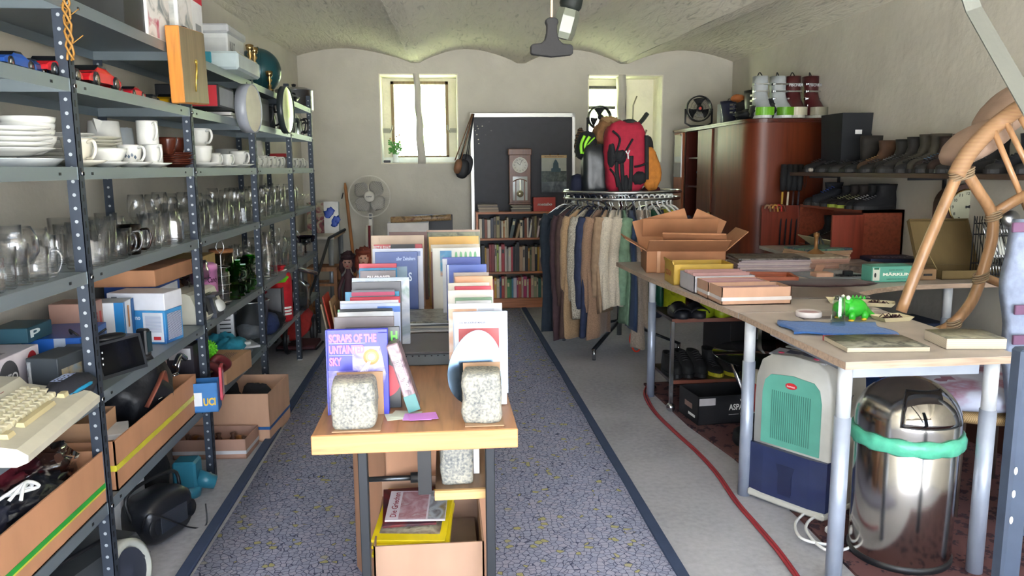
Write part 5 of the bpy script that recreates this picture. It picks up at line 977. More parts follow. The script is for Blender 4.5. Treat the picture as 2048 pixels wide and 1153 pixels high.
for i, (px, py, w_, h, c, lab) in enumerate(((916, 333, .05, .15, '#7a5236', 'small brown leather pouch hanging at the left of the pinboard'), (925, 338, .085, .2, '#15171c', 'black shoulder bag hanging lowest beside the pinboard'), (930, 330, .1, .22, '#23252b', 'dark grey shoulder bag hanging against the pinboard frame'))):
    p = at(px, py, Y=8.04 + .03 * i); m = MB(); m.sph((0, 0, 0), (w_ * .8, .03, h * .5), 18, 10, lambda d: (abs(d.x) ** 4 + abs(d.z) ** 4 + abs(d.y) ** 2) ** -.12); oo = build('shoulder_bag', m, mat(c, .6, kind='leather'), loc=tuple(p), rot=(0, R(12), 0)); tag(oo, lab, 'bag')
    t = at(944 + i, 228, Y=8.09) - p; m = MB(); m.tube([(-.03, 0, h * .4), (t.x, t.y, t.z)], .006, 5); m.tube([(.03, 0, h * .4), (t.x + .01, t.y, t.z)], .006, 5); build('strap', m, mat(c, .6), oo, rot=(0, R(-12), 0))
pine = mat('#b9744a', .45, kind='wood', axis='x'); pine_z = mat('#b9744a', .45, kind='wood', axis='z')
BX0, BX1, BY0, BY1 = .335, 1.5, 7.86, 8.06
o = empty('bookcase', 'low open pine bookcase full of books before the pinboard', 'bookcase', (BX0, BY0, 0)); W_ = BX1 - BX0; D_ = BY1 - BY0
for nm, x in (('side_panel', 0), ('side_panel', W_ - .02)): m = MB(); m.bx(x, x + .02, 0, D_, 0, .985); build(nm, m, pine_z, o)
for z in (.08, .355, .70, .965): m = MB(); m.bx(.02, W_ - .02, 0, D_, z, z + .02); build('shelf', m, pine, o)
m = MB(); m.bx(.02, W_ - .02, .01, .03, 0, .08); build('plinth', m, pine, o)
def shelfbooks(z, x0, x1, cols, hr, row, yy=BY0 + .025):
    x = x0; i = 0; lst = []
    while x < x1 - .01:
        t = rnd.uniform(.014, .034); c = cols[i % len(cols)]
        if c is None: x += rnd.uniform(.05, .1); i += 1; continue
        h = rnd.uniform(*hr) if not isinstance(c, tuple) else c[1]; cc = c[0] if isinstance(c, tuple) else c; ln = c[2] if isinstance(c, tuple) and len(c) > 2 else 0
        if ln: x += abs(math.sin(R(ln))) * h * (1 if ln < 0 else 0) + .004
        m = MB(); d = rnd.uniform(.13, .16); m.bx(0, t, 0, d, 0, h, .001)
        lst.append((build('book', m, mat(cc, .45), loc=(x, yy + rnd.uniform(0, .015), z + .0005), rot=(0, R(ln), 0)), cc, t)); x += t + .0012 + (abs(math.sin(R(ln))) * h * .6 if ln > 0 else 0); i += 1
        if rnd.random() < .45:
            g = MB(); g.bx(t * .2, t * .8, -.0008, 0, h * rnd.uniform(.55, .7), h * rnd.uniform(.78, .9)); build('spine_label', g, mat('#d8cca0' if rnd.random() < .6 else '#26282c', .5), lst[-1][0])
    for k, (ob, cc, t) in enumerate(lst): tag(ob, '%s book on the %s, %s from the left' % ('thick' if t > .025 else 'thin' if t < .018 else 'upright', row, ordn(k)), 'book', 'books on the ' + row)
shelfbooks(.72, BX0 + .03, BX0 + .62, ['#d8ccb0', '#2a2826', '#8c4a2a', '#d0c8b8', '#3a3c48', ('#5a4a38', .215), ('#8a7f50', .22), '#3a2c24', '#c8bca0', '#b8783c', '#cfc2a0', '#b8a888', ('#4c5a58', .2, 12), ('#a08860', .15, 14)], (.17, .21), 'top bookcase shelf')
shelfbooks(.72, BX0 + .53, BX0 + .93, [('#e0dcd0', .19, 8), ('#c8c4c0', .19, 8), ('#e4d0cc', .2, 10), '#8a1c20', '#1c1c20', '#981e24', '#2c2c30', '#6a1a20'], (.17, .2), 'top bookcase shelf, right half')
shelfbooks(.375, BX0 + .05, BX0 + 1.1, ['#26282a', '#b89030', '#a88a7c', ('#8c1c20', .28), ('#7c1a1e', .28), '#b8a898', '#9aa83c', '#d0c4b4', ('#a01c28', .28), '#c8bcb0', '#8a8478', '#cfc4b8', '#b03440', '#1f2024', '#3c3a36', ('#2a2a2c', .3), '#b89878', '#b8a890', '#1c1e22', '#b07a30', '#6a7048', '#a89078'], (.23, .28), 'middle bookcase shelf')
shelfbooks(.10, BX0 + .12, BX0 + 1.1, ['#b8a088', '#c86a70', '#d0a030', '#c8b8a0', '#2f5078', '#a03028', '#c0a880', '#4f8c50', '#3a7a48', '#3c7a90', '#c4bcc8', '#a03a5c', '#b05a3c', '#c0a898', '#a82860', '#b8b0a4', '#b01c2c', '#b8a490', '#9aa080', '#c8b8a0', '#2f7060'], (.19, .235), 'bottom bookcase shelf')
m = MB()
mags(0, 0, 5, .2, .15, 'old paper pad in the left pile on the bookcase, %s', c0=('#9a8468', '#7c6a54', '#a89478', '#6c5e4e', '#8a7860'), t=.015, z=.985, X=BX0 + .13, Y=7.95, name='paper_pad', cat='paper')
mags(0, 0, 5, .2, .15, 'old paper pad in the pile under the pendulum clock, %s', c0=('#8a7c68', '#5c564e', '#a89c84', '#6c6458', '#8c8270'), t=.013, z=.985, X=BX0 + .46, Y=7.95, name='paper_pad', cat='paper')
wal = mat('#70452c', .35, kind='wood', axis='z')
o = empty('pendulum_clock', 'tall wooden pendulum clock with white dial standing on the bookcase pile', 'clock', (BX0 + .46, 8.0, 1.052))
m = MB(); m.bx(-.11, .11, 0, .09, 0, .55, .004); m.bx(-.12, .12, -.01, .1, .5, .565, .006); m.bx(-.115, .115, -.006, .095, 0, .02, .003); build('case', m, wal, o)
m = MB(); m.at((0, -.003, .40), (R(90), 0, 0)); m.lathe([(.078, -.002), (.078, .006), (.072, .008), (.072, .002), (0, .002)], seg=32); d_ = build('dial', m, mat('#f4f2e8', .15), o)
m = MB()
for k in range(12): a = k * R(30); m.at((.058 * math.sin(a), -.0065, .40 + .058 * math.cos(a)), (0, a, 0)); m.box((0, 0, 0), (.004, .001, .012))
m.at((0, -.008, .4), (0, R(-50), 0)); m.bx(-.002, .002, 0, .001, 0, .045); m.at((0, -.008, .4), (0, R(20), 0)); m.bx(-.002, .002, 0, .001, 0, .055); build('clock_marks', m, BLK, d_)
m = MB(); m.bx(-.078, .078, -.004, .001, .04, .29); g_ = build('glass_door', m, mat('#c0c2bc', .1), o)
m = MB()
for x in (-.045, .045): m.bx(x - .006, x + .006, -.008, -.003, .04, .25)
m.tube([(x, -.006, .23 + .03 * math.cos(x * 20)) for x in (-.07, -.035, 0, .035, .07)], .006, 5); m.bx(-.084, .084, -.009, -.003, .285, .297); m.bx(-.084, .084, -.009, -.003, .03, .042); m.bx(-.084, -.075, -.009, -.003, .03, .29); m.bx(.075, .084, -.009, -.003, .03, .29); build('door_bars', m, wal, g_)
m = MB(); m.at((0, -.005, .11), (R(90), 0, 0)); m.lathe([(0, .004), (.035, .002), (.035, 0)], seg=24); m.T = Matrix(); m.bx(-.003, .003, -.006, -.004, .14, .26); build('pendulum', m, mat('#d4cca8', .25, .7), g_)
o = empty('red_case', 'red plastic tool case standing on the right of the bookcase', 'case', (BX0 + .70, 7.93, .986))
m = MB(); m.T = Matrix(((1, 0, 0, 0), (0, 0, 1, 0), (0, 1, 0, 0), (0, 0, 0, 1))); m.prism([(-.11, 0), (.095, 0), (.115, .025), (.115, .14), (-.11, .14)], 0, .08); build('body', m, mat('#c03a28', .4), o)
m = MB(); text_in(m, 'metabo', (-.07, -.0012, .055), (.15, 0, 0), (0, 0, .03), .04, .2); build('lettering', m, mat('#d8c8c0', .4), o)
pbox('black_sample_case', 'black case standing behind the right book row', 'case', (-.085 + .0, 7.62, .0), (.36, .14, .98), '#26282c', 0, panels=[])
pbox('white_paper_box', 'white carton standing behind the left book row', 'box', (-.32, 7.35, 0), (.38, .2, .93), '#c8c2bc', 0)
m = MB(); m.at((0, 0, 0), (0, R(88), 0)); m.lathe([(.025, -.28), (.03, -.27), (.03, .27), (.025, .28)], seg=16, close=True); tag(build('rolled_poster', m, pic('#5a2a24', '#a88a60', '#2c1c1c', fr=16), loc=(-.2, 7.3, .965)), 'dark red patterned roll lying on the white carton at the back', 'roll')
o = empty('pedestal_fan', 'white pedestal fan with grey blades by the back wall', 'fan', (-.715, 7.85, 0))
m = MB(); m.cyl((0, .04, .03), (0, .04, .9), .014); m.lathe([(0, 0), (.2, 0), (.2, .02), (.03, .04), (0, .04)], (0, .04, 0), seg=28); build('stand', m, WHT, o)
m = MB(); m.box((0, .03, .9), (.05, .04, .18), .01); cb = build('control_box', m, mat('#d0ccc0', .5), o)
m = MB(); m.bx(-.012, .012, .005, .0095, .93, .98); build('switch_plate', m, mat('#3a3c40', .4), cb)
m = MB(); m.sph((0, .08, 1.155), (.07, .1, .07)); build('motor', m, mat('#d0ccc0', .5), o)
zc_ = 1.155
for k in range(4):
    a0 = R(50 + 90 * k); m = MB()
    def bl(u, v, a0=a0):
        r = .045 + .135 * v; w_ = .55 * math.sin(math.pi * min(1, v * .8 + .2)) ** .5 + .12; a = a0 + (u - .5) * w_ * 2 * 1.15; rr = r * (1 - .08 * (2 * u - 1) ** 2 * v)
        return (rr * math.cos(a), .0 + (u - .5) * .045, zc_ + rr * math.sin(a))
    m.grid(bl, 8, 7); build('blade', m, mat('#98948c', .4), o, thick=.002)
m = MB(); m.at((0, -.02, zc_), (R(90), 0, 0)); m.lathe([(0, .035), (.045, .03), (.055, .0), (.055, -.01)], seg=28); hb = build('hub', m, mat('#dcd8cc', .4), o)
m = MB(); text_in(m, 'SUPRA', (-.026, -.056, zc_ - .006), (.052, 0, 0), (0, 0, .012), .03); build('lettering', m, mat('#3a3c40', .5), hb)
m = MB()
for r in (.2, .205): m.tube([(r * math.cos(a * R(10)), -.01, zc_ + r * math.sin(a * R(10))) for a in range(36)], .004, 5, closed=True)
for k in range(60):
    a = R(6 * k); m.tube([(.05 * math.cos(a), -.055, zc_ + .05 * math.sin(a)), (.12 * math.cos(a), -.05, zc_ + .12 * math.sin(a)), (.2 * math.cos(a), -.012, zc_ + .2 * math.sin(a))], .0009, 3)
build('guard', m, mat('#d4d0c4', .4), o)
m = MB(); m.tube([(-.035, -.01, .85), (-.045, -.02, .5), (-.04, -.02, .3)], .012, 6, flat=.3); m.mt(1); m.tube([(-.01, -.01, .85), (-.015, -.02, .5), (-.01, -.02, .3)], .012, 6, flat=.3); m.mt(0); m.tube([(.015, -.01, .85), (.01, -.02, .5), (.02, -.02, .3)], .012, 6, flat=.3); tag(build('striped_belt', m, [mat('#b8b4a8', .7), mat('#7a1c28', .7)], loc=(-.715, 7.82, .02)), 'striped cloth belt hanging from the fan column', 'belt')
p0 = at(716, 565, z=.0); m = MB(); a = at(690, 366, Y=8.15); b = at(716, 565, Y=8.0); b.z = .0; m.tube([tuple(a), tuple(a.lerp(b, .04)), tuple(b)], [.008, .016, .018], 10); m.mt(1); m.tube([(a.x - .02, a.y - .02, a.z - .1), (a.x - .035, a.y - .03, a.z - .16)], .006, 5); tag(build('wooden_pole', m, [mat('#a86f3c', .5, kind='wood', axis='z'), BLK]), 'long wooden pole leaning in the back left corner', 'pole')
FT = .80
o = empty('side_table', 'light desk with silver legs standing in the back left corner', 'table', (-1.15, 7.88, 0))
m = MB(); m.bx(-.26, .13, -.45, .38, FT - .03, FT, .002); build('tabletop', m, mat('#b8b0a4', .5), o)
m = MB(); m.bx(.1305, .132, -.45, .38, FT - .03, FT); build('edge_strip', m, mat('#a0825e', .5), o)
for x, y in ((.09, -.4), (.09, .33), (-.2, -.4)): m = MB(); m.cyl((x, y, 0), (x, y, FT - .03), .025); build('leg', m, mat('#9aa0a8', .3, .6), o)
for i, (px, w_, h, c, art) in enumerate(((634, .2, .3, '#4a4438', pic('#3a4a30', '#8a3c4a', '#b8b090', '#2c3440', fr=12)), (662, .14, .31, '#d8d8d4', None), (676, .02, .3, '#8aa094', None))):
    q = at(px, 430, Y=7.85 - .05 * (i == 1)); m = MB(); m.bx(-w_ / 2, w_ / 2, 0, .02, 0, h); oo = build('picture_book', m, art or mat(c, .4), loc=(q.x, q.y, FT + .001), rot=(R(-4), 0, 0)); tag(oo, ['dark picture book with a floral figure standing on the corner table', 'white book with blue flowers standing on the corner table', 'thin pale green book at the right end of the corner table'][i], 'book')
    if i == 1:
        for (a, b) in ((.0, .22), (-.03, .19), (.03, .1), (.05, .13)): m = MB(); m.sph((a, -.002, b), (.035, .003, .04), 10, 6, lump(a * 50 + 3, .4, 3)); build('flower_print', m, mat('#2c4fb0', .4), oo)
m = MB()
for i, (x, y, z, r, c) in enumerate(((0, 0, .05, .06, 0), (.01, 0, .13, .05, 1), (-.03, 0, .19, .04, 0), (.05, .0, .08, .035, 1))): m.mt(c); m.sph((x, y, z), (r, r, r * 1.2), 14, 8, lump(i + 90, .25, 3))
tag(build('painted_figurine', m, [mat('#3c6a74', .3), mat('#b8586a', .3)], loc=tuple(at(640, 462, z=FT))), 'small colourful figurine before the picture books on the corner table', 'figurine')
o = empty('wooden_stool', 'small bare wooden stool under the corner desk', 'stool', (-1.25, 7.35, 0)); wd_ = mat('#9c6a42', .55, kind='wood', axis='z')
for x in (0, .24):
    for y in (0, .24): m = MB(); m.bx(x - .016, x + .016, y - .016, y + .016, 0, .5); build('leg', m, wd_, o)
for z in (.12, .34, .48):
    m = MB(); m.bx(0, .24, -.012, .012, z, z + .025); m.bx(.228, .252, 0, .24, z, z + .025); m.bx(0, .24, .228, .252, z, z + .025); build('rail', m, wd_, o)
m = MB(); m.bx(-.02, .26, -.02, .26, .505, .52); build('seat', m, wd_, o)
o = empty('stroller', 'folded baby stroller with red fabric under the far rack bay', 'stroller', (-1.2, 6.35, 0))
for (x, y) in ((-.02, -.28), (.12, .1), (-.2, .12)):
    m = MB(); m.at((x, y, .12), (0, R(90), 0)); 
    m.tube([(.105 * math.cos(a * R(15)), .105 * math.sin(a * R(15)), 0) for a in range(24)], .018, 8, closed=True); wq = build('wheel', m, BLK, o)
    m = MB(); m.at((x, y, .12), (0, R(90), 0)); m.lathe([(.03, -.012), (.03, .012)], seg=12, close=True)
    for k in range(5): m.box((.045 * math.cos(k * 1.257), .045 * math.sin(k * 1.257), 0), (.02, .02, .008)); m.tube([(0, 0, 0), (.1 * math.cos(k * 1.257), .1 * math.sin(k * 1.257), 0)], .006, 5)
    m.tube([(.085 * math.cos(a * R(15)), .085 * math.sin(a * R(15)), 0) for a in range(24)], .006, 6, closed=True); build('rim', m, mat('#8a8e92', .3, .7), wq)
m = MB(); m.tube([(-.05, -.3, .12), (.05, .1, .3), (.12, .5, .55), (.16, .9, .80), (.28, 1.12, .86)], .014, 8); m.tube([(.12, .1, .12), (.05, -.1, .3), (.0, -.3, .45)], .012, 8); m.tube([(-.2, .12, .12), (.12, .1, .12)], .012, 8); m.tube([(-.1, -.35, .05), (.2, -.3, .04), (.22, -.1, .05)], .01, 6); build('frame', m, BLK, o)
m = MB(); m.at((0, -.1, .22), (R(25), 0, 0)); m.sph((0, 0, 0), (.14, .22, .07), 20, 10, lump(77, .2)); build('seat', m, mat('#a02824', .7, kind='cloth'), o)
m = MB(); m.box((.05, -.2, .06), (.3, .3, .03), .01); build('basket', m, mat('#40181e', .6), o)
def doll(x, y, h, hair, skin, dress, label):
    o = empty('doll', label, 'doll', (x, y, 0)); m = MB()
    m.lathe([(0, 0), (.07, 0), (.075, h * .2), (.05, h * .45), (.03, h * .62), (.05, h * .66), (.022, h * .72), (.02, h * .76)], seg=18, sq=(1, .7))
    for s_ in (-1, 1): m.tube([(s_ * .045, 0, h * .66), (s_ * .085, -.01, h * .5), (s_ * .08, -.05, h * .36)], [.018, .015, .011], 8)
    b = build('body', m, mat(dress, .7), o)
    m = MB(); m.sph((0, -.005, h * .84), (.048, .05, .058), 20, 14); m.sph((0, -.057, h * .83), (.007, .008, .009), 8, 6); hd = build('head', m, mat(skin, .45), o)
    m = MB(); [m.sph((s_ * .017, -.05, h * .85), (.007, .005, .006), 8, 6) for s_ in (-1, 1)]; build('eyes', m, mat('#1c1a1c', .2), hd)
    m = MB(); m.sph((0, -.05, h * .80), (.012, .005, .004), 8, 5); build('mouth', m, mat('#a83c3c', .4), hd)
    m = MB(); m.sph((0, .022, h * .87), (.072, .062, .078), 22, 14, lump(len(label) % 9 + 1, .22, 5)); [m.sph((s_ * .056, 0, h * .79), (.026, .035, .06), 12, 8, lump(7 + s_, .3, 5)) for s_ in (-1, 1)]; m.sph((0, -.02, h * .91), (.055, .045, .024), 14, 8, lump(4, .2, 5)); build('hair', m, mat(hair, .8, kind='cloth'), hd)
q = at(729, 560, Y=6.9); doll(q.x, q.y, .77, '#7c3420', '#c89880', '#b88a78', 'doll with a big red-brown mop of hair beside the book row')
q = at(697, 560, Y=7.1); doll(q.x, q.y, .70, '#3c2428', '#b88878', '#54363c', 'darker doll with long brown hair left of the red-haired one')
for i, (px, c, h, rx) in enumerate(((684, '#b8a68a', .36, 10), (689, '#c04028', .42, 11), (694, '#c8a070', .38, 9), (699, '#8a5a30', .34, 10), (707, '#a03438', .32, 7))):
    q = at(px, 600, z=.1); m = MB(); m.bx(-.006, .006, 0, .28, 0, h); tag(build('thin_board', m, mat(c, .5), loc=(-.93 + .03 * i + .01, 6.25 + .02 * i, 0), rot=(0, R(-rx), 0)), ['cream', 'orange-red', 'tan', 'brown', 'dark red'][i] + ' thin board leaning left of the book table', 'board', 'thin boards leaning left of the table')
o = empty('potted_flowers', 'small white vase of wild flowers on the left window sill', 'plant', (WIN[0][0] + .14, YB + .16, WIN[0][2] + .013))
m = MB(); m.lathe([(0, 0), (.03, 0), (.032, .01), (.026, .09), (.03, .1), (.026, .1), (0, .02)], seg=16); build('vase', m, WHT, o)
m = MB()
for k in range(26):
    a = k * 2.4; r = .02 + .05 * rnd.random(); h = .13 + .1 * rnd.random(); m.mt(0); m.tube([(0, 0, .08), (r * math.cos(a) * .6, r * math.sin(a) * .6, h * .8), (r * math.cos(a), r * math.sin(a), h)], .0015, 4)
    for q in range(3): m.sph((r * math.cos(a + q), r * math.sin(a + q), h - .02 * q), (.014, .01, .008), 6, 4)
m.mt(1); [m.sph((.05 * math.cos(k * 1.7), .03 * math.sin(k * 1.7), .21 + .02 * k), .009, 6, 5) for k in range(5)]
build('stems', m, [mat('#5f9a4a', .7), mat('#c89060', .6)], o)
m = MB(); m.box((0, 0, .012), (.07, .05, .024), .004); tag(build('dark_tin', m, BLK, loc=(WIN[0][0] + .06, YB + .03, WIN[0][2] + .013)), 'small dark tin on the left window sill', 'tin')
m = MB(); c_ = WIN[1]; m.tube([(c_[1] - .28, YB + .2, c_[2] + .2), (c_[1] - .27, YB + .2, c_[2] + .62), (c_[1] - .23, YB + .2, c_[2] + .72)], .008, 6); m.mt(1); m.box((c_[1] - .28, YB + .2, c_[2] + .35), (.05, .05, .12), .01); m.mt(0); m.tube([(c_[1] - .36, YB + .19, c_[2] + .30), (c_[1] - .14, YB + .19, c_[2] + .30), (c_[1] - .12, YB + .19, c_[2] + .36)], .01, 6)
tag(build('corkscrew_tool', m, [mat('#8a8474', .4, .8), mat('#c8a070', .5)]), 'long metal rod tool with wooden grip hanging in the right window', 'tool')
o = empty('pull_handle', 'dark plastic T-shaped pull handle on a cord hanging near the camera', 'handle', tuple(at(1103, 98, Y=2.05)), R(3))
m = MB(); m.T = Matrix(((1, 0, 0, 0), (0, 0, 1, 0), (0, 1, 0, 0), (0, 0, 0, 1)))
out = [(-.055, -.012), (-.05, -.0155), (0, -.021), (.05, -.0155), (.055, -.012), (.055, .006), (.05, .011), (.028, .013), (.018, .022), (.0135, .04), (.013, .058), (.017, .064), (.015, .073), (.006, .077), (-.006, .077), (-.015, .073), (-.017, .064), (-.013, .058), (-.0135, .04), (-.018, .022), (-.028, .013), (-.05, .011), (-.055, .006)]
m.prism(out, -.010, .010); hd = build('grip', m, mat('#09080a', .75, bump=.3), o); bv = hd.modifiers.new('round', 'BEVEL'); bv.width = .0035; bv.segments = 3
m = MB(); m.tube([(0, 0, .07), (.001, 0, .3), (.004, 0, .95)], .0032, 8); build('cord', m, mat('#d0ad90', .8), o)
q = at(1138, 22, Y=4.6); o = empty('ceiling_lamp', 'open bulb jar lamp with rough glass hanging below the vault', 'lamp', tuple(q), 0, rot=(R(8), R(14), 0))
m = MB(); m.lathe([(0, .0), (.05, .0), (.065, .03), (.06, .12), (0, .14)], seg=14); m.cyl((0, 0, .12), (0, 0, .32), .02); build('socket', m, mat('#1d2422', .6, kind='leather'), o)
m = MB(); m.lathe([(.062, .01), (.068, -.03), (.066, -.12), (.058, -.155), (0, -.16)], seg=6, smooth=False); build('glass_jar', m, mat('#7f8474', .2), o)
m = MB(); m.lathe([(0, -.10), (.03, -.08), (.03, -.03), (.015, 0)], seg=14); build('bulb', m, mat('#8f9488', .2), o)
CX, CY, CZ, CR = 1.385, 6.0, 1.19, .44
o = empty('clothes_rack', 'round chrome clothes rack full of jackets in the middle of the room', 'clothes rack', (CX, CY, 0))
for z, r in ((CZ, CR), (CZ + .05, CR + .01)):
    m = MB(); m.tube([(r * math.cos(a * R(9)), r * math.sin(a * R(9)), z) for a in range(40)], .0125, 8, closed=True); build('ring_rail', m, CHR, o)
m = MB(); m.cyl((0, 0, .1), (0, 0, 1.55), .02); build('pole', m, CHR, o)
for k in range(4):
    a = R(45 + 90 * k + 10); m = MB(); m.tube([(0, 0, CZ - .12), (CR * math.cos(a), CR * math.sin(a), CZ)], .01, 8); build('spoke', m, CHR, o)
    m = MB(); m.tube([(0, 0, .22), (.5 * math.cos(a), .5 * math.sin(a), .08)], .018, 6, flat=.6); l = build('leg', m, mat('#3a3e42', .3, .7), o)
    m = MB(); m.cyl((.49 * math.cos(a), .49 * math.sin(a), 0), (.49 * math.cos(a), .49 * math.sin(a), .085), .014); build('foot', m, CHR, l)
def hanger(x, y, rz, label, col=None, w_=.19, z=CZ + .012):
    m = MB(); m.tube(smooth([(-.0, .012, -.06), (0, .0, -.03), (0, .022, -.01), (0, .022, .012), (0, 0, .022), (0, -.016, .012)], 5), .0028 if col is None else .006, 6)
    m.tube(smooth([(-w_, 0, -.17), (-w_ * .5, 0, -.1), (0, .008, -.06), (w_ * .5, 0, -.1), (w_, 0, -.17)], 4), .0045 if col is None else .008, 6)
    if col is None: m.tube([(-w_, 0, -.17), (w_, 0, -.17)], .003, 5)
    o = build('clothes_hanger', m, CHR if col is None else mat(col, .4), loc=(x, y, z), rot=(0, 0, rz)); return tag(o, label, 'hanger')
def garment(name, label, cat, x, y, rz, L, hw, th, mt_, seed=0, sleeve=None, flare=1.05, top=.075, z0=CZ, pants=False, cuff=None):
    o = empty(name, label, cat, (x, y, z0), rz); m = MB(); N = 22; rg_ = []; rr = random.Random(seed); ph = [rr.uniform(0, 6) for _ in range(6)]
    for j in range(N + 1):
        t = j / N; z = -top - t * L
        sh = min(1, .28 + (t * L / .11) ** .8) if not pants else 1
        a = hw * sh * (1 + (flare - 1) * t) + .006 * math.sin(t * 9 + ph[0]); b = th * (.45 + .55 * min(1, t * 7)) * (1 + .25 * t * math.sin(ph[1] + 3 * t)); r_ = []
        if j == N: z += 0
        for k in range(36):
            u = 2 * math.pi * k / 36; cu, su = math.cos(u), math.sin(u); wv = 1 + .30 * t ** .6 * math.sin(3 * u + ph[2] + t * 2) * abs(su) + .16 * math.sin(7 * u + ph[3]) * t
            r_.append((a * (abs(cu) ** .75) * (1 if cu > 0 else -1), b * su * wv + .012 * math.sin(a * 20 * cu + ph[4]) * t + .01 * math.sin(t * 5 + ph[5]), z + (.012 * math.sin(2 * u + ph[1]) if j == N else 0)))
        rg_.append(r_)
    m.loft(rg_, True, True); build('body' if not pants else 'leg_cloth', m, mt_, o)
    if sleeve:
        for sd in (1, -1):
            m = MB(); p = smooth([(sd * hw * .72, -.0, -top - .06), (sd * (hw - .02), -.012, -top - .15), (sd * (hw - .025), -.03, -top - .17 - sleeve * .45), (sd * (hw - .05), -.035, -top - .12 - sleeve)], 6)
            n = len(p); m.tube(p, [.046 - .014 * i / n + .003 * math.sin(i * 1.7 + seed) for i in range(n)], 12, flat=1.); build('sleeve', m, mt_, o)
    if cuff: m = MB(); m.lathe([(.03, 0), (.032, .04)], (hw - .02, -.045, -top - .14 - sleeve), seg=14); build('cuff', m, cuff, o)
    return o
kn = lambda c: mat(c, .95, kind='knit')
GA = [ # px, depth offset, yaw, name, label, cat, L, hw, th, mat, sleeve, hanger colour
 (1083, -.12, 12, 'coat', 'dark slate blue long coat at the left end of the clothes rack', 'coat', .97, .17, .05, mat('#2a3440', .9, kind='cloth'), .55, None),
 (1108, -.1, 32, 'coat', 'plum brown coat second from the left on the rack', 'coat', .99, .16, .05, mat('#4a3438', .9, kind='cloth'), .62, None),
 (1122, .1, 70, 'coat', 'dark brown coat between the plum coat and the tan cardigan', 'coat', .96, .14, .04, mat('#4e3a34', .9, kind='cloth'), .6, '#1c2030'),
 (1132, -.03, 50, 'cardigan', 'long tan knitted cardigan on the rack', 'cardigan', .95, .10, .04, kn('#a88a68'), .6, None),
 (1143, -.05, 65, 'cardigan', 'grey-beige speckled cardigan on the rack', 'cardigan', .80, .10, .035, mat('#a8a090', .95, kind='marl'), .55, '#1c2030'),
 (1153, .0, 70, 'jacket', 'navy blue jacket between the speckled cardigan and the brown one', 'jacket', .92, .12, .035, mat('#2a3450', .9, kind='cloth'), .6, '#1c2030'),
 (1165, -.04, 60, 'cardigan', 'long light brown cardigan in front of the rack', 'cardigan', .93, .12, .055, kn('#94765f'), .62, None),
 (1180, .1, 80, 'jacket', 'beige brown jacket hanging behind the cream sweater', 'jacket', .74, .14, .04, mat('#9c8268', .9, kind='cloth'), .5, '#1c2030'),
 (1192, -.06, 35, 'sweater', 'cream knitted sweater, left of the two on the rack front', 'sweater', .70, .11, .06, kn('#cfc4b0'), .55, None),
 (1208, -.07, 50, 'sweater', 'cream knitted sweater, right of the two on the rack front', 'sweater', .68, .12, .065, kn('#d2c6b2'), .56, None),
 (1221, .02, 75, 'shirt', 'pale green shirt squeezed beside the blue denim', 'shirt', .82, .11, .025, mat('#7f9f84', .9, kind='cloth'), .55, None),
 (1234, -.05, 60, 'dress', 'blue denim dress on the rack front', 'dress', .86, .10, .05, mat('#34486a', .95, kind='knit', sc=3.), None, '#1c2030'),
 (1254, -.03, 70, 'trousers', 'long beige corduroy trousers with one leg almost touching the floor', 'trousers', 1.02, .05, .035, kn('#b8a898'), None, '#d8d8d4'),
 (1263, .03, 75, 'trousers', 'second pair of beige trousers right behind the long ones', 'trousers', .86, .06, .03, kn('#a89888'), None, '#d8d8d4'),
 (1277, .06, 60, 'rain_jacket', 'dark green quilted jacket right of the beige trousers', 'jacket', .68, .09, .06, mat('#14503a', .45, kind='cloth', r=.4), .5, '#d8d8d4'),
 (1292, .02, 50, 'dark_trousers', 'dark navy trousers beside the green jacket', 'trousers', .78, .07, .04, mat('#262a38', .9, kind='cloth'), None, '#e4e4e0'),
 (1306, .08, 40, 'jacket', 'olive and grey jacket at the upper right of the rack', 'jacket', .5, .13, .05, mat('#8a8420', .8, kind='cloth'), .35, '#e4e4e0'),
 (1318, .02, 30, 'safety_vest', 'long bright yellow rain coat behind the desk leg', 'coat', .78, .13, .07, mat('#b8c016', .6, kind='cloth'), .5, '#e4e4e0'),
 (1335, .12, 20, 'jacket', 'dark blue jacket at the right end of the rack', 'jacket', .6, .15, .06, mat('#242c44', .8, kind='cloth'), .5, '#e4e4e0')]
pa = -200
for i, (px, dy, yaw, nm, lab, cat_, L, hw, th, mt_, sl, hc) in enumerate(GA):
    best = min(range(-95, 100), key=lambda a: abs(proj((CX + .6 * math.sin(R(a)), CY - .6 * math.cos(R(a)), .8))[0] - px) + (900 if False else 0))
    best = max(best, pa + 6.4); pa = best; a = R(best); X0, y = CX + CR * math.sin(a), CY - CR * math.cos(a); rz = math.atan2(-math.cos(a), math.sin(a)) + R([2, -2, 3, -2, 1][i % 5])
    if hw < .16 and nm not in ('trousers', 'dark_trousers'): hw = .17
    garment(nm, lab, cat_, X0, y, rz, L, hw, min(th, .036), mt_, i, sl, pants=nm == 'trousers' or nm == 'dark_trousers')
    hanger(X0, y, rz, 'hanger carrying the ' + lab, hc, min(.16, hw))
for k in range(14):
    a = R(200 + k * 11.5) if k < 10 else R(20 + k * 12); hanger(CX + CR * math.cos(a), CY + CR * math.sin(a), a, 'thin chrome hanger on the rail of the round rack', None, .12, CZ + .012)['group'] = 'bare chrome hangers on the rack rail'
q = at(1272, 668, Y=5.6); m = MB(); m.sph((0, 0, 0), (.03, .02, .06), 14, 10); m.mt(1); m.tube(smooth([(-.03, 0, .03), (-.045, 0, -.05), (-.01, 0, -.13), (.03, 0, -.12), (.045, 0, -.03), (.02, 0, .04)]), .007, 6); m.tube([(0, 0, .05), (-.01, .01, .2)], .006, 5); tag(build('dog_muzzle', m, [mat('#c8c8c4', .4), mat('#e03c1e', .4)], loc=tuple(q)), 'orange-red and white strap cup hanging below the green jacket', 'strap')
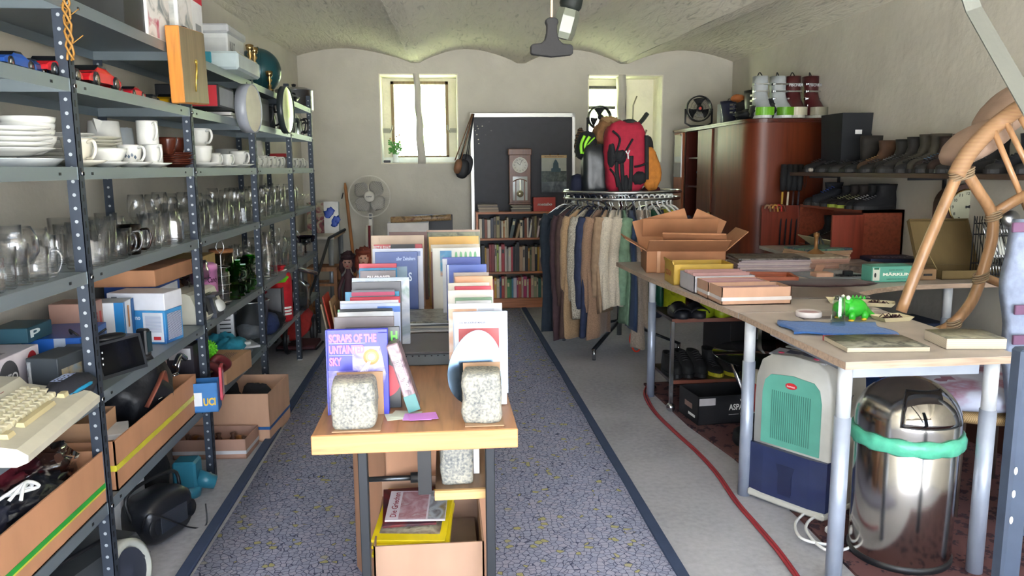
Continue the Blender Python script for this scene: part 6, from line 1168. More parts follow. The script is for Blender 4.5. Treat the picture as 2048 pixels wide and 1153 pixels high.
def sup(n, n2=None): return lambda d: (abs(d.x) ** n + abs(d.y) ** n + abs(d.z) ** n) ** (-1 / n)
def blob(name, label, cat, xl, xr, yt, yb, Y, dep, mt_, n=3.2, tilt=0, seed=0, amp=.05, fr=3.):
    a = at(xl, (yt + yb) / 2, Y=Y); b = at(xr, (yt + yb) / 2, Y=Y); t = at((xl + xr) / 2, yt, Y=Y); u = at((xl + xr) / 2, yb, Y=Y); f1 = sup(n); f2 = lump(seed + 1, amp, fr)
    m = MB(); m.sph((0, 0, 0), ((b.x - a.x) / 2, dep / 2, (t.z - u.z) / 2), 30, 20, lambda d: f1(d) * f2(d) * .97)
    o = build(name, m, mt_, loc=((a.x + b.x) / 2, Y, (t.z + u.z) / 2), rot=(0, R(tilt), 0)); return tag(o, label, cat), (b.x - a.x) / 2, (t.z - u.z) / 2
redm = mat('#a01a34', .7, kind='cloth'); blk_f = mat('#15171b', .6, kind='cloth')
blob('black_holdall', 'tall black shiny bag left of the red backpack on the clothes rack', 'bag', 1163, 1216, 288, 397, 5.85, .16, mat('#1c2023', .35, kind='leather'), 5)
blob('navy_bag', 'dark navy bag hanging lowest at the left above the rail', 'bag', 1138, 1172, 348, 402, 5.95, .16, mat('#141a34', .8, kind='cloth'), 2.6)
blob('silver_bag', 'crinkled dark silver bag squeezed behind the black holdall', 'bag', 1196, 1222, 290, 390, 5.98, .1, mat('#5c6266', .25, .4, kind='cloth', r=.3), 4, 0, 3, .2, 6)
bp, hx, hz = blob('backpack', 'large red and black hiking backpack on top of the clothes rack', 'backpack', 1207, 1290, 243, 388, 5.78, .24, redm, 4.5, 0, 6, .07, 3)
def strap_on(par, pts, w_, mt_, nm='strap', y=-.125): m = MB(); m.tube(smooth([(x * hx, y, z * hz) for x, z in pts], 5), w_, 6, flat=.5); build(nm, m, mt_, par)
for pts in ([(-.75, .72), (-.4, .5), (-.6, .1)], [(.2, .5), (-.1, .2), (-.3, 0), (-.6, -.1)], [(.15, .05), (.15, -.4), (.1, -.9)], [(-.55, -.1), (-.5, -.5), (-.3, -.95)], [(.3, -.25), (.6, -.22), (.9, -.15)], [(-.85, -.3), (-.6, -.5), (-.5, -.8)], [(.85, .6), (.88, 0), (.9, -.6)], [(-.3, -.15), (-.25, -.55), (-.2, -.9)]): strap_on(bp, pts, .016, blk_f)
for i, (x, z, rx, rz_, nm) in enumerate(((-.35, .02, .32, .22, 'hip_pad'), (.55, -.55, .36, .2, 'front_pocket'), (-.1, -.75, .2, .3, 'lower_pocket'), (-.75, .05, .2, .35, 'side_pocket'))):
    m = MB(); m.sph((x * hx, -.10, z * hz), (rx * hx, .04, rz_ * hz), 18, 12, lump(i + 3, .12)); build(nm, m, blk_f, bp)
m = MB(); m.tube([(-.15 * hx, -.148, .18 * hz), (-.05 * hx, -.15, .08 * hz), (.02 * hx, -.15, .2 * hz)], .006, 5); m.tube([(-.05 * hx, -.15, .08 * hz), (-.03 * hx, -.15, -.04 * hz)], .006, 5); build('emblem', m, WHT, bp)
ob, hx, hz = blob('orange_bag', 'orange cloth shoulder bag hanging right of the red backpack', 'bag', 1276, 1320, 292, 380, 5.8, .12, mat('#b8742a', .8, kind='cloth'), 2.6, -12, 8, .08)
m = MB(); m.tube(smooth([(-.6 * hx, -.02, hz * .8), (-1.0 * hx, 0, hz * 1.4), (-1.25 * hx, .02, hz * 1.75), (-.9 * hx, .03, hz * 1.5), (.2 * hx, .0, hz * .85)]), .008, 6); build('strap', m, mat('#c08038', .7), ob)
blob('dark_red_bag', 'dark red bag peeking out below the orange bag', 'bag', 1284, 1320, 372, 392, 5.95, .1, mat('#4c1420', .8, kind='cloth'), 3)
blob('black_bag_behind', 'black bag behind the orange bag strap', 'bag', 1280, 1306, 272, 340, 5.98, .1, blk_f, 3)
blob('tan_coat', 'tan coat with dark fur trim piled behind the black holdall', 'coat', 1188, 1242, 236, 300, 6.0, .2, mat('#8a6440', .8, kind='cloth'), 2.3, 20, 4, .15)
blob('fur_trim', 'light brown furry collar on the very top of the pile', 'fur', 1203, 1240, 234, 250, 5.97, .1, mat('#a08058', .9, kind='cloth'), 2.2, 8, 5, .3, 9)
hb_, hx, hz = blob('neon_rucksack', 'black rucksack with neon green straps at the left of the pile', 'backpack', 1152, 1192, 262, 322, 5.9, .16, blk_f, 2.8, 10, 7)
for pts in ([(-.5, .6), (-.7, 0), (-.5, -.6)], [(.0, .6), (-.3, -.0), (.1, -.6)], [(.5, .6), (.0, .1), (-.35, -.6)]): strap_on(hb_, pts, .012, mat('#86d020', .5), 'neon_strap', -.085)
blob('fur_bag', 'striped brown fur roll at the far left of the pile', 'bag', 1150, 1168, 258, 312, 6.02, .14, mat('#6a4c34', .9, kind='stripes', freq=16, c2=lin('#2c2420')), 2.4, 5, 9, .2, 5)
blob('felt_hat', 'dark blue-black domed cap above the red backpack', 'hat', 1206, 1262, 248, 300, 5.86, .2, mat('#20232c', .9), 2.0, 0, 2, .04)
o, hx, hz = blob('peaked_cap', 'dark green-grey peaked cap with upturned brim on top of the pile', 'cap', 1240, 1276, 238, 262, 5.84, .16, mat('#2a3230', .8), 2.1)
m = MB(); m.grid(lambda u, v: (hx * (.2 + 1.7 * v), (u - .5) * .16, -hz * .3 + .075 * v * v + .03 * v - .02 * (2 * u - 1) ** 2), 8, 6); build('brim', m, mat('#2c3633', .7), o, thick=.005)
def desk_fan(loc, r, label, rz=0):
    o = empty('desk_fan', label, 'fan', loc, rz); m = MB(); zc = r + .05
    m.at((0, 0, zc), (R(90), 0, 0)); m.lathe([(r * .93, -.05), (r, -.03), (r, .03), (r * .93, .045), (r * .9, .03), (r * .9, -.03), (r * .93, -.05)], seg=40); build('housing', m, BLK, o)
    m = MB()
    for k in range(48): a = R(7.5 * k); m.tube([(r * .25 * math.cos(a), -.045, zc + r * .25 * math.sin(a)), (r * .93 * math.cos(a + .25), -.04, zc + r * .93 * math.sin(a + .25))], .0011, 3)
    for q in (.45, .7): m.tube([(r * q * math.cos(a * R(12)), -.044, zc + r * q * math.sin(a * R(12))) for a in range(30)], .0014, 4, closed=True)
    build('grille', m, mat('#2a2c30', .35), o)
    for k in range(3):
        a0 = R(90 + 120 * k); m = MB(); m.grid(lambda u, v, a0=a0: ((r * .2 + r * .62 * v) * math.cos(a0 + (u - .5) * 1.1 * (.6 + v * .4)), (u - .5) * .04, zc + (r * .2 + r * .62 * v) * math.sin(a0 + (u - .5) * 1.1 * (.6 + v * .4))), 6, 5); build('blade', m, mat('#0e0f11', .4), o, thick=.003)
    m = MB(); m.at((0, -.045, zc), (R(90), 0, 0)); m.lathe([(0, .012), (r * .22, .008), (r * .25, 0)], seg=24); build('hub', m, BLK, o)
    m = MB(); m.tube([(-r * 1.03, 0, zc), (-r * 1.03, 0, .04), (-r * .6, .0, .01), (r * .6, 0, .01), (r * 1.03, 0, .04), (r * 1.03, 0, zc)], .01, 6); build('bracket', m, BLK, o); return o
q = at(1199, 236, Y=6.15); desk_fan((q.x, 6.15, q.z - .14), .092, 'round black fan on top of the pile of bags before the right window')
WT = 1.80; mahog = mat('#6a2e18', .4, kind='wood', axis='z', sc=.5); mahog_d = mat('#4a1d12', .3, kind='wood', axis='z'); mahl = mat('#9c5a3a', .3, kind='wood', axis='z')
o = empty('wardrobe', 'large polished mahogany wardrobe with curved front in the back right corner', 'wardrobe', (0, 0, 0))
def outl(e=0.): return [(3.085, 6.15 - e), (2.7, 6.15 - e)] + [(2.62 - (.16 + e) * math.sin(R(a_)), 6.32 - (.17 + e) * math.cos(R(a_))) for a_ in range(0, 91, 10)] + [(2.45 - e, 6.6), (2.45 - e, 6.85), (2.46 - e, 7.0)]
m = MB(); pl0 = outl() + [(3.085, 7.0)]; m.loft([[(x, y, z) for x, y in pl0] for z in (.08, WT - .03)], True, False); build('side_body', m, mahog, o)
m = MB(); m.prism(outl(.02) + [(2.42, 8.1), (3.085, 8.1)], WT - .03, WT); m.prism(outl(.028) + [(2.41, 8.11), (3.085, 8.11)], WT - .012, WT - .004); c_ = build('cornice', m, mahog_d, o)
m = MB(); m.prism(outl(.005) + [(2.44, 8.08), (3.085, 8.08)], 0, .08); build('plinth', m, mahog_d, o)
m = MB(); m.bx(2.75, 3.085, 7.0, 8.08, .08, WT - .03); m.bx(2.46, 2.75, 7.4, 7.42, .08, WT - .03); m.bx(2.46, 2.75, 7.8, 7.82, .08, WT - .03); build('back_panel', m, mahog_d, o)
for z in (.5, .92, 1.22, 1.5): m = MB(); m.bx(2.49, 2.75, 7.42, 7.8, z, z + .015); build('inner_shelf', m, mahog_d, o)
m = MB(); m.bx(2.445, 2.47, 7.005, 7.4, .09, WT - .035, .004); build('door', m, mat('#6c3420', .42, kind='wood', axis='z', sc=.6), o)
m = MB(); m.bx(2.42, 2.445, 7.8, 8.08, .09, WT - .035, .004); d_ = build('door', m, mahl, o)
m = MB(); m.bx(2.415, 2.4185, 7.82, 8.06, 1.32, WT - .05); build('mirror_panel', m, mat('#c8ccc8', .03, 1.), d_)
m = MB(); m.cyl((2.45, 6.98, 1.0), (2.42, 6.98, 1.0), .012); build('door_knob', m, brass, o)
for z, c, s_, lab in ((1.235, '#1c4a6a', .1, 'blue bag on an inner shelf of the open wardrobe'), (.935, '#6a1a24', .07, 'dark red item on the inner wardrobe shelf'), (.515, '#1a1c30', .1, 'dark blue bundle on the lowest wardrobe shelf')):
    m = MB(); m.sph((2.6, 7.6, z + s_), (.08, .13, s_), 16, 10, lump(z * 9, .2)); tag(build('stored_bag', m, mat(c, .7, kind='cloth')), lab, 'bag')
def lastshape(L, w_, z, t0): return None
def foot_outline(L, w_, k, heel=0., front=1., n=28):
    """closed outline of a shoe at one height; heel at y=0, toe at y=L*front"""
    r = []
    for i in range(n):
        a = 2 * math.pi * i / n; c, s_ = math.cos(a), math.sin(a); y = (heel + (front - heel) * (.5 - .5 * c)); q = abs(s_) ** .75 * (1 if s_ > 0 else -1)
        prof = .36 + .14 * math.sin(min(1, y * 1.35) * math.pi * .62) if y < .75 else .5 - .1 * ((y - .75) / .25) ** 2
        r.append((q * w_ * prof * k, y * L, 0))
    return r
def shoe_proto(kind, col, sole='#1a1a1c', lace='#2c2c30', L=.29, H=.14, w_=.105):
    up = mat('#' + ''.join('%02x' % int(int(col[i:i + 2], 16) * (.8 if kind != 'ski' else 1)) for i in (1, 3, 5)), .8 if kind != 'ski' else .3, kind='leather' if kind != 'ski' else None); m = MB(); rg_ = []
    lv = {'low': [(.0, 1, 0, 1), (.045, 1.02, 0, .99), (.06, .95, 0, .93), (.075, .85, .01, .74), (.09, .75, .01, .52), (.1, .7, .02, .46)],
          'boot': [(.0, 1, 0, 1), (.045, 1.03, 0, .99), (.065, .97, 0, .92), (.085, .86, 0, .70), (.11, .76, .01, .50), (.15, .72, .02, .44), (.19, .78, .0, .46), (.21, .8, -.01, .47)],
          'tall': [(.0, 1, 0, 1), (.045, 1.0, 0, .98), (.065, .92, 0, .88), (.085, .82, .0, .66), (.12, .76, .01, .5), (.2, .82, .0, .5), (.3, .9, -.02, .52), (.36, .92, -.03, .52)],
          'ski': [(.0, .9, .02, .98), (.03, 1.1, 0, 1), (.075, 1.1, 0, .97), (.10, 1.05, .0, .82), (.15, .98, -.02, .6), (.2, .95, -.05, .52), (.28, 1.0, -.08, .52), (.34, 1.0, -.1, .52)]}[kind]
    hs = H / lv[-1][0]
    for z, k, h0, fr in lv: rg_.append([(x, y, z * hs) for x, y, _ in foot_outline(L, w_, k, h0, fr)])
    z, k, h0, fr = lv[-1]; rg_.append([(x * .8, (y - L * (h0 + fr) / 2) * .85 + L * (h0 + fr) / 2, z * hs - .004) for x, y, _ in foot_outline(L, w_, k, h0, fr)]); rg_.append([(x * .8, (y - L * (h0 + fr) / 2) * .85 + L * (h0 + fr) / 2, z * hs - .04) for x, y, _ in foot_outline(L, w_, k, h0, fr)])
    m.loft(rg_, True); root = build('ski_boot' if kind == 'ski' else 'boot' if kind in ('boot', 'tall') else 'shoe', m, up)
    m = MB(); m.loft([[(x, y, zz) for x, y, _ in foot_outline(L * 1.02, w_ * 1.06, 1)] for zz in (-.0, .022)], False); build('sole', m, mat(sole, .6), root)
    if kind in ('low', 'boot'):
        m = MB()
        for i in range(5 if kind == 'low' else 7):
            t = i / 5; y = L * (.78 - .34 * min(1, t)); z = hs * (.07 + .035 * min(t, 1) + (.03 * max(0, i - 4))) + .012; y -= 0 if i < 5 else .01; m.tube([(-.022, y - .012, z - .006), (0, y, z + .003), (.022, y - .012, z - .006)], .0028, 5)
        build('laces', m, mat(lace, .6), root)
    if kind == 'ski':
        m = MB()
        for i in range(4): z = H * (.3 + .17 * i); y = L * (.62 if i == 0 else .5); m.box((0, y, z), (w_ * .85, .014, .014), .002); m.box((w_ * .45, y - .03, z), (.01, .04, .02), .002)
        build('buckle', m, CHR, root); m = MB(); m.tube(smooth([(-.03, L * .1, H * .98), (0, L * .2, H * 1.1), (.03, L * .42, H * .98)]), .004, 5); build('pull_strap', m, BLK, root)
    root.location = (0, -40, 0); return root
_sh = {}
def shoe(kind, col, loc, rz, label, H=.14, L=.29, sole='#1a1a1c', lace='#2c2c30', group=None, rot=None, extra=None):
    key = (kind, col, H, L, sole, lace)
    if key not in _sh: _sh[key] = shoe_proto(kind, col, sole, lace, L, H); o = _sh[key]; o.location = loc; o.rotation_euler = rot or (0, 0, rz)
    else: o = dup(_sh[key], loc, rz, rot=rot)
    tag(o, label, 'boot' if kind != 'low' else 'shoe', group); return o
for o_ in (): pass
def pairpos(px, Y, z): q = at(px, 240, Y=Y); return q.x
BZ = WT + .004
def skipair(px, Y, col, sole, label, toe, text=None):
    for i in range(2):
        x = at(px + 33 * i, 200, Y=Y).x
        o = shoe('ski', col, (x, Y + .19, BZ), R(180 + (6 if i else -4)), '%s ski boot %s' % (['left', 'right'][i], label), .34, .33, sole); o.scale = (1.28, .8, 1)
        m = MB(); m.loft([[(a * 1.015, b * 1.015, z) for a, b, _ in foot_outline(.33, .105, 1.1, .62, 1.0)] for z in (.022, .085)], False); m.mt(0); build('toe_shell', m, mat(toe, .35), o)
        if text:
            m = MB(); text_in(m, text, (.045, .18, .255), (-.09, 0, 0), (0, 0, .022), .03, .2); build('lettering', m, mat('#c8ccd0', .4), o, loc=(0, .004, 0))
skipair(1532, 6.2, '#a8aeb0', '#d0d4d0', 'of the light grey pair with lime green toe on the wardrobe', '#6cae24')
skipair(1598, 6.2, '#4a1a1c', '#b8b8ac', 'of the dark red pair with cream toe on the wardrobe', '#b8b49c', 'FISCHER')
for i, (px, Y, k, c, H, rz, lab) in enumerate(((1500, 6.6, 'ski', '#17181c', .26, 200, 'black ski boot standing left of the light grey pair'), (1478, 6.75, 'boot', '#1c1c1e', .19, 240, 'black snow boot with orange-brown glove on it'), (1452, 6.95, 'ski', '#1c2038', .2, 220, 'dark blue black ski boot beside the fan'))):
    x = at(px, 220, Y=Y).x; shoe(k, c, (x, Y + .08, BZ), R(rz), lab, H)
m = MB(); m.sph((0, 0, .04), (.06, .05, .035), 16, 10, lump(2, .2)); tag(build('glove', m, mat('#a8602c', .7), loc=(at(1475, 210, Y=6.8).x, 6.8, BZ + .17)), 'orange brown glove lying high among the black boots', 'glove')
for i, (px, Y, s_) in enumerate(((1525, 6.27, (.11, .09, .075)), (1545, 6.3, (.12, .08, .09)), (1495, 6.5, (.1, .1, .05)))):
    m = MB(); m.sph((0, 0, s_[2] * .8), s_, 24, 12, lump(i + 30, .2)); tag(build('black_bundle', m, mat('#1c1e22', .6, kind='leather'), loc=(max(2.53, at(px, 225, Y=Y).x), Y, BZ)), ['black wrinkled leather bundle before the light grey ski boots', 'larger black bundle just left of the lime toes', 'low grey-black bundle at the front edge of the wardrobe'][i], 'bundle')
desk_fan((at(1393, 240, Y=7.55).x + .02, 7.55, WT + .004), .125, 'round black fan with red hub on top of the wardrobe', R(-5)); 
fo = [q for q in bpy.data.objects if q.name.startswith('desk_fan')][-1]
m = MB(); m.at((0, -.058, .175), (R(90), 0, 0)); m.lathe([(0, .002), (.014, .0)], seg=16); build('red_badge', m, mat('#c83c28', .4), fo)
m = MB(); text_in(m, 'AEG', (-.03, -.052, .10), (.06, 0, 0), (0, 0, .02), .03); build('lettering', m, mat('#9a9c9e', .4), fo)
pbox('foam_board', 'narrow white board standing beside the fan on the wardrobe', 'board', (at(1428, 240, Y=7.45).x, 7.3, WT + .004), (.015, .1, .2), '#c8d4d0', 0)
for i, px in enumerate((1568, 1580, 1591, 1602)):
    a = at(px, 335, Y=6.05); b = at([1558, 1568, 1578, 1588][i], 500, Y=5.9); g = (b - a) * 1.9; e_ = a + g * ((a.z - .81) / (-g.z)) if a.z + g.z < .81 else a + g
    o = empty('trekking_pole', ['leftmost trekking pole with gold tip section leaning on the wardrobe', 'second trekking pole with cream section leaning on the wardrobe', 'third trekking pole, all black, leaning on the wardrobe', 'rightmost black trekking pole leaning on the wardrobe'][i], 'pole', tuple(a))
    d = e_ - a; m = MB(); m.tube([(0, 0, 0), tuple(d)], .007, 8); build('shaft', m, BLK, o)
    m = MB(); m.tube([(0, 0, .02), tuple(d * .16), tuple(d * .3)], [.022, .026, .02], 10); build('grip', m, mat('#141518', .8), o)
    m = MB(); m.tube([tuple(d * .32), tuple(d * .52)], .0085, 8); build('shaft_ring', m, mat(['#b8983c', '#c8c0a8', '#3a2c2c', '#3c3c44'][i], .4), o)
    m = MB(); m.tube(smooth([(0, 0, .02), (.04, -.02, -.05), (.03, -.02, -.16), (0, 0, -.02)]), .006, 5, flat=.4); build('strap', m, mat('#141518', .8), o)
brownb = mat('#4c3a30', .5, kind='wood', axis='y')
SZ = 1.375
o = empty('wall_shelf', 'long dark brown board with boots along the right wall', 'shelf', (0, 0, 0))
m = MB(); m.bx(2.74, 3.095, 2.9, 6.1, SZ - .028, SZ, .002); build('board', m, brownb, o)
for y in (3.3, 4.6, 5.9): m = MB(); m.bx(3.08, 3.095, y - .01, y + .01, SZ - .2, SZ - .028); m.bx(2.85, 3.09, y - .006, y + .006, SZ - .045, SZ - .028); build('bracket', m, iron, o)
cols = ['#3a322e', '#4a3020', '#33302c', '#2a2826', '#3c3a30', '#4a463a', '#2f2c2a', '#4c2c20', '#2a2220', '#33302e', '#1c1c20', '#3a3838']
spec = [  # px, y, kind, colour, H, lace, label
 (1712, 5.25, 'tall', '#2e2824', .25, None, 'dark brown wide boot nearest the black box'), (1745, 5.05, 'boot', '#5c3c26', .21, '#8a6a3c', 'light brown boot with tan lining'),
 (1778, 4.86, 'boot', '#2a2826', .21, '#6a6a6c', 'black hiking boot third from the black box'), (1803, 4.72, 'boot', '#2f2b28', .22, '#4a4a4c', 'dark hiking boot fourth from the black box'),
 (1822, 4.6, 'boot', '#4c473a', .23, '#3c3c38', 'olive felt boot, left of the olive pair'), (1842, 4.5, 'boot', '#4f4a3e', .23, '#3c3c38', 'olive felt boot, right of the olive pair'),
 (1862, 4.4, 'boot', '#3a2a22', .21, '#4a6a84', 'brown boot with blue laces, left one'), (1884, 4.28, 'boot', '#42291e', .22, '#4a6a84', 'brown boot with blue laces, right one'),
 (1908, 4.15, 'boot', '#262220', .21, '#2c2c30', 'dark boot just before the rattan cushion'), (1938, 4.0, 'boot', '#1c1c1e', .2, '#2c2c30', 'black boot behind the rattan arch'),
 (1985, 3.75, 'boot', '#202430', .2, '#2c2c30', 'blue-black boot right of the rattan cushion'), (2025, 3.55, 'low', '#3c4244', .13, '#7a8488', 'grey sneaker at the right picture edge on the boot shelf')]
for i, (px, y, k, c, H, lc, lab) in enumerate(spec):
    shoe(k, c, (3.04, y, SZ + .002), R(88 + 4 * (i % 3)), lab, H, .28, lace=lc or '#2c2c30')
for i in range(11):   # low shoes and soles in front row
    y = 5.55 - .2 * i; shoe('low', ['#23211f', '#2c2926', '#1c1d20'][i % 3], (2.99 - .02, y, SZ + .002), R(90), 'low dark shoe in the front row of the boot shelf, %s from the wardrobe' % ordn(i), .075, .24, group='low dark shoes on the boot shelf')
q = at(1665, 328, Y=5.8); shoe('low', '#1c1c1e', (2.98, 5.72, SZ + .002), R(92), 'black shoe with white toe patch at the far end of the boot shelf', .09, .27)
m = MB(); m.box((2.745, 5.68, SZ + .018), (.03, .06, .03), .008); tag(build('white_sole_cap', m, mat('#c8bcb0', .5)), 'small cream toe cap at the far end of the boot shelf', 'shoe part')
o = empty('black_box', 'tall black storage box with white tag standing at the far end of the boot shelf', 'box', (2.98, 5.62, SZ + .002))
m = MB(); m.loft([[(x * k, y * k, z) for x, y in ((-.12, -.16), (.11, -.16), (.11, .16), (-.12, .16))] for z, k in ((0, .9), (.42, 1), (.42, .94), (.1, .9))], False); build('body', m, mat('#14171d', .7), o)
m = MB(); m.bx(-.02, .03, -.163, -.1595, .27, .3); build('tag', m, WHT, o); m = MB(); m.tube(smooth([(.11, -.1, .34), (.135, -.12, .30), (.11, -.14, .24)]), .008, 6); build('handle', m, BLK, o)
red_w = mat('#7c3424', .35, kind='wood', axis='z', sc=.6); red_x = mat('#8a4430', .35, kind='wood', axis='y')
CZ0, CZ1, CXF, CY0, CY1 = .80, 1.125, 2.80, 5.0, 5.95
o = empty('wall_cabinet', 'low red-brown cabinet with both doors open, shoes on top and inside', 'cabinet', (0, 0, CZ0 + .002)); H_ = CZ1 - CZ0
m = MB(); m.bx(CXF, 3.09, CY0, CY0 + .02, 0, H_); m.bx(CXF, 3.09, CY1 - .02, CY1, 0, H_); m.bx(CXF, 3.09, CY0, CY1, H_ - .02, H_); m.bx(CXF, 3.09, CY0, CY1, 0, .02); m.bx(3.075, 3.09, CY0, CY1, 0, H_); build('carcass', m, red_x, o)
m = MB(); m.bx(CXF - .22, CXF, CY0 - .02, CY0 - .003, .0, H_ - .03); build('door', m, red_w, o)
m = MB(); m.bx(CXF - .3, CXF, CY1 - .0, CY1 + .018, .0, H_ - .01); d_ = build('door', m, red_w, o)
for i, c in enumerate(('#8a6a4c', '#a0683c', '#b88a3c', '#b03028', '#6a3a2a')):
    m = MB(); x = 2.53 + .03 * i; m.tube(smooth([(x + .03, CY1 - .02, CZ1 - .055), (x + .02, CY1 - .025, CZ1 - .012), (x - .005, CY1 - .025, CZ1 - .005), (x - .02, CY1 - .025, CZ1 - .03)]), .008, 6); tag(build('curved_hook', m, mat(c, .4)), ['grey-brown', 'copper', 'yellow', 'red', 'dark'][i] + ' curved handle hooked over the far cabinet door', 'hook')
for i, (y, c) in enumerate(((5.25, '#14161c'), (5.45, '#1a1c24'), (5.65, '#3a2420'), (5.78, '#15161a'))): shoe('boot', c, (3.05, y, CZ0 + .024), R(90), ['nearest black', 'second black', 'dark red-brown', 'farthest black'][i] + ' boot inside the open cabinet', .22, .26)
m = MB(); m.at((2.72, 5.4, CZ0 + .07), (0, R(35), 0)); m.box((0, 0, 0), (.15, .5, .006), .001); tag(build('sheet_board', m, mat('#c8c4a0', .5)), 'tilted pale sheet lying before the open cabinet', 'sheet')
m = MB(); m.tube([(2.6, 5.2, CZ0), (2.6, 5.2, CZ0 + .17)], .008, 8); m.tube([(2.6, 5.2, CZ0 + .15), (2.66, 5.15, CZ0 + .0)], .006, 6); tag(build('metal_stand', m, mat('#4c4e52', .3, .8)), 'small dark metal stand with a bright tip before the cabinet', 'stand')
for i, (y, k, c, H, sole, lace, lab) in enumerate(((5.78, 'boot', '#1c2028', .17, '#1a1a1c', '#2c4490', 'black boot with blue laces at the far end of the cabinet top'), (5.66, 'low', '#1c2028', .13, '#1a1a1c', '#2c4490', 'low black shoe with blue laces beside the blue-laced boot'), (5.52, 'boot', '#1e1f22', .15, '#1a1a1c', '#2c2c30', 'plain black shoe third from the far end on the cabinet'), (5.4, 'boot', '#2a2220', .16, '#8a9a28', '#8a8a60', 'black shoe with lime sole edge, farther one'), (5.28, 'boot', '#2a2422', .16, '#8a9a28', '#8a8a60', 'black shoe with lime sole edge, nearer one'), (5.16, 'boot', '#16171b', .17, '#1a1a1c', '#b0b0b0', 'black hiking shoe with shiny eyelets on the cabinet'), (5.06, 'boot', '#141519', .17, '#1a1a1c', '#6a6a70', 'black hiking shoe at the near end of the cabinet top'))):
    shoe(k, c, (3.06, y, CZ1 + .003), R(90), lab, H, .3, sole, lace)
DZ = .80; dk = mat('#b0a69e', .45, bump=.05); dke = mat('#b39c88', .5, kind='wood', axis='x', sc=2.); sil = mat('#9aa3b4', .35, .3); sil2 = mat('#c4c8cc', .4)
def desk(name, label, poly, legs, edges):
    o = empty(name, label, 'desk', (0, 0, 0)); m = MB(); m.prism(poly, DZ - .025, DZ); build('desktop', m, dk, o)
    for (a, b) in edges:
        m = MB(); a = Vector(a); b = Vector(b); n = Vector((b.y - a.y, a.x - b.x)).normalized() * .0015; m.add([(a.x + n.x, a.y + n.y, DZ - .025), (b.x + n.x, b.y + n.y, DZ - .025), (b.x + n.x, b.y + n.y, DZ - .001), (a.x + n.x, a.y + n.y, DZ - .001)], [(0, 1, 2, 3)], False); build('edge_band', m, dke, o)
    for x, y, r in legs:
        m = MB(); m.cyl((x, y, 0), (x, y, .60), .027 * r, seg=24); l = build('leg', m, sil, o); m = MB(); m.cyl((x, y, .60), (x, y, DZ - .025), .0235 * r, seg=24); build('inner_tube', m, sil2, l)
    return o
A_, B_, J_ = (1.273, 2.323), (1.885, 2.34), (1.257, 3.184)
desk('desk', 'light grey-brown desk with silver legs nearest the camera on the right', [A_, B_, (1.895, 3.184), J_], ((1.305, 2.38, 1), (1.83, 2.40, 1), (1.29, 3.14, 1)), ((A_, B_), (J_, A_), (B_, (1.895, 3.184))))
m = MB(); m.bx(1.33, 1.80, 2.42, 2.45, .72, .775); m.bx(1.36, 1.39, 2.45, 3.1, .72, .775); build('steel_frame', m, mat('#a8b0bc', .4, .4), bpy.data.objects['desk'])
cv = [(1.9, 3.192), (1.91, 3.45), (1.96, 3.55), (2.06, 3.66), (2.2, 3.76), (2.37, 3.83), (2.6, 3.86), (3.09, 3.872)]
desk('desk', 'large corner desk with curved inner edge carrying magazines, boxes and clocks', [(1.255, 3.192)] + cv + [(3.09, 5.98), (2.5, 5.98), (2.45, 5.15), (1.14, 5.05), (1.159, 4.385)], ((1.275, 4.64, .9), (2.72, 3.95, 1.0)), [(cv[i], cv[i + 1]) for i in range(7)] + [((1.159, 4.385), (1.255, 3.192)), ((1.14, 5.05), (1.159, 4.385))])
D = lambda px, py: at(px, py, z=DZ)
def dd(px, py, e=.001): q = D(px, py); return (q.x, q.y, DZ + e)
q = D(1352, 556); carton('open_carton', 'large brown carton with all flaps bent open at the left end of the desk', (1.45, 4.63, DZ + .001), .46, .34, .13, mat('#a87450', .8, kind='card'), R(-9), None, flaps={'f': (62, .16, .0), 'b': (-30, .2), 'l': (60, .15), 'r': (48, .17)})
q = bpy.data.objects['open_carton']
m = MB(); m.at((.04, -.21, .20), (R(48), 0, R(-14))); m.box((0, 0, 0), (.36, .012, .12), .002); build('inner_flap', m, mat('#a87450', .8, kind='card'), q)
m = MB(); m.at((-.10, .15, .23), (R(-18), R(-14), R(6))); m.box((0, 0, 0), (.34, .006, .2), .001); build('rear_flap', m, mat('#a87450', .8, kind='card'), q)
m = MB(); m.at((.17, .15, .25), (R(-12), R(24), R(-4))); m.box((0, 0, 0), (.2, .006, .16), .001); build('rear_flap', m, mat('#a87450', .8, kind='card'), q)
m = MB(); m.at((.03, -.216, .208), (R(48), 0, R(-14))); m.box((0, -.004, 0), (.22, .001, .09)); build('shipping_label', m, mat('#b8a894', .5, kind='stripes', freq=30, c2=lin('#9a8470')), q)
m = MB(); m.bx(-.17, -.15, -.182, -.181, 0, .13); build('tape_strip', m, mat('#b8865c', .35), q)
cw = mat('#c49a80', .8, kind='card')
def tray_box(x0, x1, y0, y1, h, label, mt_=cw, tape='#d4ccc8', rz=0): return carton('card_tray_box', label, ((x0 + x1) / 2, (y0 + y1) / 2, DZ + .001), x1 - x0, y1 - y0, h, mt_, R(rz), tape and (tape, .016), .25, th=.004)
def rowin(x0, x1, y0, y1, h, n, label, cs):
    for i in range(n):
        y = y0 + (y1 - y0) * (i + .5) / n; m = MB(); m.bx(x0, x1, y - .0012, y + .0012, 0, h); tag(build('record_card', m, mat(cs[i % len(cs)], .6), loc=(0, 0, DZ + .006), rot=(0, 0, 0)), label + ', %s from the front' % ordn(i), 'card')
a = D(1443, 612); b = D(1577, 607)
bx0, by0 = a.x, a.y; bw = b.x - a.x
tray_box(bx0, bx0 + bw, by0, by0 + .16, .08, 'small brown card tray with white tape, nearest on the desk')
rowin(bx0 + .01, bx0 + bw - .01, by0 + .02, by0 + .13, .066, 3, 'pink-grey divider card in the nearest card tray', ['#a8787c', '#b08c84', '#9c7a78'])
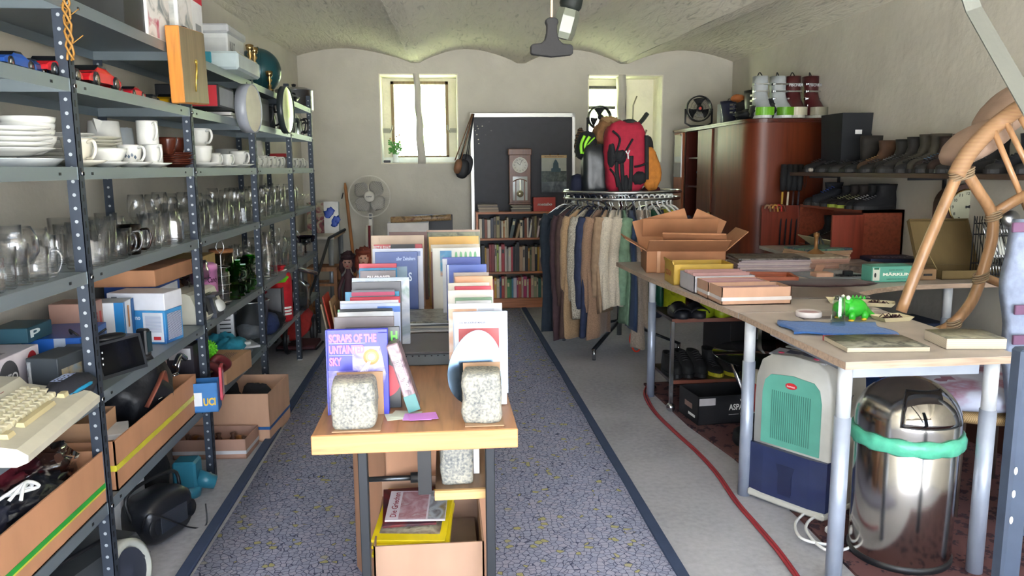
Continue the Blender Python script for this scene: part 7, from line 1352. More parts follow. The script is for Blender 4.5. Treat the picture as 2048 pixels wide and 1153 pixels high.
tray_box(bx0 - .005, bx0 + bw - .03, by0 + .17, by0 + .33, .08, 'brown card tray with white tape directly behind the nearest one')
rowin(bx0 + .005, bx0 + bw - .04, by0 + .185, by0 + .32, .074, 5, 'divider card in the second card tray', ['#b08484', '#a87c80', '#b89488'])
tray_box(bx0 - .015, bx0 + bw - .03, by0 + .345, by0 + .58, .085, 'grey-white edged tray with papers before the yellow box', mat('#b8b4b8', .7), None)
rowin(bx0 - .005, bx0 + bw - .04, by0 + .37, by0 + .56, .09, 4, 'pinkish paper card in the grey tray', ['#b48884', '#ac8480'])
yb = carton('yellow_carton_box', 'yellow-gold printed carton behind the card trays', (bx0 + .13, by0 + .72, DZ + .001), .32, .2, .11, mat('#b8942c', .45), R(-3), None, flaps={'l': (20, .02)})
m = MB(); text_in(m, 'COGN', (-.1602, .07, .04), (0, -.12, 0), (0, 0, .03), .03); build('lettering', m, mat('#a8302c', .5), yb)
bk = lambda *c: mat(c[0], .5, kind='patch', freq=12, cols=c)
def pile(px, py, n, w_, d_, lab, cols, t, top, rz=0, z=DZ):
    q = at(px, py, z=z); mags(0, 0, n, w_, d_, lab, c0=cols, t=t, z=z, X=q.x, Y=q.y + d_ / 2, top=top, rz0=rz, jit=.008)
pile(1555, 545, 9, .42, .28, 'magazine in the left pile with crumpled cover behind the card trays, %s', ('#b09c9c', '#a8989c', '#c0b0ac'), .009, bk('#3c3634', '#7a726a', '#24221f', '#9a928a'), -6)
pile(1650, 538, 6, .3, .24, 'magazine in the middle pile of the corner desk, %s', ('#b48c7c', '#c09a88', '#a88474'), .012, bk('#8a7a68', '#b8a890', '#5c5244'), 4)
q_ = at(1625, 520, z=DZ); mags(0, 0, 6, .34, .26, 'magazine with green-blue cover in the far pile, %s', c0=('#c09c7c', '#b89478', '#c8a88c'), t=.014, z=DZ, X=q_.x + .03, Y=5.0, top=bk('#3c6a6a', '#6a8a70', '#2c4c60', '#a89c80'), rz0=10)
m = MB(); m.bx(-.14, .14, -.11, -.09, 0, .03); m.bx(-.14, .14, .09, .11, 0, .03); m.bx(-.14, -.12, -.11, .11, 0, .03); m.bx(.12, .14, -.11, .11, 0, .03); m.bx(-.12, .12, -.09, .09, 0, .004); tag(build('shallow_wooden_box', m, mat('#a0502c', .5, kind='wood', axis='x'), loc=dd(1535, 560), rot=(0, 0, R(-12))), 'orange-brown shallow wooden tray behind the card trays', 'tray')
m = MB(); m.box((0, 0, .004), (.36, .3, .008), .001); tag(build('grey_folder', m, mat('#8a9094', .5), loc=dd(1660, 552), rot=(0, 0, R(8))), 'large grey-blue folder lying in the middle of the corner desk', 'folder')
from mathutils import noise as _mn
m = MB(); rg_ = []
m.lathe([(0, .010), (.12, .012), (.21, .008), (.235, .003), (.21, .0), (0, 0)], seg=60); m.v = [(x * 1.25 * (1 + .035 * math.sin(14 * math.atan2(y, x))), y * .62 * (1 + .035 * math.sin(14 * math.atan2(y, x))), z) for x, y, z in m.v]
tag(build('crocheted_doily', m, mat('#3c1c1c', .95, kind='knit'), loc=dd(1640, 567), rot=(0, 0, R(-5))), 'dark brown scalloped doily in front of the grey folder', 'doily')
m = MB(); m.box((0, 0, .003), (.5, .3, .005), .001); tag(build('clear_sheet', m, mat('#7a7068', .3), loc=dd(1610, 588), rot=(0, 0, R(-3))), 'brown-grey plastic sheet at the inner desk edge behind the second card tray', 'sheet')
m = MB(); m.box((0, 0, .02), (.3, .3, .04), .002); tag(build('picture_album', m, bk('#4c2420', '#8a7c74', '#2c1c1a'), loc=dd(1755, 545), rot=(0, 0, R(22))), 'flat brown picture album behind the small green box', 'album')
m = MB(); m.box((0, 0, .012), (.5, .34, .024), .002); o = build('blue_map_book', m, mat('#1e2a48', .5), loc=dd(1800, 520), rot=(0, 0, R(-10))); tag(o, 'dark blue flat book with white lettering in front of the cabinet', 'book')
m = MB(); text_in(m, 'MAPS AND CHARTS', (-.2, -.1, .0246), (.38, 0, 0), (0, .08, 0), .02); build('lettering', m, mat('#8a94a8', .5), o)
m = MB(); m.lathe([(0, 0), (.075, 0), (.08, .02), (.06, .07), (.03, .09), (.012, .1), (.012, .17), (.018, .18), (.018, .2), (0, .205)], seg=20); tag(build('brass_bell', m, mat('#8a6238', .4, .5), loc=(2.36, 4.75, DZ + .001)), 'brown brass hand bell standing before the open cabinet', 'bell')
a = D(1740, 566); bb = D(1812, 560)
pbox('green_model_box', 'turquoise model train box lettered MÄRKLIN at the inner desk edge', 'box', (a.x + .13, a.y + .06, DZ + .001), (.235, .11, .085), '#5fae9a', R(-1), .45, panels=[('f', .26, .92, .40, .62, ('MÄRKLIN', '#e8ece0', .05)), ('f', .4, .75, .74, .79, ('SUPER MODELL', '#2c4c48')), ('f', .35, .82, .16, .22, ('GEBRÜDER MÄRKLIN', '#2c4c48')), ('t', .02, .98, .0, 1, '#6cb8a4'), ('f', .02, .18, .1, .92, '#d4d8cc'), ('f', .04, .16, .8, .92, '#2c7a5c'), ('f', .05, .1, .3, .6, ('disc', '#25282a'))])
m = MB()
for i in range(5): m.tube(smooth([(rnd.uniform(-.07, .07), rnd.uniform(-.03, .03), .01) for _ in range(5)]), .004, 5)
m.box((0, 0, .02), (.05, .03, .03), .004); tag(build('cable_tangle', m, BLK, loc=(a.x - .03, a.y + .18, DZ + .008)), 'tangle of thin black cable left of the turquoise box', 'cable')
m = MB(); m.box((0, 0, .015), (.1, .08, .03), .003); m.at((0, .03, .05), (R(40), 0, 0)); m.box((0, 0, 0), (.05, .003, .05)); tag(build('small_brown_box', m, cw, loc=(a.x - .16, a.y + .22, DZ + .001)), 'small brown card box with raised tab left of the cable tangle', 'box')
m = MB(); m.box((0, 0, .03), (.14, .1, .06), .003); m.mt(1); m.box((.02, -.0505, .03), (.05, .002, .012)); tag(build('drawer_box', m, [mat('#8a6c4c', .7, kind='card'), BLK], loc=(a.x + .33, a.y + .09, DZ + .001)), 'small brown drawer box with a dark slot right of the turquoise box', 'box')
o = empty('vintage_box', 'open olive-brown hinged cardboard box standing before the mantel clock', 'box', (at(1915, 545, Y=4.12).x, 4.12, DZ + .001), R(-2)); o.scale = (.85, .85, .9); om = mat('#6f5c38', .8, kind='card')
m = MB(); m.bx(-.2, .22, -.15, -.145, 0, .055); m.bx(-.2, .22, .145, .15, 0, .055); m.bx(-.2, -.195, -.15, .15, 0, .055); m.bx(.215, .22, -.15, .15, 0, .055); m.bx(-.2, .22, -.15, .15, 0, .006); build('tray', m, om, o)
m = MB(); m.at((0, .15, .056), (R(-28), 0, 0)); m.bx(-.2, .22, 0, .006, 0, .31, .001); m.bx(-.2, .22, -.03, 0, .304, .31); m.bx(-.2, -.194, -.03, 0, 0, .31); m.bx(.214, .22, -.03, 0, 0, .31); build('lid', m, om, o)
m = MB(); m.tube([(-.2, -.1, .055), (-.15, .18, .2)], .002, 4); build('string', m, mat('#a89868', .7), o)
o = empty('mantel_clock', 'dark wooden clock with domed top and round numbered dial on the corner desk', 'clock', (at(1927, 412, Y=4.42).x, 4.46, DZ + .001), R(-8)); wn = mat('#3a1e14', .6, kind='wood', axis='z')
m = MB(); m.T = Matrix(((1, 0, 0, 0), (0, 0, 1, -.09), (0, 1, 0, 0), (0, 0, 0, 1))); oc = [(-.13, 0), (.13, 0), (.13, .36)] + [(.13 * math.cos(R(a_)), .38 + .13 * math.sin(R(a_))) for a_ in range(10, 180, 10)] + [(-.13, .36)]
m.prism(oc, 0, .02); m.T = Matrix(((1, 0, 0, 0), (0, 0, 1, -.07), (0, 1, 0, 0), (0, 0, 0, 1))); m.prism([(x * .93, z * .985) for x, z in oc], 0, .14); build('case', m, wn, o)
m = MB(); m.at((0, -.0905, .375), (R(90), 0, 0)); m.lathe([(.108, -.0), (.106, .01), (.098, .006)], seg=36); build('bezel', m, brass, o)
m = MB(); m.at((0, -.0925, .375), (R(90), 0, 0)); m.lathe([(0, .0), (.1, .0)], seg=36); dl = build('dial', m, mat('#b4b49c', .3), o)
m = MB()
for k in range(1, 13):
    an = R(30 * k); text_in(m, str(k), (.08 * math.sin(an) - .009, -.0935, .375 + .08 * math.cos(an) - .009), (.018 if k > 9 else .012, 0, 0), (0, 0, .018), .02)
build('numerals', m, BLK, dl)
m = MB()
for an, ln, wd in ((62, .078, .008), (98, .055, .011)): m.at((0, -.097, .375), (0, R(an), 0)); m.bx(-wd / 2, wd / 2, 0, .001, -.012, ln)
build('clock_hands', m, BLK, dl)
m = MB(); m.tube(smooth([(-.09, -.092, .22), (-.04, -.094, .245), (0, -.094, .225), (.04, -.094, .245), (.09, -.092, .22)]), .006, 6); m.bx(-.1, .1, -.093, -.09, .03, .2); build('carved_panel', m, wn, o)
o = empty('cutlery_rack', 'black wire rack with rows of knives and spoons against the right wall', 'rack', (2.95, 3.95, DZ + .001), R(0)); o.scale = (.65, 1, 1)
m = MB()
for z in (.03, .08, .24, .30): m.tube([(-.04, 0, z), (.22, 0, z)], .004, 5); m.tube([(-.04, .12, z), (.22, .12, z)], .004, 5)
for k in range(12): m.tube([(-.04 + .0235 * k, 0, .02), (-.04 + .0235 * k, 0, .10)], .003, 5); m.tube([(-.04 + .0235 * k, .12, .02), (-.04 + .0235 * k, .12, .34)], .003, 5)
for x in (-.04, .22): m.tube([(x, 0, 0), (x, 0, .10), (x, .12, .34), (x, .12, 0)], .005, 6)
build('frame', m, BLK, o)
m = MB(); m.box((.09, .06, .008), (.3, .2, .016), .002); build('patterned_mat', m, mat('#23262e', .8, kind='patch', freq=40, cols=('#14161c', '#8a8c94', '#1c2028')), o)
for i in range(9):
    m = MB(); x = 2.935 + .0165 * i; m.tube([(0, 0, 0), (0, .02, .10)], [.008, .007], 8, flat=.5); m.mt(1); m.tube([(0, .02, .10), (0, .035, .17), (0, .05, .2)], [.006, .007, .002], 8, flat=.3)
    tag(build('table_knife', m, [mat('#d8d8cc', .3) if i % 3 else CHR, CHR], loc=(x, 3.94, DZ + .14), rot=(R(-12), 0, 0)), 'white-handled knife in the upper row of the cutlery rack, %s from the left' % ordn(i), 'knife', 'knives in the cutlery rack')
    m = MB(); m.tube([(0, 0, 0), (0, .01, .09)], [.004, .005], 6); m.sph((0, .012, .108), (.013, .005, .02), 12, 8); tag(build('spoon', m, CHR, loc=(x, 3.94, DZ + .03), rot=(R(-8), 0, 0)), 'steel spoon in the lower row of the cutlery rack, %s from the left' % ordn(i), 'spoon', 'spoons in the cutlery rack')
m = MB(); m.sph((0, 0, 0), (.05, .03, .05), 18, 12); m.tube([(0, 0, -.04), (0, .0, -.2)], .007, 6); tag(build('ladle', m, STEEL, loc=(3.03, 3.93, DZ + .33)), 'round steel ladle hanging at the right end of the cutlery rack', 'ladle')
m = MB(); m.grid(lambda u, v: ((u - .5) * .37 + .012 * math.sin(v * 7), (v - .5) * .24 + .012 * math.sin(u * 8 + 1) - .03 * u, .004 + .004 * abs(math.sin(u * 9 + v * 5))), 14, 10); tag(build('blue_cloth', m, mat('#2f62a8', .85, kind='knit'), loc=dd(1668, 659), rot=(0, 0, R(-8)), thick=.004), 'bright blue cloth lying flat on the near desk', 'cloth')
gd = dd(1675, 656, .012)
m = MB(); m.lathe([(.026, .0), (.0275, .0), (.0215, .105), (.0195, .105), (.0195, .112), (0, .112), (0, .109), (.0195, .107), (.025, .0)], seg=12, smooth=False); tag(build('drinking_glass', m, mat('#eef4f2', kind='glass', gain=1.6), loc=gd), 'clear ribbed glass turned upside down on the blue cloth', 'glass')
o = empty('toy_crocodile', 'bright green plastic dinosaur toy with yellow feet behind the glass', 'toy', dd(1705, 640), R(195)); gp = mat('#2fae2c', .3)
m = MB(); m.sph((0, 0, .048), (.062, .04, .04), 24, 14); m.sph((.06, 0, .055), (.038, .03, .026), 18, 12); m.sph((.035, 0, .075), (.025, .025, .022), 14, 10); m.tube(smooth([(-.04, 0, .04), (-.08, .0, .02), (-.11, .01, .008)]), [.03 * (1 - i / 14) for i in range(13)], 10)
build('body', m, gp, o); m = MB()
for i in range(7): m.at((-.055 + .02 * i, 0, .082 + .008 * math.sin(i * .5)), (0, 0, 0)); m.lathe([(.009, 0), (0, .014)], seg=6, smooth=False, sq=(1, .4))
for i in range(8): m.T = Matrix(); m.tube([(-.045 + .012 * i, -.036, .03), (-.045 + .012 * i, -.03, .07), (-.045 + .012 * i, 0, .089)], .0022, 5)
build('back_ridges', m, mat('#249424', .3), o)
for sx_, sy_ in ((-.03, -1), (-.03, 1), (.035, -1), (.035, 1)): m = MB(); m.sph((sx_, sy_ * .034, .02), (.016, .012, .02), 12, 8); l = build('leg', m, gp, o); m = MB(); m.sph((sx_ + .008, sy_ * .038, .006), (.013, .01, .006), 10, 6); build('foot', m, mat('#c8a824', .4), l)
m = MB(); [m.sph((.042, s_ * .014, .094), (.009, .008, .01), 10, 8) for s_ in (-1, 1)]; build('eyes', m, mat('#e8e8d8', .2), o)
m = MB(); m.lathe([(0, 0), (.05, 0), (.052, .004), (.052, .02), (.048, .024), (.04, .018), (0, .018)], seg=32); o = build('tape_roll', m, mat('#d8d0d0', .4), loc=dd(1617, 634)); tag(o, 'flat round white dish on the near desk left of the glass', 'dish')
m = MB(); m.lathe([(0, .0185), (.042, .0185)], seg=24); build('pink_inside', m, mat('#c0989c', .4), o)
m = MB(); m.box((0, 0, .002), (.16, .05, .003)); tag(build('dark_strip', m, mat('#6a605c', .5), loc=dd(1640, 637, .0)), 'thin dark strip lying between round dish and blue cloth', 'strip')
for i, (px, py, rz) in enumerate(((1783, 641, 8), (1755, 612, -30), (1685, 606, -20))):
    o = empty('paper_tray', ['cream paper tray with brown shavings, nearest one', 'cream paper tray with brown pieces behind the toy', 'cream paper tray at the left behind the glass'][i], 'tray', dd(px, py), R(rz))
    m = MB(); m.loft([[(x * k, y * k, z) for x, y in ((-.07, -.045), (.07, -.045), (.07, .045), (-.07, .045))] for z, k in ((0, .8), (.018, 1.0), (.018, .97), (.003, .77))], False); build('dish', m, mat('#c8bc98', .6), o)
    m = MB()
    for q in range(22): a = rnd.uniform(0, 3.1); x, y = rnd.uniform(-.035, .035), rnd.uniform(-.02, .02); m.tube([(x - .015 * math.cos(a), y - .015 * math.sin(a), .007), (x, y, .012 + .006 * (q % 3)), (x + .015 * math.cos(a), y + .015 * math.sin(a), .007)], .0022, 4)
    s_ = build('brown_shavings', m, mat('#4a2c2c', .8), o); s_['kind'] = 'stuff'
def softbook(name, label, px, py, w_, d_, t, rz, cov, pg='#c8beac', line=None):
    m = MB(); m.box((0, 0, t / 2), (w_, d_, t), .002); o = build(name, m, mat(pg, .7, kind='stripes', freq=90, c2=lin('#b4a890')), loc=dd(px, py), rot=(0, 0, R(rz))); tag(o, label, 'book')
    m = MB(); m.grid(lambda u, v: (-w_ / 2 + w_ * u, -d_ / 2 + d_ * v, t + .0012 + .003 * math.sin(u * 3.1)), 10, 2); build('cover', m, cov, o, thick=.0012)
    if line: m = MB(); m.bx(-w_ / 2 - .003, w_ / 2 * .9, d_ / 2, d_ / 2 + .003, 0, t + .003); build('spine', m, mat(line, .5), o)
    return o
softbook('magazine_book', 'wide grey-green illustrated booklet with red spine at the near desk edge', 1750, 693, .28, .19, .016, -4, bk('#6a685c', '#8a8878', '#45443c', '#7a7868'), line='#8c3038')
softbook('thick_book', 'thick paperback with dark cover picture at the near desk corner', 1928, 690, .2, .155, .036, -7, bk('#5a584c', '#8a8670', '#6c6858', '#3c3c38'), '#c8bcb0')
o = empty('shoe_trolley', 'chrome trolley with two dark brown boards holding shoes under the corner desk', 'trolley', (1.31, 4.32, 0)); dbw = mat('#3a2620', .35, kind='wood', axis='x')
for x in (0, .52):
    for y in (0, .4):
        m = MB(); m.bx(x - .011, x + .011, y - .011, y + .011, .05, .54, .002); l = build('leg', m, CHR, o); m = MB(); m.sph((x, y, .028), .027, 14, 10); build('caster', m, CHR, l)
for z in (.17, .535): m = MB(); m.bx(-.005, .525, -.005, .405, z, z + .018, .001); b_2 = build('board', m, dbw, o); m = MB(); m.bx(-.006, .526, -.008, -.005, z - .002, z + .02); build('edge_strip', m, mat('#6a3a2c', .4), b_2)
T2, T1 = .555, .19
for i, (px, Y) in enumerate(((1345, 4.42), (1380, 4.45))):
    x = 1.37 + .10 * i; oo = empty('black_slipper', ['left', 'right'][i] + ' black rubber clog on top of the chrome trolley', 'shoe', (x, 4.55, T2), R(180))
    m = MB(); m.loft([[(a, b, z) for a, b, _ in foot_outline(.26, .11, k, h, f)] for z, k, h, f in ((0, 1, 0, 1), (.02, 1.03, 0, 1), (.04, 1.0, .0, .98))]); build('sole', m, mat('#1c1e24', .5), oo)
    m = MB(); m.grid(lambda u, v: (.055 * math.cos(math.pi * u), .13 + .11 * v, .03 + .055 * math.sin(math.pi * u) * (1 - .5 * v)), 12, 5); build('strap', m, mat('#15161a', .3), oo, thick=.005)
for i in range(2):
    m = MB(); m.loft([[(a, b, z) for a, b, _ in foot_outline(.28, .11, k, h, f)] for z, k, h, f in ((0, 1, 0, 1), (.03, 1.05, 0, .99), (.06, .95, .0, .9), (.08, .7, .3, .8))]); tag(build('lime_clog', m, mat('#8a9a1c', .4), loc=(1.62 + .11 * i, 4.56, T2), rot=(0, 0, R(150))), ['left', 'right'][i] + ' lime green plastic clog on the chrome trolley', 'shoe')
for i, (x, k, c, H, lab, sole) in enumerate(((1.36, 'low', '#0f1013', .11, 'black shiny loafer at the left on the lower trolley board', '#101012'), (1.43, 'low', '#121317', .12, 'black lace shoe second on the lower trolley board', '#101012'), (1.51, 'low', '#131418', .12, 'black lace shoe third on the lower trolley board', '#101012'), (1.61, 'boot', '#17181b', .13, 'black trekking shoe with yellow sole edge, left', '#a8a020'), (1.71, 'boot', '#17181b', .13, 'black trekking shoe with yellow sole edge, right', '#a8a020'), (1.79, 'low', '#1c1e22', .12, 'dark shoe at the right end of the lower trolley board', '#151517'))):
    shoe(k, c, (x, 4.63, T1), R(180), lab, H, .28, sole)
o = carton('black_crate', 'black cardboard fruit crate with white print below the trolley', (1.56, 4.17, .013), .40, .26, .16, mat('#1c1c20', .5), R(6))
m = MB(); text_in(m, 'ASPARAGUS', (-.02, -.1312, .075), (.2, 0, 0), (0, 0, .035), .02); build('lettering', m, WHT, o)
m = MB(); text_in(m, 'ITALIA', (.05, -.1312, .045), (.07, 0, 0), (0, 0, .013), .02); m.bx(-.02, .04, -.1314, -.131, .05, .0515); m.bx(.13, .18, -.1314, -.131, .05, .0515); build('small_lettering', m, WHT, o)
m = MB(); m.T = Matrix(((1, 0, 0, .06), (0, 0, 1, -.1316), (0, 1, 0, .118), (0, 0, 0, 1))); m.prism([(0, 0), (.012, .006), (.016, .02), (.006, .014), (.004, .03), (0, .022), (-.004, .03), (-.006, .014), (-.016, .02), (-.012, .006)], 0, .0008); build('printed_leaf', m, WHT, o)
m = MB(); m.bx(-.195, -.1, -.1313, -.1308, .11, .15); build('torn_label', m, mat('#b8b4b8', .6), o)
m = MB(); m.bx(-.2008, -.2002, -.05, .05, .07, .1); m.mt(1); m.bx(-.2008, -.2002, -.09, .0, .03, .045); build('handle_hole', m, [mat('#8a7068', .6), WHT], o)
o = empty('glass_table', 'round glass side table with chrome legs under the desks', 'table', (1.80, 3.95, .013))
m = MB(); m.lathe([(0, .40), (.36, .40), (.362, .405), (.36, .41), (0, .41)], seg=48); build('glass_top', m, mat('#5c8a78', kind='glass', gain=2.), o)
for k in range(3): a_ = R(30 + 120 * k); m = MB(); m.tube([(.28 * math.cos(a_), .28 * math.sin(a_), .40), (.12 * math.cos(a_), .12 * math.sin(a_), 0)], .014, 10); build('leg', m, CHR, o)
m = MB(); m.lathe([(0, 0), (.15, 0), (.155, .01), (.15, .05), (.13, .06), (0, .06)], seg=32); tag(build('black_cushion', m, mat('#17181c', .6), loc=(1.62, 3.72, .013)), 'flat round black seat pad on the rug below the fruit crate', 'cushion')
m = MB(); m.sph((0, 0, .12), (.07, .06, .12), 20, 12); m.mt(1); m.sph((-.02, -.02, .1), (.055, .05, .09), 18, 10); tag(build('red_white_ball', m, [mat('#c8c4b0', .3), mat('#b82c20', .3)], loc=(1.60, 3.80, .15)), 'cream and red rounded object between crate and desk leg', 'object')
o = empty('dehumidifier', 'white and mint green dehumidifier with dark blue tank beside the desk leg', 'dehumidifier', (1.525, 3.05, .013), R(-57)); o.scale = (1.07,) * 3; ivory = mat('#bdbcb4', .4)
wd2, dp = .165, .13; m = MB()
def dsec(y, s_=1.): 
    o2 = [(-wd2 * s_, 0), (-wd2 * s_, .42), (-wd2 * s_ * .97, .50), (-wd2 * s_ * .84, .565), (-wd2 * s_ * .6, .592), (0, .60), (wd2 * s_ * .6, .592), (wd2 * s_ * .84, .565), (wd2 * s_ * .97, .50), (wd2 * s_, .42), (wd2 * s_, 0)]; return [(x, y, z) for x, z in o2]
m.loft([dsec(-dp, .97), dsec(-dp + .012), dsec(dp - .015), dsec(dp, .95)], True); build('body', m, ivory, o)
m = MB(); e = -dp - .004; gpan = [(-.125, .235), (-.125, .44), (-.115, .49), (-.09, .515), (0, .525), (.09, .515), (.115, .49), (.125, .44), (.125, .235)]
m.T = Matrix(((1, 0, 0, 0), (0, 0, 1, -dp - .006), (0, 1, 0, 0), (0, 0, 0, 1))); m.prism(gpan, 0, .006); g_ = build('green_panel', m, mat('#5fa694', .4), o)
m = MB()
for k in range(19): x = -.081 + .009 * k; m.bx(x - .0012, x + .0012, -dp - .0075, -dp - .006, .26, .455)
build('louvre', m, mat('#3c7468', .4), g_)
m = MB(); m.T = Matrix(((1, 0, 0, -.0), (0, 0, 1, -dp - .009), (0, 1, 0, .485), (0, 0, 0, 1))); m.prism([(.024 * math.cos(a_ * R(18)), .0125 * math.sin(a_ * R(18))) for a_ in range(20)], 0, .003); bg = build('badge', m, mat('#c42c34', .3), g_)
m = MB(); text_in(m, 'honest', (-.017, -dp - .0095, .480), (.034, 0, 0), (0, 0, .009), .02); build('lettering', m, mat('#e8c8c8', .4), bg)
m = MB(); m.T = Matrix(((1, 0, 0, 0), (0, 1, 0, 0), (0, 0, 1, 0), (0, 0, 0, 1))); m.loft([[(x, y, z) for x, y in ((-.166, -dp + .02), (-.166, -dp - .012), (-.1, -dp - .022), (.1, -dp - .022), (.166, -dp - .012), (.166, -dp + .02))] for z in (.03, .225)], False); tk = build('water_tank', m, mat('#2c3558', .12), o)
m = MB(); m.bx(-.03, .03, -dp - .0235, -dp - .022, .06, .17); m.T = Matrix(((1, 0, 0, 0), (0, 0, 1, -dp - .0245), (0, 1, 0, 0), (0, 0, 0, 1))); m.prism([(-.04, .17), (.04, .17), (.028, .13), (.028, .05), (-.028, .05), (-.028, .13)], 0, .001); build('level_window', m, mat('#232a48', .1), tk)
m = MB(); m.bx(-.168, .168, -dp - .025, dp, 0, .03, .008); build('base', m, ivory, o)
m = MB(); m.at((0, -.075, .584), (R(9), 0, 0)); m.box((0, 0, .01), (.24, .075, .008), .003); pl_ = build('control_panel', m, mat('#a8a8ac', .3), o)
m = MB(); m.at((0, -.075, .584), (R(9), 0, 0)); m.box((.02, .012, .0145), (.17, .03, .002), .0005); build('display', m, mat('#4c5060', .2), pl_)
for x in (-.08, -.0, .07): m = MB(); m.at((0, -.075, .584), (R(9), 0, 0)); m.lathe([(.013, .014), (.012, .0165), (0, .017)], (x, -.012, 0), seg=14, sq=(1, .6)); build('button', m, mat('#c04064', .4), pl_)
m = MB(); m.bx(-.12, .12, .0, .11, .596, .602, .002); [m.bx(-.1, .1, .02 + .02 * k, .028 + .02 * k, .602, .605) for k in range(4)]; build('top_grille', m, mat('#a8a8a4', .4), o)
m = MB(); text_in(m, 'amcor', (wd2 + .0012, -.07, .44), (0, .09, 0), (0, 0, .022), .03, .2); build('side_lettering', m, mat('#6c6c70', .4), o)
m = MB(); m.T = Matrix(((0, 0, 1, wd2), (1, 0, 0, 0), (0, 1, 0, 0), (0, 0, 0, 1))); m.prism([(-.09, .03), (-.09, .24), (-.06, .34), (-.04, .34), (-.02, .24), (-.02, .03)], 0, .004); build('side_inlay', m, mat('#b0b0a8', .45), o)
m = MB(); pp = [at(x, y, z=.02) for x, y in ((1672, 1004), (1625, 1018), (1592, 1045), (1600, 1075), (1640, 1088), (1680, 1085), (1672, 1040), (1630, 1035), (1612, 1060), (1650, 1100), (1700, 1095), (1720, 1060))]
m.tube(smooth(pp), .006, 6); m.box(tuple(at(1665, 1062, z=.03)), (.05, .04, .03), .008); tag(build('white_power_cable', m, WHT), 'coiled white power cable with plug on the rug beside the dehumidifier', 'cable')
o = empty('steel_bin', 'large stainless steel bin with domed lid and mint bag rim under the near desk', 'bin', (at(1806, 960, Y=2.56).x, 2.56, .013)); bs = mat('#b8b4ae', .15, kind='brushed'); BR = 1.04
m = MB(); m.lathe([(0, 0), (.168, 0), (.171, .01), (.171, .46), (.165, .47)], seg=64); build('body', m, bs, o)
m = MB(); m.lathe([(.173, 0), (.176, .006), (.176, .02), (.171, .024)], seg=48); build('base_ring', m, BLK, o)
m = MB(); m.lathe([(.176, .475), (.176, .51)] + [(.176 * math.cos(R(a_)), .51 + .155 * math.sin(R(a_))) for a_ in range(8, 91, 8)] + [(0, .665)], seg=64); ld = build('domed_lid', m, bs, o)
m = MB()
def flp(u, v): th = R(-92 + 74 * (u - .5)); q = R(6 + 50 * v); return (.179 * math.cos(q) * math.cos(th), .179 * math.cos(q) * math.sin(th), .51 + .158 * math.sin(q))
m.grid(flp, 14, 8); build('flap', m, mat('#8f8c88', .06, 1.), ld, thick=.004)
m = MB(); pts_ = [flp(u / 10, 0) for u in range(11)] + [flp(1, v / 6) for v in range(1, 7)] + [flp(1 - u / 10, 1) for u in range(1, 11)] + [flp(0, 1 - v / 6) for v in range(1, 6)]; m.tube([(x * 1.006, y * 1.006, z) for x, y, z in pts_], .0022, 5, closed=True); build('flap_edge', m, mat('#2c2c2e', .3), ld)
m = MB(); rg_ = []
for j, (r, z) in enumerate(((.172, .478), (.181, .482), (.190, .465), (.188, .432), (.181, .426))): rg_.append([((r + .0022 * math.sin(k * 2.3 + j) * (j > 1)) * math.cos(k * R(5)), (r + .0022 * math.sin(k * 2.3 + j) * (j > 1)) * math.sin(k * R(5)), z + .003 * math.sin(k * 1.1 + j)) for k in range(72)])
m.loft(rg_, True, False); build('bag_rim', m, mat('#58b898', .35, kind='cloth', r=.3), o, thick=.001)
pat = mat('#a9aec0', .8, kind='patch', freq=6, dist=.2, cols=('#b0b6c8', '#a6acc0', '#8a6478', '#9aa4c0'))
o = empty('rattan_stool', 'low rattan seat partly hidden behind the steel bin', 'seat', (2.25, 3.0, .013))
m = MB(); m.lathe([(0, .40), (.3, .40), (.32, .41), (.33, .43), (.3, .445), (0, .445)], seg=40, sq=(1.1, .9)); build('seat', m, mat('#b09468', .7, kind='stripes', freq=50, c2=lin('#8a7048'), axis='x'), o)
for k in range(4): a_ = R(45 + 90 * k); m = MB(); m.tube([(.27 * math.cos(a_), .22 * math.sin(a_), .4), (.3 * math.cos(a_), .25 * math.sin(a_), 0)], .018, 8); build('leg', m, mat('#3a2c24', .6), o)
m = MB(); m.sph((0, 0, .05), (.36, .3, .055), 40, 16, lambda d: sup(3.2)(d) * (1 + .015 * math.sin(d.x * 20) * math.sin(d.y * 17))); o = build('patterned_cushion', m, pat, loc=(2.22, 2.98, .46), rot=(0, 0, R(-12))); tag(o, 'blue-grey cushion with plum squares on the low rattan seat', 'cushion')
for (x, y) in ((-.2, -.12), (.0, .05), (.18, -.1), (-.1, .16), (.2, .14)): m = MB(); m.grid(lambda u, v, x=x, y=y: (x + (u - .5) * .11, y + (v - .5) * .085, .0512 + .055 * (1 - (abs((x + (u - .5) * .11) / .36)) ** 3.2 - (abs((y + (v - .5) * .085) / .3)) ** 3.2) ** .45), 5, 4); build('plum_square', m, mat('#7c5468', .8), o)
m = MB(); m.bx(1.78, 2.1, 3.35, 3.40, .15, .72); tag(build('blue_crate', m, mat('#1c4a8c', .5)), 'blue panel standing behind the steel bin under the desk', 'panel')
for i, (x, y, sx_, sy_, h, c, lab) in enumerate(((2.3, 4.5, .4, .4, .45, '#4a241c', 'dark red-brown chest under the corner desk'), (2.75, 4.35, .3, .3, .5, '#1c2c48', 'dark blue crate at the wall under the corner desk'), (2.85, 3.5, .3, .5, .45, '#3a2018', 'dark wooden box at the wall under the inner desk edge'), (2.0, 4.9, .5, .3, .5, '#202024', 'black box deep under the corner desk'))): pbox('storage_box', lab, 'box', (x, y, .013), (sx_, sy_, h), c, R(5 * i))
rt = mat('#a37c58', .3, kind='wood', axis='z'); wrap = mat('#a5825f', .6, kind='stripes', freq=60, c2=lin('#8a6648'), axis='z'); RY = 3.05
o = empty('rattan_chair', 'rattan rocking chair tipped over with its legs on the near desk', 'chair', (0, 0, 0))
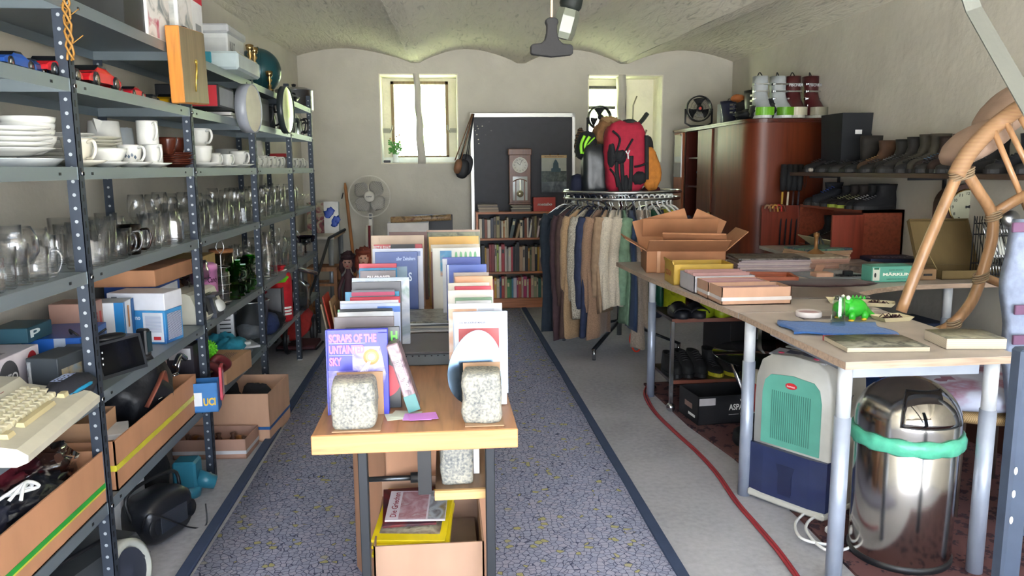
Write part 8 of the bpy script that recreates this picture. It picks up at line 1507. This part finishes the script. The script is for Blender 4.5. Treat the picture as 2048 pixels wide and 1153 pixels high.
def rp(px, py, Y=RY): return tuple(at(px, py, Y=Y))
m = MB(); m.tube(smooth([rp(1802, 624), rp(1840, 525), rp(1880, 430), rp(1917, 345)], 4), .0225, 12); build('front_leg', m, rt, o)
m = MB(); m.tube(smooth([rp(1912, 352), rp(1935, 310), rp(1968, 272), rp(2005, 240), (at(2060, 205, Y=2.95)[0], 2.95, at(2060, 205, Y=2.95)[2]), tuple(at(2130, 190, Y=2.8))], 6), [.034] * 31, 14); build('wrapped_arch', m, wrap, o)
m = MB(); m.tube(smooth([rp(1928, 338), rp(1955, 380), rp(1982, 425), rp(1985, 470), rp(1970, 530), rp(1945, 600), rp(1912, 642), rp(1880, 662, 3.1), rp(1840, 668, 3.25)], 5), .0225, 12); build('curved_rail', m, rt, o)
m = MB(); m.tube(smooth([rp(1992, 425), rp(2030, 402, 3.02), rp(2080, 375, 2.95)], 4), .022, 10); build('side_rail', m, rt, o)
m = MB(); m.tube(smooth([rp(1962, 552), rp(2010, 570, 3.05), rp(2060, 580, 3.05)], 4), .018, 10); build('side_rail', m, rt, o)
for (a_, b_2) in (((1988, 262), (2062, 440)), ((2012, 245), (2085, 390)), ((2035, 225), (2095, 330))): m = MB(); m.tube([rp(*a_, 3.03), rp(*b_2, 3.0)], .012, 8); build('slat', m, rt, o)
for px, py, r in ((1916, 348, .031), (1988, 428, .03), (1962, 552, .029), (1908, 645, .029), (1932, 345, .03)):
    m = MB(); c_ = Vector(rp(px, py)); [m.tube([tuple(c_ + Vector((r * math.cos(t), r * math.sin(t) * .9, .010 * k - .02 + .012 * math.cos(t)))) for t in [R(30 * q) for q in range(12)]], .004, 5, closed=True) for k in range(4)]; build('cane_binding', m, mat('#8f7a60', .6), o)
m = MB(); a_ = at(1970, 265, Y=3.2); f1 = sup(2.4); m.at(tuple(at(1950, 285, Y=3.2)), (0, R(-32), 0)); m.sph((0, 0, 0), (.15, .12, .062), 28, 18, lambda d: f1(d) * lump(3, .05)(d)); m.at(tuple(at(2010, 225, Y=3.25)), (0, R(-48), 0)); m.sph((0, 0, 0), (.14, .12, .07), 28, 18, lambda d: f1(d) * lump(5, .05)(d)); build('seat_cushion', m, mat('#9c8270', .9, bump=.3), o)
o = empty('ironing_board', 'upright ironing board with pale blue patterned cover at the right picture edge', 'ironing board', (0, 0, 0))
m = MB(); f = lambda v: at(2030 + 6 * math.sin(v * 9) - 14 * v, 440 + 255 * v, Y=2.62)
rg_ = []
for j in range(13):
    v = j / 12; q = f(v); x0 = q.x + .03 * (1 - min(1, v * 5)) ** 2; rg_.append([(x0, 2.62, q.z), (x0 + .36, 2.58, q.z), (x0 + .36, 2.64, q.z), (x0, 2.67, q.z)])
x0 = rg_[-1][0][0] + .05; rg_.append([(x0, 2.62, .5), (x0 + .3, 2.58, .5), (x0 + .3, 2.64, .5), (x0, 2.67, .5)]); rg_.append([(x0 + .08, 2.62, .015), (x0 + .22, 2.58, .015), (x0 + .22, 2.64, .015), (x0 + .08, 2.67, .015)])
m.loft(rg_, True); cv_ = build('cover', m, mat('#8f9ab2', .85, kind='cloth'), o)
m = MB()
for k, (px, py) in enumerate(((2044, 620), (2040, 680), (2040, 455))): q = at(px, py, Y=2.60); m = MB(); m.box((q.x, 2.598, q.z), (.06, .012, .035), .002); build('plum_square', m, mat('#6c4c68', .85), cv_)
q0 = at(2054, 700, Y=2.0); o = empty('steel_post', 'grey-blue steel post with white paint spots at the lower right picture edge', 'post', (0, 0, 0))
m = MB(); m.bx(q0.x - .012, q0.x + .05, 2.0, 2.05, 0, q0.z, .008); build('shaft', m, mat('#4c586c', .5, .3), o)
for z in (.55, .48, .4): m = MB(); m.sph((q0.x, 1.998, z), (.006, .002, .012), 8, 6); build('paint_spot', m, WHT, o)
o = empty('door_arm', 'galvanised steel arm of the garage door crossing the upper right corner', 'steel arm', (0, 0, 0))
a_ = at(1928, -40, Y=1.82); a0 = a_ + Vector((-.02, .05, .5)); b_2 = at(1948, 18, Y=1.82); c_ = at(2075, 240, Y=1.7); up = Vector((0, .05, 0))
m = MB(); rg_ = []
for p, wd in ((a0, .018), (a_, .018), (b_2, .02), (c_, .022), (c_ + (c_ - b_2) * 2.6, .024)):
    d = Vector((c_.x - b_2.x, 0, c_.z - b_2.z)).normalized(); n = Vector((d.z, 0, -d.x)) * wd * -1; rg_.append([tuple(p + n), tuple(p - n), tuple(p - n + Vector((0, .004, 0))), tuple(p + n * .8 + Vector((0, .004, 0))), tuple(p + n * .8 + Vector((0, .03, 0))), tuple(p + n + Vector((0, .03, 0)))])
m.loft(rg_, False); build('channel', m, mat('#6c6e68', .55, .6, bump=.3), o)
